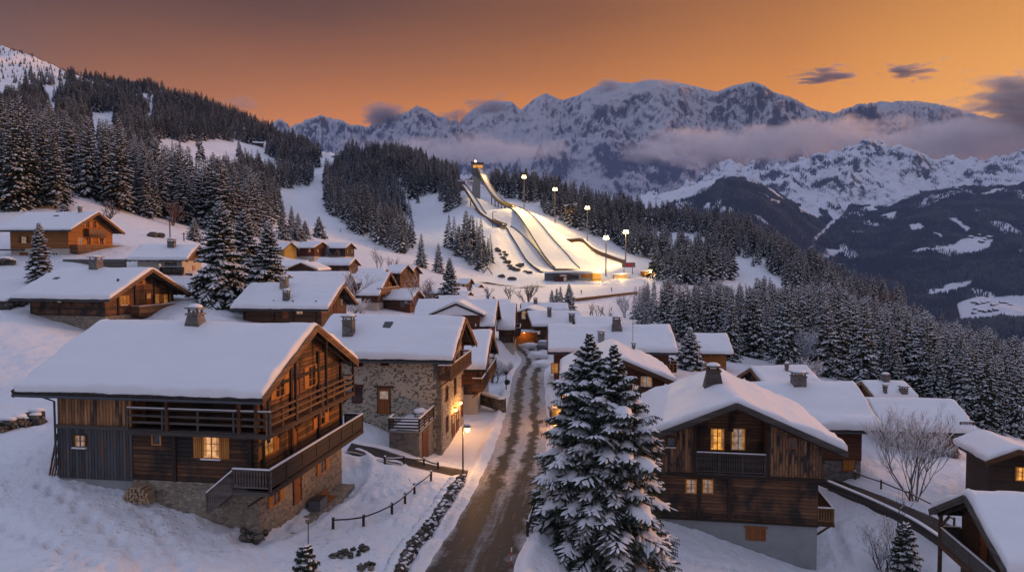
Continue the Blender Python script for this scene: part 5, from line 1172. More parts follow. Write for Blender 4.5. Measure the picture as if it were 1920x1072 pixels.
# ------------------------------------------------------------------ valley side, snowy range, massif, haze and clouds
FG = [(1500,700,1900),(1900,700,1900),(2300,700,1900),(1100,680,1900),(700,600,1900),(300,480,1900),(0,480,1900),(-400,480,1900),(1900,610,2600),(1860,572,2950),(1700,600,2800),(1600,565,3000),(1500,530,3300),(1400,500,3600),
(1550,505,3800),(1900,530,3400),(1900,455,4300),(1900,400,5000),(1920,345,5800),(1700,485,4000),(1700,422,4900),(1750,358,5800),(1600,432,5000),(1555,472,4300),(1530,405,5400),(1500,372,6200),(1240,398,4600),(1300,362,4700),
(1390,335,4900),(1450,372,4600),(1500,425,4400),(1300,430,4100),(1400,435,4000),(1390,352,5700),(1150,430,4600),(1640,278,7200),(1560,312,6900),(1500,335,6700),(1580,345,6400),(1700,310,6900),(1760,333,6600),(1640,352,6200),
(1740,366,5900),(1820,318,7500),(1920,292,7800),(1880,330,6700),(2150,255,7800),(2150,340,5800),(2150,480,3800),(1450,322,7300),(1350,325,7500),(1250,375,7000),(1100,390,7000),(900,340,7000),(700,310,7000),(500,300,7000),(200,300,7000),(-400,300,7000),
(1640,330,9000),(1920,330,9000),(2200,320,9000),(1250,420,9000),(700,400,9000),(1450,370,9000),(200,400,9000),(-400,400,9000),(900,450,4500),(500,420,4500),(0,420,4500)]
class Tps:
    def __init__(s, pts, k):
        P = np.array(pts, float); s.k = k; s.c = np.stack([(P[:, 0] - 960) / F, np.log(P[:, 2]) * k], 1); t = np.array([at(*g)[2] / g[2] for g in pts]); n = len(P)
        A = np.zeros((n + 3, n + 3)); A[:n, :n] = _U(((s.c[:, None] - s.c[None]) ** 2).sum(-1)) + np.eye(n) * 1e-5; A[:n, n] = 1; A[:n, n + 1:] = s.c; A[n, :n] = 1; A[n + 1:, :n] = s.c.T
        s.w = np.linalg.solve(A, np.concatenate([t, np.zeros(3)]))
    def __call__(s, X, Y):
        q = np.stack([X / Y, np.log(Y) * s.k], -1); o = np.empty(len(q))
        for i in range(0, len(q), 20000):
            b = q[i:i + 20000]; o[i:i + 20000] = _U(((b[:, None] - s.c[None]) ** 2).sum(-1)) @ s.w[:-3] + s.w[-3] + b @ s.w[-2:]
        return o * Y
far = Tps(FG, .8)
def rockmat(name, lo=.55, hi=.72, rock=(.045, .047, .058), sc_=.006, snow=(.74, .75, .80), wood=False):
    m, nt = newmat(name); g = N(nt, 'NewGeometry').outputs; nz = N(nt, 'SeparateXYZ', {0: g['Normal']}).outputs[2]
    st = N(nt, 'Mapping', {0: g['Position'], 3: (1.2, .35, .7)}).outputs[0]
    n = noise(nt, st, sc_, 8, .68); n2 = noise(nt, N(nt, 'Mapping', {0: g['Position'], 2: (0., .5, .7), 3: (1.2, .4, .6)}).outputs[0], sc_ * 4.5, 6, .72)
    n3 = noise(nt, N(nt, 'Mapping', {0: g['Position'], 2: (0., .4, .2), 3: (1., .4, .8)}).outputs[0], sc_ * .8, 9, .62)
    ln = math_(nt, 'MULTIPLY', math_(nt, 'SUBTRACT', math_(nt, 'MULTIPLY', math_(nt, 'ABSOLUTE', math_(nt, 'SUBTRACT', n3, .5)), 5.), .5), .34)
    nz = math_(nt, 'ADD', nz, ln)
    f = math_(nt, 'ADD', nz, math_(nt, 'ADD', math_(nt, 'MULTIPLY', math_(nt, 'SUBTRACT', n, .5), .5), math_(nt, 'MULTIPLY', math_(nt, 'SUBTRACT', n2, .5), .5)))
    k = N(nt, 'MapRange', {0: f, 1: lo, 2: hi}).outputs[0]
    c = mixc(nt, k, mixc(nt, n2, tuple(x * .6 for x in rock), tuple(x * 1.8 for x in rock)), snow)
    if wood: c = mixc(nt, N(nt, 'Attribute', attribute_name='wooded').outputs['Fac'], c, (.055, .072, .092))  # wooded ground: dark, with the haze's blue mixed into its colour
    finish(nt, bsdf(nt, c, .8, bump(nt, math_(nt, 'ADD', n, math_(nt, 'MULTIPLY', n2, .5)), .6, 40.))); return m
def ridge_lines(Z, X, Y, lines, slope):
    for ln in lines:
        W = [at(*q) for q in ln]
        for a, b in zip(W[:-1], W[1:]):
            d = b[:2] - a[:2]; L2 = d @ d; t = np.clip(((X - a[0]) * d[0] + (Y - a[1]) * d[1]) / L2, 0, 1); e = np.hypot(X - a[0] - t * d[0], Y - a[1] - t * d[1])
            c = a[2] + t * (b[2] - a[2]) - slope * e; k = 60.; Z = np.where(np.abs(Z - c) > 300, np.maximum(Z, c), np.log(np.exp(np.clip((Z - c) / k, -30, 30)) + 1) * k + c)
    return Z
R_NEAR = [[(1560,314,6900),(1605,296,7100),(1640,278,7200),(1690,306,7000),(1760,335,6700),(1800,352,6300)],[(1640,278,7200),(1632,318,6750),(1600,362,6200)],[(1690,306,7000),(1680,340,6500),(1690,368,6000)],[(1605,296,7100),(1560,345,6500),(1530,372,6200)],
          [(1920,292,7800),(1880,318,7200),(1860,345,6500)],[(1920,292,7800),(1990,300,7300),(2010,340,6500)],[(1480,330,6900),(1500,350,6500),(1470,380,6000)],[(1390,333,4900),(1330,352,4750),(1235,392,4600)]]
def far_z(X, Y):
    z = ridge_lines(far(X, Y), X, Y, R_NEAR[:7], .62); hi = sm(5200, 6600, Y); r = ridged(X / 520 + fbm(X / 300, Y / 300, 2, 2) * .3, Y / 900, 5, 40)
    z = z + (r - .45) * 190 * hi + fbm(X / 500, Y / 500, 4, 41) * 90 * sm(2200, 3500, Y) * (1 - hi) + fbm(X / 130, Y / 130, 3, 42) * 14 + (ridged(X / 210, Y / 520, 5, 47, .6) - .4) * 150 * hi + (ridged(X / 80, Y / 300, 4, 48, .6) - .4) * 60 * hi
    return z
FCLEAR = [[(1790,573),(1826,557),(1880,552),(1960,560),(1960,580),(1862,600),(1799,606)],[(1736,552),(1790,532),(1826,525),(1823,535),(1772,553),(1745,558)],[(1696,474),(1727,465),(1767,463),(1799,449),(1839,440),(1868,451),(1857,465),(1817,477),(1772,468),(1727,476)],
[(1696,420),(1727,415),(1732,426),(1709,434)],[(1646,404),(1682,393),(1682,408),(1646,410)],[(1494,389),(1521,380),(1543,407),(1530,412),(1499,398)],[(1543,384),(1583,402),(1563,421),(1536,448),(1518,475),(1511,470),(1530,442),(1559,411)],
[(1530,478),(1552,465),(1581,469),(1570,479),(1534,488)],[(1409,400),(1431,407),(1447,421),(1436,423)],[(1436,372),(1469,378),(1458,385)],[(1772,407),(1790,406),(1820,433),(1808,437)],[(1560,400),(1590,372),(1600,376),(1580,402)],[(1740,430),(1760,436),(1775,446),(1750,442)],
[(1880,585),(1960,575),(1960,600),(1885,602)],[(1310,392),(1330,380),(1334,384),(1316,396)],[(1345,400),(1356,385),(1360,390),(1350,402)],[(1840,362),(1870,352),(1880,356),(1850,367)]]
FTOP = np.array([(1100,440),(1225,395),(1300,368),(1350,345),(1390,338),(1430,352),(1480,380),(1510,392),(1560,392),(1600,384),(1640,394),(1700,372),(1760,350),(1850,347),(1990,336),(2300,330)], float)
def wooded(X, D, Z):
    dd = D * CT - Z * ST; qx = 960 + F * X / dd; qy = 536 - F * (D * ST + Z * CT) / dd
    jx = fbm(X / 90, D / 90, 3, 71) * 7; jy = fbm(X / 90, D / 90, 3, 72) * 5
    ok = (qy > np.interp(qx, FTOP[:, 0], FTOP[:, 1]) + jy * 2.2 + 3) & (qx > 1120) & (D < 6100)
    for c in FCLEAR: ok &= ~inpoly(qx + jx, qy + jy, c)
    ok &= ~(fbm(X / 160, D / 220, 4, 73) > .36)
    return ok.astype(float)
def build_far():
    nu, nd = 640, 420; u = np.linspace(-1.1, 1.05, nu); D = np.exp(np.linspace(math.log(1880), math.log(9000), nd)); U, DD = np.meshgrid(u, D, indexing='ij')
    X = (U * DD).ravel(); Y = DD.ravel(); Z = far_z(X, Y)
    me = npmesh('valley_side', np.stack([X, Y, Z], 1), gridfaces(nu, nd), rockmat('valley_rock', .52, .70, (.04, .044, .055), .012, wood=True), smooth=True)
    me.attributes.new('wooded', 'FLOAT', 'POINT').data.foreach_set('value', np.ascontiguousarray(wooded(X, Y, Z), np.float32)); tag(link('valley_side', me), kind='structure')
build_far()
def far_forest():
    rg = np.random.RandomState(9); n = 420000; D = np.sqrt(rg.uniform(1950 ** 2, 6100 ** 2, n)); px = rg.uniform(1120, 2010, n); X = (px - 960) / F * D; Z = far_z(X, D)
    dd = D * CT - Z * ST; qx = 960 + F * X / dd; qy = 536 - F * (D * ST + Z * CT) / dd
    jx = fbm(X / 90, D / 90, 3, 71) * 7; jy = fbm(X / 90, D / 90, 3, 72) * 5
    ok = qy > np.interp(qx, FTOP[:, 0], FTOP[:, 1]) + jy * 2.2
    for c in FCLEAR: ok &= ~inpoly(qx + jx, qy + jy, c)
    ok &= ~((fbm(X / 160, D / 220, 4, 73) > .36) & (rg.rand(n) < .85)); ok &= qy < 700
    X, D, Z, qx, qy = X[ok], D[ok], Z[ok], qx[ok], qy[ok]
    o = np.argsort(D); col = np.full(400, 1e9); keep = []
    for i in o:                                     # leave out what stands behind a nearer rise
        c = int((qx[i] - 1100) // 4)
        if 0 <= c < 400:
            if qy[i] - 20 * F / D[i] < col[c] + 1: keep.append(i)
            col[c] = min(col[c], qy[i])
    keep = np.array(keep); m = len(keep); print('FAR TREES', m)
    H = rg.uniform(13, 25, m); a = np.arange(5) * 2 * math.pi / 5; un = []
    for z, r in ((.0, .22), (.42, .2)): un += [(math.cos(t) * r * (1 - .35 * (z > 0)), math.sin(t) * r * (1 - .35 * (z > 0)), z) for t in a]
    un = np.array(un + [(0, 0, .62), (0, 0, 1.)]); Fc = np.array([(k, (k + 1) % 5, 10) for k in range(5)] + [(5 + k, 5 + (k + 1) % 5, 11) for k in range(5)])
    th = rg.uniform(0, 6.28, m); co, si = np.cos(th), np.sin(th); W = H * rg.uniform(.8, 1.25, m)
    V = np.empty((m, 12, 3), np.float32); V[..., 0] = X[keep][:, None] + (un[:, 0] * co[:, None] - un[:, 1] * si[:, None]) * W[:, None]; V[..., 1] = D[keep][:, None] + (un[:, 0] * si[:, None] + un[:, 1] * co[:, None]) * W[:, None]
    V[..., 2] = Z[keep][:, None] - 1.5 + un[:, 2] * H[:, None]
    FF = (Fc[None] + (np.arange(m) * 12)[:, None, None]).reshape(-1, 3); mi = np.where(rg.rand(m)[:, None] < np.clip(.3 + fbm(X[keep] / 120, D[keep] / 120, 3, 81) * .9, .05, .9)[:, None], 2, 0) * np.ones((1, 10), int); mi = mi.ravel().astype(np.int32)
    tag(link('valley_forest', npmesh('valley_forest', V.reshape(-1, 3), FF, [M['needle_hazy'], M['tree_snow'], M['needle_frost']], mi)), kind='stuff')
far_forest()
# the massif
R_FAR = [[(1222,172,11900),(1180,210,11600),(1150,246,11300),(1090,305,10700),(1035,355,10100)],[(1222,172,11900),(1262,200,12000),(1300,232,11700),(1330,290,10900)],[(1222,172,11900),(1238,240,11300),(1225,320,10500)],[(1180,210,11600),(1165,290,10900),(1170,360,10100)],
         [(1370,162,12900),(1410,153,12700),(1380,215,12200),(1350,280,11400)],[(1410,153,12700),(1450,205,12300),(1470,262,11700)],[(784,196,12600),(740,235,12100),(700,280,11500)],[(784,196,12600),(830,232,12200),(860,280,11600)],[(784,196,12600),(780,262,11800)],[(605,215,12700),(590,255,12200)],[(605,215,12700),(640,262,12000)],[(1022,176,12700),(1000,225,12200),(1012,280,11500)],[(962,192,12700),(968,240,12200)],
         [(1600,198,12700),(1580,255,12000)],[(1700,190,12700),(1690,250,12000)]]
SIL = np.array([(-700,330),(300,300),(470,262),(505,236),(520,225),(527,222),(537,226),(548,237),(560,231),(580,221),(605,213),(625,222),(640,221),(660,233),(690,236),(705,227),(740,213),(765,208),(784,195),(800,204),(815,211),(830,219),(862,226),(885,206),(920,189),(960,190),(976,206),(988,196),(1003,184),(1022,175),(1040,181),(1055,187),(1085,178),(1110,164),(1145,152),(1180,156),(1220,149),(1270,155),(1310,164),(1340,172),(1370,160),(1410,152),(1428,160),(1445,172),(1478,180),(1505,196),(1530,206),(1560,211),(1600,196),(1650,191),(1700,188),(1740,193),(1780,201),(1830,216),(1900,230),(1990,242),(2300,300),(2600,330)], float)
def build_massif():
    pts = []
    for px, py in SIL[::2]: pts.append((px, py, 13000))
    pts += [(px, 425, 9250) for px in (-600, 300, 700, 900, 1100, 1300, 1500, 1700, 1950, 2500)] + [(px, 300, 15500) for px in (-600, 300, 700, 1100, 1500, 1950, 2500)]
    pts += [(1222,176,12000),(1160,240,11300),(1100,300,10600),(1040,350,10000),(1285,222,11900),(1340,285,11200),(1390,330,10400),(1220,262,11400),(1120,215,12100),(1000,270,11500),(1000,320,10600),(880,290,11200),(860,340,10300),(700,300,11000),(600,290,11200),(784,222,12500),(780,270,11700),
            (1400,262,11800),(1480,280,11400),(1400,330,10300),(1200,370,9800),(1560,285,11300),(1700,285,11300),(1900,300,11300),(1150,345,10100),(1300,330,10300)]
    T = Tps(pts, 1.6); nu, nd = 1150, 330; u = np.linspace((-500 - 960) / F, (2420 - 960) / F, nu); D = np.linspace(9250, 15000, nd); U, DD = np.meshgrid(u, D, indexing='ij'); X = (U * DD).ravel(); Y = DD.ravel()
    wx = fbm(X / 900, Y / 900, 3, 2) * 500; Z = ridge_lines(T(X, Y), X, Y, R_FAR, .95)
    glac = sm(860, 900, 960 + F * X / Y) * (1 - sm(1010, 1060, 960 + F * X / Y)) * sm(10800, 11400, Y) * .6 + sm(1060, 1100, 960 + F * X / Y) * (1 - sm(1180, 1350, 960 + F * X / Y)) * sm(12050, 12400, Y) * .8
    Z = Z + ((ridged((X + wx) / 1000, (Y + wx) / 1300, 7, 60, .5) - .42) * 520 + (ridged((X * .8 + Y * .6 + wx) / 420, (Y * .8 - X * .6) / 700, 5, 65, .55) - .42) * 300 + (ridged((X - Y * .35 + wx * .6) / 230, (Y + X * .3) / 520, 5, 61, .6) - .4) * 200 + (ridged((X + Y * .3 + wx * .3) / 95, Y / 230, 4, 63, .6) - .4) * 80 + fbm(X / 60, Y / 100, 4, 62) * 35) * (1 - glac) * (1 - .35 * sm(12600, 13000, Y))
    Z = Z.reshape(nu, nd); t = Z / DD; px = 960 + F * u * 1.0; tgt_py = np.interp(px, SIL[:, 0], SIL[:, 1]) + (fbm(px / 9, px * 0 + 1, 3, 5) * 4 + np.abs(fbm(px / 4, px * 0 + 2, 2, 6)) * 3) * np.interp(px, [500, 860, 880, 980, 1030, 1090, 1340, 1420, 1560, 1800], [1, 1, .15, .15, 1, .1, .1, .5, .7, .5])
    v = (536 - tgt_py) / F; tgt = (-ST + v * CT) / (CT + v * ST)
    cur = t.max(1); k = np.where(DD > 11000, sm(10200, 12600, DD), sm(9600, 12600, DD)); t = t + (tgt - cur)[:, None] * k
    for _ in range(3): t = t + np.minimum(0, tgt - t.max(1))[:, None] * (t > (tgt - .02)[:, None]) * 1.0
    Z = t * DD
    tag(link('mountain_massif', npmesh('mountain_massif', np.stack([X, Y, Z.ravel()], 1), gridfaces(nu, nd), rockmat('massif_rock', .24, .52, (.06, .06, .07), .010, (.50, .48, .50)), smooth=True)), kind='structure')
build_massif()
def haze():
    m, nt = newmat('haze'); v = N(nt, 'VolumePrincipled', {'Color': (.28, .47, 1., 1), 'Density': 2.7e-5, 'Anisotropy': .0})
    finish(nt, v.outputs[0], 'Volume'); m.cycles.homogeneous_volume = True
    o = MB().box((-9500, -500, -1500), (9500, 9100, 1420)).build('haze', m); tag(o, kind='stuff')
haze()
def cloud(px0, px1, py0, py1, D, dep, dens, thr=.42, scale=(1 / 700, 1 / 700, 1 / 260), seed=0, col=(.98, .95, .94), nw=1.):
    a = at(px0, py0, D); b = at(px1, py1, D); c = (a + b) / 2; hx = abs(b[0] - a[0]) / 2; hz = abs(a[2] - b[2]) / 2
    m, nt = newmat('cloud'); tc = N(nt, 'TexCoord').outputs['Object']; po = N(nt, 'NewGeometry').outputs['Position']
    l = N(nt, 'VectorMath', {0: tc}, operation='LENGTH').outputs['Value']
    mp = N(nt, 'Mapping', {0: po, 1: (seed * 3.7, seed, 0), 3: scale}).outputs[0]
    n = noise(nt, mp, 1., 5, .62); n2 = N(nt, 'MapRange', {0: l, 1: .25, 2: 1., 3: .30, 4: -.42}).outputs[0]
    d = math_(nt, 'SUBTRACT', math_(nt, 'ADD', math_(nt, 'MULTIPLY', math_(nt, 'SUBTRACT', n, .5), nw), math_(nt, 'ADD', n2, .5)), thr); d = math_(nt, 'MULTIPLY', math_(nt, 'MAXIMUM', d, 0.), dens)
    v = N(nt, 'VolumePrincipled', {'Color': col, 'Density': d, 'Anisotropy': .35}); finish(nt, v.outputs[0], 'Volume')
    m.cycles.volume_step_rate = .6
    o = MB().box((-1, -1, -1), (1, 1, 1)).build('cloud', m); o.location = c; o.scale = (hx, dep, hz); tag(o, kind='stuff')
cloud(540, 1110, 240, 325, 9700, 380, .012, .34, seed=1, nw=1.5)
cloud(1090, 1560, 222, 330, 9700, 380, .012, .34, seed=2, nw=1.5)
cloud(1300, 1800, 200, 330, 9750, 420, .014, .34, seed=3, nw=1.5)
cloud(1560, 2160, 195, 345, 9700, 420, .018, .30, seed=4, nw=1.5)
cloud(1735, 2160, 120, 285, 9800, 420, .035, .35, (1 / 480, 1 / 480, 1 / 150), seed=5, nw=1.8, col=(.85, .78, .72))
cloud(1455, 1665, 112, 170, 12000, 200, .06, .56, (1 / 420, 1 / 420, 1 / 62), seed=6, nw=2.6, col=(.75, .66, .6))
cloud(1630, 1780, 106, 162, 12000, 200, .05, .56, (1 / 380, 1 / 380, 1 / 60), seed=9, nw=2.6, col=(.75, .66, .6))
cloud(1095, 1180, 138, 180, 12600, 200, .02, .42, seed=8, nw=1.9, col=(.7, .62, .6))
cloud(1165, 1290, 138, 174, 12600, 200, .016, .42, seed=9, nw=1.9, col=(.7, .62, .6))
cloud(860, 985, 168, 235, 12600, 250, .02, .42, seed=10, nw=1.9, col=(.7, .62, .6))
cloud(640, 800, 182, 250, 12600, 300, .02, .41, seed=11, nw=1.9, col=(.7, .62, .6))
cloud(800, 915, 195, 244, 12600, 250, .018, .42, seed=12, nw=1.9, col=(.7, .62, .6))
cloud(405, 500, 166, 214, 12600, 200, .008, .44, seed=13, nw=1.9, col=(.7, .62, .6))
cy.volume_max_steps = 256; cy.volume_bounces = 4
# ------------------------------------------------------------------ ski jumps and stadium
def ribbon_mesh(rb, n, lift, cols=7, crown=0.):
    L = np.array([a for a, b in rb]); Q = np.array([b for a, b in rb])
    L4 = densify(np.c_[L, np.zeros(len(L))], n)[:, :3]; Q4 = densify(np.c_[Q, np.zeros(len(Q))], n)[:, :3]
    zc = (L4[:, 2] + Q4[:, 2]) / 2; L4[:, 2] = zc; Q4[:, 2] = zc
    t = np.linspace(0, 1, cols)[None, :, None]; V = L4[:, None] * (1 - t) + Q4[:, None] * t; V[..., 2] += lift
    return L4, Q4, V
M['hill_snow'] = snowmat('groomed_snow', col=(.82, .81, .80), s1=.25, b1=.12, s2=1.5)
def landing(name, label, rb):
    o = empty(name, tuple(rb[0][0]), 0, label, 'ski jump', 'ski jumping hills'); base = np.array(rb[0][0]); n = 60
    L4, Q4, V = ribbon_mesh(rb, n, .25); V = V - base
    link('landing_slope', npmesh('landing_slope', V.reshape(-1, 3), gridfaces(n, 7), M['hill_snow'], smooth=True), o)
    for e in (L4, Q4):
        mb = MB()
        for i in range(n - 1): mb.beam(e[i] - base + np.array([0, 0, .35]), e[i + 1] - base + np.array([0, 0, .35]), .3, 1.0)
        mb.build('side_board', M['beam_grey'], o)
    return o, base
def inrun(o, base, path, width, depth=1.2, posts=(), wood='barge'):
    P = densify(np.array([(*at(px, py, D), 0.) for px, py, D in path]), 40)[:, :3] - base
    T = np.gradient(P[:, :2], axis=0); T /= np.linalg.norm(T, axis=1)[:, None]; S = np.c_[T[:, 1], -T[:, 0], np.zeros(len(T))] * width / 2
    V = np.stack([P - S, P + S], 1) ; V[..., 2] += .3
    link('inrun_track', npmesh('inrun_track', V.reshape(-1, 3), gridfaces(40, 2), M['hill_snow'], smooth=True), o)
    dk = MB(); sl = MB(); sr = MB()
    for i in range(39):
        dk.beam(P[i] - np.array([0, 0, depth / 2]), P[i + 1] - np.array([0, 0, depth / 2]), width, depth)
        sl.beam(P[i] - S[i] + (0, 0, .45), P[i + 1] - S[i + 1] + (0, 0, .45), .3, 1.6); sr.beam(P[i] + S[i] + (0, 0, .45), P[i + 1] + S[i + 1] + (0, 0, .45), .3, 1.6)
    dk.build('inrun_deck', M['concrete_dark'], o); sl.build('side_wall', M[wood], o); sr.build('side_wall', M[wood], o)
    for f in posts:
        i = int(f * 39); p = P[i]; g = gz(p[0] + base[0], p[1] + base[1]) - base[2] - 1.5
        for sg in (-1, 1):
            q = p + S[i] * .7 * sg
            if p[2] - depth - g > 1.: MB().beam((q[0], q[1], g), (q[0], q[1], p[2] - depth * .6), .7, .7).build('support', M['concrete_dark'], o)
    return P, S
jb, bb = landing('ski_jump', 'large floodlit ski jump with tower-topped in-run above the village', BIGHILL)
P, S = inrun(jb, bb, [(897, 313, 600), (903, 323, 594), (909, 336, 586), (921, 357, 573), (936, 375, 560), (950, 383.5, 552), (964, 388, 546)], 4.2, 1.6, (.55, .66, .8, .88, .94), 'yellow_wood')
def tower():
    t = at(893, 360, 602) - bb; top = at(893, 331, 602) - bb; w = 3.3; g = gz(t[0] + bb[0], t[1] + bb[1]) - bb[2] - 2
    MB().box((t[0] - w, t[1] - w, g), (t[0] + w, t[1] + w, top[2])).build('tower_shaft', M['concrete'], jb)
    a = at(885, 331, 601) - bb; b = at(906, 309, 601) - bb
    hd = MB(); hd.prism([(a[0] - .5, b[2] + 1.5), (a[0] - .5, a[2] + 2), (t[0] + w + .6, a[2] - 3), (t[0] + w + .6, a[2] + 1), (b[0], b[2] - 4.5), (b[0], b[2] + .5)], 'y', t[1] - 3.8, t[1] + 3.4)
    ho = hd.build('tower_head', M['concrete_dark'], jb)
    MB().box((a[0] + 1., t[1] - 3.9, b[2] - 3.0), (b[0] - .3, t[1] - 3.7, b[2] - .6)).build('window', M['lit'], ho)
    MB().prism([(a[0] - 1, b[2] + 1.5), (a[0] - 1, b[2] + 2.2), (b[0] + .6, b[2] + 1.4), (b[0] + .6, b[2] + .7)], 'y', t[1] - 4.3, t[1] + 4).build('tower_roof', M['beam'], ho)
    MB().ball((t[0] - .5, t[1] - 3.2, b[2] + 2.6), .7, 8, 5).build('lamp', M['lamp_far'], ho, True)
tower()
lamp('inrun_light', at(898, 300, 590), 30000, (1., .7, .28), .5, None, (at(920, 357, 573), 80))
jn, nb = landing('ski_jump', 'smaller floodlit ski jump left of the tower-topped one', SMALLHILL)
P2, S2 = inrun(jn, nb, [(867, 346, 575), (872, 351, 571), (880, 362, 564), (892, 380, 553), (905, 400, 540), (921, 412, 531), (936, 419, 525), (946, 422, 520)], 4.2, 1.3, (.3, .45, .6), 'barge')
def start_cabin():
    c = at(866, 343, 577) - nb; mb = MB().box(c + np.array([-2.6, -2.4, -6]), c + np.array([2.6, 3, 1.2])); mb.build('start_cabin', M['concrete_dark'], jn)
    MB().box(c + np.array([-3.1, -2.8, 1.2]), c + np.array([9, 3.2, 1.8])).build('cabin_roof', M['roof_snow'], jn)
    a = at(927, 455, 516) - nb; b = at(939, 426, 516) - nb; MB().box((a[0], a[1] - 2, a[2] - 3), (b[0], a[1] + 4, b[2])).build('takeoff_block', M['concrete_dark'], jn)
    a2 = at(938.5, 432, 514) - nb; b2 = at(947, 425.5, 514) - nb; MB().box((a2[0], a2[1] - 1, a2[2]), (b2[0], a2[1] + 2, b2[2])).build('takeoff_cladding', M['yellow_wood'], jn)
    MB().box((a2[0] - 1, a2[1] + .5, a2[2] - 9), (b2[0], a2[1] + 3, a2[2])).build('takeoff_wall', M['concrete'], jn)
start_cabin()
# judges' tower
def judges():
    p = at(1069, 428, 555); g = gz(p[0], p[1]); o = empty('judges_tower', (p[0], p[1], g - .5), .1, 'yellow lit timber judges tower with snowed roof beside the landing slope', 'tower')
    H = 15.; m = MB()
    m.prism([(-3.8, 0), (3.8, 0), (3.8, H), (-3.8, H - 1.2)], 'y', -2.6, 2.6); m.build('tower_body', M['yellow_wood'], o)
    for k in range(4):
        z = 2.6 + k * 3.1; MB().box((-4.4, -3.5, z), (4.3, -2.62, z + .9)).build('balcony', M['barge'], o); MB().box((-3., -2.7, z + 1.1), (3., -2.59, z + 2.1)).build('window', M['glass'] if k % 2 else M['lit_dim'], o)
    MB().prism([(-4.6, H - .9), (4.8, H + .3), (4.8, H + 1.2), (-4.6, H)], 'y', -3.8, 3.2).build('roof_snow', M['roof_snow'], o)
judges()
# floodlight masts
def mast(px, py, pyt, D, tgt, label, power):
    p = at(px, py, D); g = gz(p[0], p[1]); H = at(px, pyt, D)[2] - g
    o = empty('floodlight_mast', (p[0], p[1], g), 0, label, 'floodlight', 'floodlight masts around the ski jumps')
    MB().tube([(0, 0, -1), (0, 0, H)], [.42, .26], 8).build('pole', M['metal'], o)
    h = MB(); h.beam((-1.6, 0, H), (1.6, 0, H), .25, .3); h.beam((-1.3, 0, H + 1.1), (1.3, 0, H + 1.1), .25, .3); h.beam((0, 0, H - .5), (0, 0, H + 1.2), .25, .25)
    hd = h.build('lamp_head', M['iron'], o)
    for z, xs in ((H, (-1.2, 0, 1.2)), (H + 1.1, (-.8, .8))):
        for x in xs: MB().ball((x, -.35, z), .55, 8, 5).build('lamp', M['lamp_far'], hd, True)
    t = at(*tgt); lamp('floodlight', (p[0], p[1] - 1., g + H + .5), power, (1., .63, .20), .6, None, (tuple(t), 125))
PW = 125000
mast(982.5, 389, 333, 556, (990, 420, 510), 'topmost floodlight mast, beside the large take-off', PW * .9)
mast(1040.5, 413, 356, 545, (1010, 440, 500), 'floodlight mast left of the yellow judges tower', PW)
mast(1101, 453, 391, 520, (1040, 470, 475), 'floodlight mast standing at the bend of the dark timber wall', PW * .9)
mast(1136, 517, 447, 420, (1050, 480, 465), 'floodlight mast right in front of the stadium building end', PW * .55)
mast(1173, 494, 436, 445, (1090, 490, 460), 'rightmost floodlight mast, behind the red scoreboard', PW * .6)
def dark_pole():
    p = at(924, 427, 512); g = gz(p[0], p[1]); H = at(924, 397, 512)[2] - g; o = empty('lamp_post', (p[0], p[1], g), 0, 'unlit dark lamp post beside the smaller take-off block', 'lamp post')
    MB().tube([(0, 0, -1), (0, 0, H)], .3, 6).build('pole', M['iron'], o); MB().beam((0, 0, H), (3., 0, H + .2), .4, .4).build('lamp_head', M['iron'], o)
dark_pole()
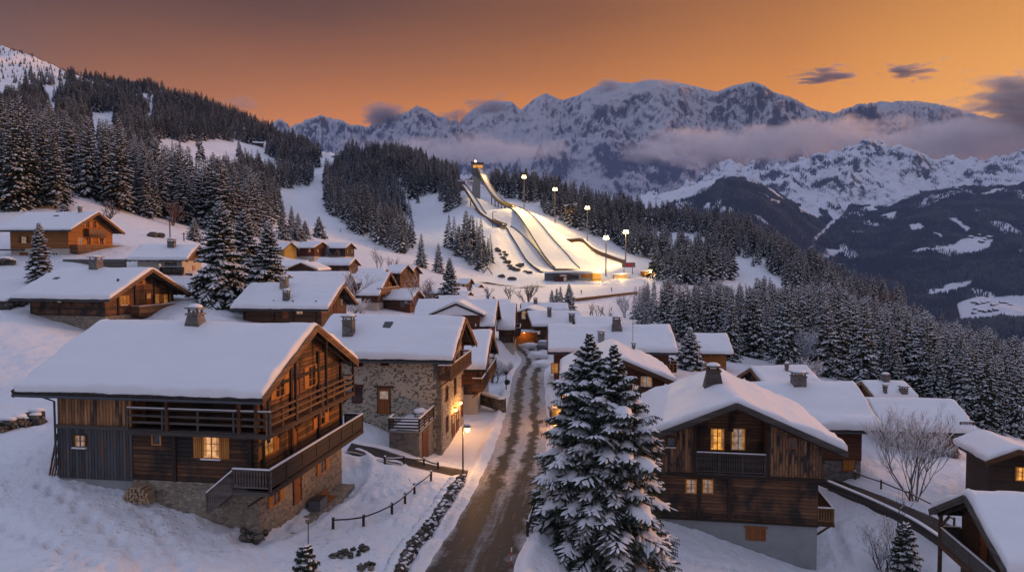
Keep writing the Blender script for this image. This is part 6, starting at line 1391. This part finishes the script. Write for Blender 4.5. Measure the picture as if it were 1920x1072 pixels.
# timber edge wall right of the landing slope
def edge_wall():
    pts = [(1051, 452, 512), (1070, 451.5, 512), (1091, 450.5, 512), (1100, 457, 506), (1110, 466, 496), (1124, 474, 484), (1142, 481, 470), (1158, 487, 460), (1171, 491, 450)]
    W = np.array([at(*q) for q in pts]); W = densify(np.c_[W, W[:, :1] * 0], 40)[:, :3]; o = empty('timber_wall', tuple(W[0]), 0, 'winding dark timber edge wall right of the large landing slope', 'wall'); mb = MB(); sn = MB()
    for a, b in zip(W[:-1], W[1:]): mb.beam(a - W[0] + (0, 0, .1), b - W[0] + (0, 0, .1), .5, 2.6); sn.beam(a - W[0] + (0, 0, 1.55), b - W[0] + (0, 0, 1.55), .8, .4)
    mb.build('boards', M['beam'], o); sn.build('snow_cap', M['tree_snow'], o)
edge_wall()
def stadium():
    D = 402; o_ = at(1075, 524, D); g = gz(o_[0], o_[1]); o = empty('stadium_building', (o_[0], o_[1], g), R(-4), 'flat-roofed stadium building with wide snowed roof at the foot of the landing slopes', 'building')
    k = D / F; x = lambda px: (px - 1075) * k; zb = -1.5; zt = 4.4
    MB().box((x(1021), 0, zb), (x(1047), 9, zt)).build('block', M['concrete_dark'], o)
    MB().box((x(1047), 1.5, zb), (x(1110), 9, zt)).build('hall', M['concrete'], o)
    MB().box((x(1110), .8, zb), (x(1127), 9, zt - .2)).build('annexe', M['yellow_wood'], o)
    for a, b, z0, z1, m in ((1050, 1062, 0, 3.4, 'lit_cool'), (1065, 1085, 1., 3.2, 'glass'), (1090, 1109, 1.6, 3.6, 'log_orange'), (1112, 1125, 1., 3.6, 'lit')): MB().box((x(a), 1.36 if a < 1110 else .66, z0), (x(b), 1.52 if a < 1110 else .82, z1)).build('window', M[m], o)
    MB().prism([(x(1018), zt), (x(1133), zt + .4), (x(1133), zt + 1.), (x(1075), zt + 1.3), (x(1018), zt + .7)], 'y', -1.6, 12).build('roof', M['roof_snow'], o)
    MB().box((x(1040), -3, zb), (x(1057), -.2, 2.2)).build('porch', M['door_red'], o); MB().box((x(1039), -3.3, 2.2), (x(1076), -.1, 2.6)).build('porch_roof', M['beam'], o)
    b = empty('billboard', tuple(at(1178, 501, 425)), 0, 'dark scoreboard with a red panel on two posts', 'scoreboard'); bz = gz(b.location.x, b.location.y) - b.location.z - .5; k2 = 425 / F
    MB().box((-12 * k2, -.3, 0), (13 * k2, .3, 9 * k2)).build('panel', M['concrete_dark'], b); MB().box((-5 * k2, -.4, .3), (7 * k2, -.32, 9 * k2 - .4)).build('red_panel', M['red'], b)
    for xx in (-8 * k2, 8 * k2): MB().box((xx - .2, -.2, bz), (xx + .2, .2, 0)).build('post', M['metal'], b)
    b.name = 'scoreboard'
    for px, py, D, w, hh, lab, m in ((1165, 516, 412, 14, 2.4, 'low lit timber stand with boards under the scoreboard', 'plaster'), (1218, 513, 420, 15, 3.4, 'flat-roofed lit kiosk at the edge of the dark wood', 'log_orange')):
        p = at(px, py + 4, D); gq = gz(p[0], p[1]); q = empty('kiosk', (p[0], p[1], gq), 0, lab, 'kiosk'); MB().box((-w * .3, 0, -1), (w * .3, 5, hh)).build('walls', M[m], q)
        MB().prism([(-w * .38, hh), (w * .38, hh + .5), (w * .38, hh + .9), (-w * .38, hh + .5)], 'y', -1.5, 6).build('roof', M['roof_snow'], q); MB().box((-w * .2, -.1, .9), (w * .2, .05, hh - .5)).build('window', M['lit'], q)
        lamp('kiosk_light', (p[0], p[1] - 3.5, gq + 3.2), 1500, (1., .62, .22), .3)
    lamp('hall_light', (o_[0] + 14, o_[1] - 4, g + 4), 1800, (1., .62, .22), .3)
stadium()
# long snowed wall of the lower terrace, and the rocks, frames and clutter on the left of the small hill
def long_wall(name, label, cat, pts, h, w, m, cap=.35, up=0.):
    W = [hit(px, py) if D is None else (xat(px, D), D, gz(xat(px, D), D)) for px, py, D in pts]; W = densify(np.array([(*q, 0.) for q in W]), 24)[:, :3]; b = W[0].copy(); o = empty(name, tuple(b), 0, label, cat); mb = MB(); sn = MB()
    for p, q in zip(W[:-1], W[1:]): mb.beam(p - b + (0, 0, h / 2 - .3 + up), q - b + (0, 0, h / 2 - .3 + up), w, h + .6); sn.beam(p - b + (0, 0, h + cap / 2 + up), q - b + (0, 0, h + cap / 2 + up), w + .15, cap)
    mb.build('wall_body', M[m], o); sn.build('snow_cap', M['tree_snow'], o); return o
long_wall('retaining_wall', 'long dark retaining wall with snow cap under the stadium terrace', 'wall', [(1075, 560, 268), (1120, 553, 285), (1165, 546, 303), (1195, 540, 318)], 1.2, .5, 'beam_dark', .1)
def a_frame():
    x, y, z = hit(914, 512); o = empty('timber_gantry', (x, y, z), .2, 'snow-edged leaning A-shaped timber frame below the grove', 'gantry')
    m = MB(); m.beam((-3.2, 0, -.5), (0, 0, 3.6), .5, .5); m.beam((0, 0, 3.6), (3., 0, -.5), .5, .5); m.build('beams', M['beam_dark'], o); s_ = MB(); s_.beam((-3.2, 0, -.1), (0, 0, 4.), .5, .3); s_.beam((0, 0, 4.), (3., 0, -.1), .5, .3); s_.build('snow_edge', M['tree_snow'], o)
a_frame()
rb_ = random.Random(8)
for i, (px, py) in enumerate(((931, 468), (934, 472), (938, 478), (942, 484), (946, 487), (951, 493), (955, 499), (961, 504), (968, 507), (973, 500), (977, 498), (985, 510), (945, 474), (948, 479), (992, 512), (941, 518), (960, 523))):
    x, y, z = hit(px, py); r = rb_.uniform(1., 2.); tag(MB().ball((0, 0, 0), r, 7, 5, (1.4, 1., .8), .3, rb_).build('boulder', M['stone_dark']), 'dark boulder poking from the snow left of the smaller landing slope', 'boulder', 'boulders beside the smaller landing slope').location = (x, y, z + r * .2)
# far hamlet on the valley side
for i, (px, py) in enumerate(((1826, 568), (1834, 571), (1843, 569), (1851, 567), (1862, 573), (1868, 571), (1878, 568), (1887, 569), (1894, 572), (1829, 580), (1838, 583), (1846, 585), (1856, 584), (1866, 582), (1826, 588), (1842, 604), (1852, 601), (1888, 592), (1820, 446), (1837, 443), (1846, 450), (1855, 447), (1741, 470), (1840, 455))):
    lo_, hi_ = 1950., 5200.; d = ray(px, py); d = d / d[1]; Ds = np.linspace(lo_, hi_, 900); g = far_z(Ds * d[0], Ds) - Ds * d[2]; j = int(np.argmax(g > 0)) if (g > 0).any() else 0
    if j == 0: continue
    D = Ds[j]; s = rb_.uniform(.85, 1.3) * D / 2600; x, z = D * d[0], D * d[2]
    o = empty('far_chalet', (x, D, z - 1), rb_.uniform(-.6, .6), 'tiny dark chalet of the far hamlet on the valley side' if py > 500 else 'tiny farmhouse on the high clearing of the valley side', 'chalet', 'chalets of the far hamlet' if py > 500 else 'farmhouses on the high clearing'); o.scale = (s, s, s)
    MB().box((-6.5, -5, -2), (6.5, 5, 5)).prism([(-5, 5), (5, 5), (0, 8)], 'x', -6.5, 6.5).build('walls', M['beam_dark'], o)
    MB().prism([(-6.3, 4.4), (0, 8.2), (6.3, 4.4), (6.3, 5.3), (0, 9.1), (-6.3, 5.3)], 'x', -8, 8).build('roof_snow', M['roof_snow'], o)
# ------------------------------------------------------------------ street furniture, fences, walls, figures
def fence(name, label, pts, h, m='beam_dark', rails=1, post=1.0, snow=True, group=None, hold=None):
    W = [np.array(hit(px, py) if D is None else (xat(px, D), D, gz(xat(px, D), D))) for px, py, D in pts]; b = W[0]; o = empty(name, tuple(b), 0, label, 'fence', group); r = MB(); sn = MB(); rn = random.Random(len(pts))
    for i, p in enumerate(W):
        q = p - b; MB().tube([(q[0], q[1], q[2] - .5), (q[0] + rn.uniform(-.05, .05), q[1], q[2] + h + .1)], .085, 7).build('post', M[m], o)
        if snow: sn.ball((q[0], q[1], q[2] + h + .13), .1, 7, 4, (1, 1, .7))
        if i:
            a = W[i - 1] - b
            for k in range(rails):
                z = h * (1 - k * .45) - .06; r.tube([(a[0], a[1], a[2] + z), ((a[0] + q[0]) / 2, (a[1] + q[1]) / 2, (a[2] + q[2]) / 2 + z - .04), (q[0], q[1], q[2] + z)], .06, 6)
                if snow and k == 0: sn.tube([(a[0], a[1], a[2] + z + .06), ((a[0] + q[0]) / 2, (a[1] + q[1]) / 2, (a[2] + q[2]) / 2 + z + .02), (q[0], q[1], q[2] + z + .06)], .05, 5)
    ro = r.build('rail', M[m], o, True)
    if snow: sn.build('snow_cap', M['tree_snow'], o, True)
    return o
fence('rail_fence', 'weathered pole fence crossing the snowy yard below the large chalet', [(624, 992, None), (681, 986, None), (735, 966, None), (760, 946, None), (778, 926, None), (808, 902, None)], .62)
fence('rail_fence', 'half-buried pole fence along the lane before the stone house', [(722, 868, None), (758, 872, None), (795, 872, None), (822, 880, None)], .5)
fence('rail_fence', 'dark plank fence at the right street edge beside the twin spruce', [(990, 1028, 43.5), (1000, 1000, 46.5), (1010, 975, 49.5), (1019, 948, 53)], .85, 'beam_dark', 2)
fence('rail_fence', 'snowed rail fence along the upper side of the side road', [(1560, 880, 67.5), (1610, 896, 64.5), (1660, 913, 62), (1715, 935, 59.5), (1770, 962, 56.8), (1800, 978, 55)], .7, 'beam', 1)
long_wall('plank_wall', 'low brown plank wall along the lower side of the side road', 'wall', [(1560, 925, 61.6), (1640, 955, 57.8), (1720, 990, 54.4), (1790, 1030, 51.)], .7, .16, 'beam_grey', .1)
# dry stone wall holding the yard above the street
def dry_wall():
    P = STREET; T = np.gradient(P[:, :2], axis=0); T /= np.linalg.norm(T, axis=1)[:, None]; Nl = np.stack([-T[:, 1], T[:, 0]], 1)
    sel = [i for i in range(len(P)) if 34.6 < P[i, 1] < 54]; b = P[sel[0], :3]; o = empty('dry_stone_wall', tuple(b), 0, 'dark dry stone retaining wall with snow in its joints, left of the street', 'wall'); rn = random.Random(4); mb = MB(); sn = MB()
    L = 0.; run = [P[i, :2] + Nl[i] * (P[i, 3] + 1.05) for i in sel]; zs = [P[i, 2] for i in sel]; pts = densify(np.array([(*r, z, 0.) for r, z in zip(run, zs)]), 150)[:, :3]
    for k, p in enumerate(pts):
        i = sel[min(len(sel) - 1, int(k / 150 * len(sel)))]; nrm = Nl[i]; top = gz(p[0] + nrm[0] * 1.1, p[1] + nrm[1] * 1.1); z = p[2] - .15; row = 0
        while z < top - .06:
            hh = rn.uniform(.16, .34); w = rn.uniform(.15, .27); off = rn.uniform(-.10, .06) + .14 * (z - p[2]); c = p[:2] + nrm * off; q = np.array([c[0], c[1], z]) - b
            mb.ball((q[0], q[1], q[2] + hh / 2), 1, 6, 4, (w * 1.1, w, hh * .58), .28, rn)
            if rn.random() < .3: sn.ball((q[0] - nrm[0] * .13, q[1] - nrm[1] * .13, q[2] + hh), 1, 5, 4, (w * .8, w * .7, .07), .2, rn)
            z += hh * .82
        if rn.random() < .8: q = np.array([*(p[:2] + nrm * .5), top]) - b; sn.ball((q[0], q[1], q[2] - .02), 1, 6, 4, (.34, .34, .12), .3, rn)
    bk = MB()
    for k in range(0, 148, 3):
        p, q = pts[k], pts[min(k + 3, 149)]; i = sel[min(len(sel) - 1, int(k / 150 * len(sel)))]; nm = Nl[i]; tp = gz(p[0] + nm[0] * 1.1, p[1] + nm[1] * 1.1); h = max(.3, tp - p[2]); f = lambda v: (v[0] + nm[0] * .22 - b[0], v[1] + nm[1] * .22 - b[1], v[2] - .25 + h / 2 - b[2])
        bk.beam(f(p), f(q), .45, h + .3)
    bk.build('wall_core', M['stone_dark'], o); mb.build('stones', M['stone_dark'], o); sn.build('snow_patches', M['snow'], o, True)
dry_wall()
def rock_row(label, cells, r0, r1, name='stone_wall', seed=3, snow=True, cat='wall'):
    W = [np.array(hit(px, py) if D is None else (xat(px, D), D, gz(xat(px, D), D))) for px, py, D in cells]; b = W[0]; P = densify(np.array([(*w, 0.) for w in W]), max(6, int(sum(np.linalg.norm(W[i + 1] - W[i]) for i in range(len(W) - 1)) / (r0 * 1.5))))[:, :3]
    o = empty(name, tuple(b), 0, label, cat); mb = MB(); sn = MB(); rn = random.Random(seed)
    for p in P:
        for k in range(2):
            r = rn.uniform(r0, r1); q = p - b + np.array([rn.uniform(-.3, .3), rn.uniform(-.4, .4), r * .35 + k * r * .7]); mb.ball(q, r, 7, 5, (1.2, 1., .8), .28, rn)
            if snow and k: sn.ball(q + np.array([0, 0, r * .62]), r, 7, 4, (1.15, 1., .32), .2, rn)
    mb.build('stones', M['stone_dark'], o)
    if sn.v: sn.build('snow_cap', M['snow'], o, True)
rock_row('mossy boulder wall at the left margin below the upper chalets', [(-40, 812, None), (8, 806, None), (40, 800, None), (72, 790, None)], .35, .6)
rock_row('snow-capped stone row left of the dark brown chalet', [(-20, 578, None), (10, 578, None), (45, 571, None)], .5, .8)
rock_row('dark rocks bared in the yard snow at the bottom edge', [(628, 1042, None), (650, 1042, None), (684, 1038, None)], .12, .2, 'rock_outcrop', 6, False, 'rock')
rock_row('small dark rock in the snow near the dry stone wall', [(678, 1064, None), (690, 1063, None)], .1, .15, 'rock_outcrop', 7, False, 'rock')
rock_row('snow-capped grey stone row at the white foot of the honey coloured chalet', [(2, 497, None), (20, 498, None)], .5, .8, 'stone_wall', 9)
rock_row('rubble footing at the near corner of the large chalet', [(458, 1000, None), (470, 1004, None), (485, 1003, None)], .16, .3, 'rubble_heap', 11, False, 'rubble')
def street_wall():
    x, y, z = hit(938, 775); o = empty('garden_wall', (x, y, z), R(-20), 'low stone garden wall with snow cap beside the street, past the stone house', 'wall')
    a = np.array([-3.6, 3.4]); b = np.array([0., 0.]); MB().beam((-4.2, 3.2, .45), (-.1, .5, .35), .45, 1.3).build('wall_body', M['stone_dark'], o); MB().beam((-4.25, 3.2, 1.2), (-.15, .55, 1.1), .6, .25).build('snow_cap', M['roof_snow'], o); MB().box((-.4, -.4, -.6), (.5, .5, 1.15)).build('pillar', M['stone_dark'], o); MB().ball((.05, .05, 1.15), 1, 8, 4, (.5, .5, .2)).build('pillar_snow', M['roof_snow'], o, True)
street_wall()
def stone_post():
    x, D = xat(1041, 72), 72; z = gz(x, D); o = empty('stone_post', (x, D, z), .2, 'dark stone gatepost lit from behind by an orange lamp, right of the street', 'gatepost'); MB().box((-.45, -.45, -.5), (.45, .45, 1.5)).build('post_body', M['stone_dark'], o); MB().box((-.6, -.6, 1.5), (.6, .6, 1.68)).build('cap_stone', M['stone_grey'], o); MB().ball((0, 0, 1.7), 1, 8, 5, (.55, .55, .22)).build('snow_cap', M['tree_snow'], o, True)
    lamp('path_light', (x + 1.3, D + 1.4, z + 1.6), 800, (1., .42, .08), .2)
    o = empty('path_lamp', (x + 1.3, D + 1.4, z), 0, 'low orange path lamp behind the dark gatepost', 'lamp'); MB().tube([(0, 0, -.3), (0, 0, 1.35)], .05, 6).build('pole', M['iron'], o); MB().ball((0, 0, 1.5), .17, 10, 6).build('bulb', M['lamp'], o, True)
stone_post()
def street_lamp():
    D = 55.3; x = xat(867, D); z = gz(x, D); H = at(867, 800, D)[2] - z; o = empty('street_lamp', (x, D, z), 0, 'lit street lamp with curved bracket on a slim dark pole above the stone wall', 'street lamp')
    MB().tube([(0, 0, -.5), (0, 0, H)], [.07, .05], 8).build('pole', M['iron'], o)
    a = MB(); a.tube([(0, 0, H - .15), (.12, 0, H + .18), (.4, 0, H + .2), (.52, 0, H - .02)], .035, 6); ar = a.build('bracket', M['iron'], o)
    l = MB(); V = []; l.tube([(.36, 0, H - .02), (.36, 0, H + .06), (.36, 0, H + .16)], [.3, .22, .04], 10); lo = l.build('lamp_shade', M['iron'], o)
    MB().ball((.36, 0, H - .2), .2, 12, 8, (1, 1, 1.15)).build('bulb', M['lamp'], o, True); MB().ball((.36, 0, H + .17), 1, 8, 4, (.24, .24, .08)).build('snow_cap', M['tree_snow'], o, True)
    lamp('street_lamp_light', (x + .36, D, z + H - .55), 520, (1., .46, .11), .2)
street_lamp()
def lantern_post():
    x, y, z = hit(949, 734); o = empty('lantern_post', (x, y, z), .3, 'dark unlit lantern post with hanging flower basket at the street edge', 'lamp post')
    H = px_h(x, y, z, 702); MB().tube([(0, 0, -.3), (0, 0, H)], .07, 6).build('pole', M['iron'], o); MB().tube([(0, 0, H), (0, 0, H + .3), (0, 0, H + .45)], [.2, .26, .04], 6).build('lantern', M['iron'], o); MB().ball((.12, -.1, H * .5), .42, 8, 6, (1, 1, .8), .2, random.Random(1)).build('basket', M['dark_cloth'], o)
lantern_post()
def snow_pole(px, py, pyt, D, label, g=None):
    x = xat(px, D); z = gz(x, D); H = px_h(x, D, z, pyt); o = empty('snow_pole', (x, D, z), 0, label, 'snow pole', g)
    n = 4
    for k in range(n): MB().tube([(0, 0, H * k / n - (.4 if k == 0 else 0)), (0, 0, H * (k + 1) / n)], .035, 6).build('band', M['red'] if k % 2 == 0 else M['white'], o)
snow_pole(959, 1068, 1026, 39.5, 'red and white snow pole at the right street edge, bottom of the view')
def stake(px, D, pyt, label):
    x = xat(px, D); z = gz(x, D); H = px_h(x, D, z, pyt); o = tag(MB().tube([(0, 0, -.3), (.02, 0, H)], .03, 5).build('marker_stake', M['rail_grey']), label, 'stake'); o.location = (x, D, z)
stake(572, 36.5, 978, 'thin grey stake in the snow behind the sapling'); stake(562, 34.2, 1046, 'pale stubby stake in front of the little dark sapling')
def utility(px, D, py, label):
    x = xat(px, D); z = gz(x, D); H = px_h(x, D, z, py); o = empty('utility_pole', (x, D, z), 0, label, 'pole'); MB().tube([(0, 0, -.5), (0, 0, H)], .14, 6).build('pole', M['beam_dark'], o); MB().beam((-.6, 0, H - .3), (.6, 0, H - .3), .12, .12).build('crossarm', M['beam_dark'], o)
utility(320, 170, 413, 'dark utility pole on the meadow behind the black-brown chalet'); utility(346, 172, 436, 'short pole stub on the meadow right of the utility pole')
for px, py in ((285, 444), (300, 446)): x, y, z = hit(px, py); tag(MB().ball((0, 0, .4), .9, 7, 5, (1.5, 1, .8), .25, rb_).build('boulder', M['stone_dark']), 'dark boulder on the meadow above the black-brown chalet', 'boulder', 'boulders on the meadow').location = (x, y, z)
def log_pile():
    a, _ = HA.hit('F', 262, 905, .5); d = .55; zb = None; o = empty('log_pile', (0, 0, 0), HA.yaw, 'heap of split firewood against the log wall of the large chalet', 'firewood'); w = HA.world(HA.P('F', a, 0, d)); g = gz(w[0], w[1]); o.location = (w[0], w[1], g); rn = random.Random(2); lg = MB()
    for r in range(6):
        n = (9, 9, 8, 8, 6, 4)[r]
        for i in range(n):
            x = (i - n / 2 + .5) * .18 + rn.uniform(-.03, .03); z = .08 + r * .155; MB_ = lg; MB_.tube([(x, -.35 + rn.uniform(-.06, .06), z), (x + rn.uniform(-.05, .05), .3, z + rn.uniform(-.02, .03))], rn.uniform(.07, .105), 6)
    lg.build('logs', M['firewood'], o)
log_pile()
def bench():
    s_, z = HA.hit('R', 612, 905, .7); p = HA.world(HA.P('R', s_, 0, .65)); g = gz(p[0], p[1]); o = empty('garden_bench', (p[0], p[1], g), HA.yaw, 'orange wooden bench against the stone gable wall of the large chalet', 'bench')
    for y in (-.85, .85): MB().box((-.25, y - .05, -.3), (.25, y + .05, .45)).build('leg', M['beam'], o)
    MB().box((-.28, -1.1, .45), (.3, 1.1, .52)).build('seat', M['door'], o); MB().box((-.36, -1.1, .55), (-.28, 1.1, 1.0)).build('backrest', M['door'], o)
    s2, _ = HA.hit('R', 592, 925, .5); p = HA.world(HA.P('R', s2 + .1, 0, .6)); g = gz(p[0], p[1]); o = empty('planter_box', (p[0], p[1], g), HA.yaw, 'dark square planter tub beside the orange bench', 'planter'); MB().box((-.4, -.55, -.4), (.4, .55, .75)).build('tub', M['concrete_dark'], o); MB().box((-.36, -.5, .75), (.36, .5, .82)).build('soil', M['bark'], o)
    t = empty('entrance_terrace', (HA.cx, HA.cy, HA.zg), HA.yaw, 'narrow stone terrace strip along the gable foot of the large chalet', 'terrace'); zz = gz(*HA.world(HA.P('R', 0, 0, .8))[:2]) - HA.zg
    m = MB(); HA.box(m, 'R', -HA.hw - .1, HA.hw - .3, zz - 1.5, zz + .1, .07, 1.15); m.build('paving', M['stone_h1'], t)
bench()
def left_clutter():
    p = HA.world((HA.xl - .7, -HA.hw + .5, 0)); g = gz(p[0], p[1]); o = empty('stacked_planks', (p[0], p[1], g), HA.yaw, 'upright planks leaning on the left barn corner of the large chalet', 'planks')
    for k in range(4): MB().beam((-.25 + k * .16, -.2, -.2), (-.05 + k * .16, .25, 2.3 - k * .2), .12, .05).build('plank', M['barge'], o)
left_clutter()
def covered_grill():
    x0, y0, zt, x1 = GAR; c = HB.world((x1 - .8, -HB.hw - 1.5, zt)); o = empty('garden_table', c, HB.yaw, 'snow-heaped garden table on the garage terrace', 'table')
    for i in (-.4, .4):
        for j in (-.4, .4): MB().box((i - .04, j - .04, 0), (i + .04, j + .04, .8)).build('leg', M['iron'], o)
    MB().box((-.6, -.6, .8), (.6, .6, .88)).build('table_top', M['iron'], o); MB().ball((0, 0, .9), 1, 10, 6, (.62, .62, .36), .12, random.Random(4)).build('snow_load', M['tree_snow'], o, True)
covered_grill()
# people on the ski slope: a single skinned body each
def person(px, py, D, label, yaw=0., col='dark_cloth', group='skiers on the slope'):
    x, y, z = hit(px, py) if D is None else (xat(px, D), D, gz(xat(px, D), D))
    J = [(0, 0, .95), (0, .02, 1.2), (0, .03, 1.45), (0, .02, 1.56), (.1, 0, .9), (.13, -.08, .5), (.14, .0, .08), (.14, -.14, .04), (-.1, 0, .9), (-.13, -.08, .5), (-.14, .0, .08), (-.14, -.14, .04), (.2, .03, 1.4), (.3, -.08, 1.14), (.3, -.3, 1.05), (-.2, .03, 1.4), (-.3, -.08, 1.14), (-.3, -.3, 1.05), (0, -.01, 1.72)]
    E = [(0, 1), (1, 2), (2, 3), (3, 18), (0, 4), (4, 5), (5, 6), (6, 7), (0, 8), (8, 9), (9, 10), (10, 11), (2, 12), (12, 13), (13, 14), (2, 15), (15, 16), (16, 17)]
    rad = [.16, .15, .17, .07, .11, .08, .055, .05, .11, .08, .055, .05, .08, .055, .045, .08, .055, .045, .105]
    me = bpy.data.meshes.new('person'); me.from_pydata(J, E, []); o = link('person', me); me.materials.append(M[col]); o.location = (x, y, z + .03); o.rotation_euler = (0, 0, yaw)
    md = o.modifiers.new('skin', 'SKIN'); sv = me.skin_vertices[0].data
    for i, r in enumerate(rad): sv[i].radius = (r, r)
    sv[0].use_root = True; o.modifiers.new('smooth', 'SUBSURF').levels = 1
    tag(o, label, 'person', group); MB().ball((0, -.01, 1.75), .13, 8, 6, (1, 1.05, 1.1)).build('helmet', M['iron'], o, True)
    for s_ in (-.14, .14): MB().beam((s_, -.85, .02), (s_, .8, .02), .09, .03).build('ski', M['red'], o)
person(638, 434, None, 'skier in dark clothes alone on the open ski slope', .6); person(681, 444, None, 'skier in dark clothes below the other, near the wood edge', 1.2)
person(592, 353, None, 'tiny skier in dark clothes high on the ski slope', 2.); person(1090, 549, 300, 'walker in dark clothes on the snowy bank under the stadium', 0., group='people on the snowy bank'); person(1147, 541, 318, 'second walker in dark clothes on the snowy bank, nearer the wood', .4, group='people on the snowy bank')
# orange-lit sheds and parked cars at the street bend
def shed():
    x, D = xat(984, 140), 140; z = gz(x, D); o = empty('open_shed', (x, D, z), .1, 'open timber shed glowing orange under the brown gable', 'shed'); MB().box((-2.2, 1.5, -.5), (2.4, 2.2, 2.6)).build('back_wall', M['log_orange'], o); MB().box((-2.6, -1., 2.6), (2.8, 2.4, 2.85)).build('roof', M['roof_snow'], o)
    for q in (-2.2, 2.3): MB().box((q - .1, -.8, -.5), (q + .1, -.6, 2.6)).build('post', M['beam'], o)
    MB().ball((0, .9, 2.3), .08, 8, 5).build('bulb', M['lamp'], o, True); lamp('shed_light', (x, D + .4, z + 2.), 60, (1., .45, .1), .15)
shed()
def car(px, py, D, yaw, label, m):
    x, y, z = (xat(px, D), D, gz(xat(px, D), D)); o = empty('parked_car', (x, y, z), yaw, label, 'car')
    pr = [(-2.1, .35), (2.1, .35), (2.15, .75), (1.95, .92), (1.0, .98), (.45, 1.42), (-1.1, 1.45), (-1.75, 1.0), (-2.1, .92)]; MB().prism(pr, 'y', -.85, .85).build('body', M[m], o)
    for a in (-1.3, 1.3):
        for b in (-.82, .82): MB().tube([(a, b - .1, .33), (a, b + .1, .33)], .33, 12).build('wheel', M['iron'], o)
    for b in (-.86, .86): MB().prism([(.4, 1.35), (.9, 1.0), (-1.6, 1.0), (-1.05, 1.38)], 'y', b - .01, b + .01).build('window', M['glass'], o)
    sn = MB(); sn.prism([(.5, 1.43), (-1.1, 1.46), (-1.0, 1.66), (.3, 1.64)], 'y', -.8, .8); sn.prism([(1.05, .99), (1.95, .93), (1.85, 1.1), (1.1, 1.14)], 'y', -.75, .75); sn.build('snow_load', M['roof_snow'], o)
car(1021, 655, 133, 1.2, 'snow-covered grey car beside the long red chalet', 'metal')
def railing_right():
    pass
bl = [(993, 648), (1007, 662), (1018, 672), (975, 640), (930, 668)]
for i, (px, py) in enumerate(bl):
    D = (135, 122, 112, 148, 106)[i]; x = xat(px, D); r = rb_.uniform(.9, 1.5); tag(MB().ball((0, 0, 0), r, 10, 6, (1.5, 1.1, .7), .22, rb_).build('snow_heap', M['snow'], None, True), 'rounded ploughed snow heap along the street bend', 'snow heap', 'ploughed snow heaps').location = (x, D, gz(x, D) + .2)
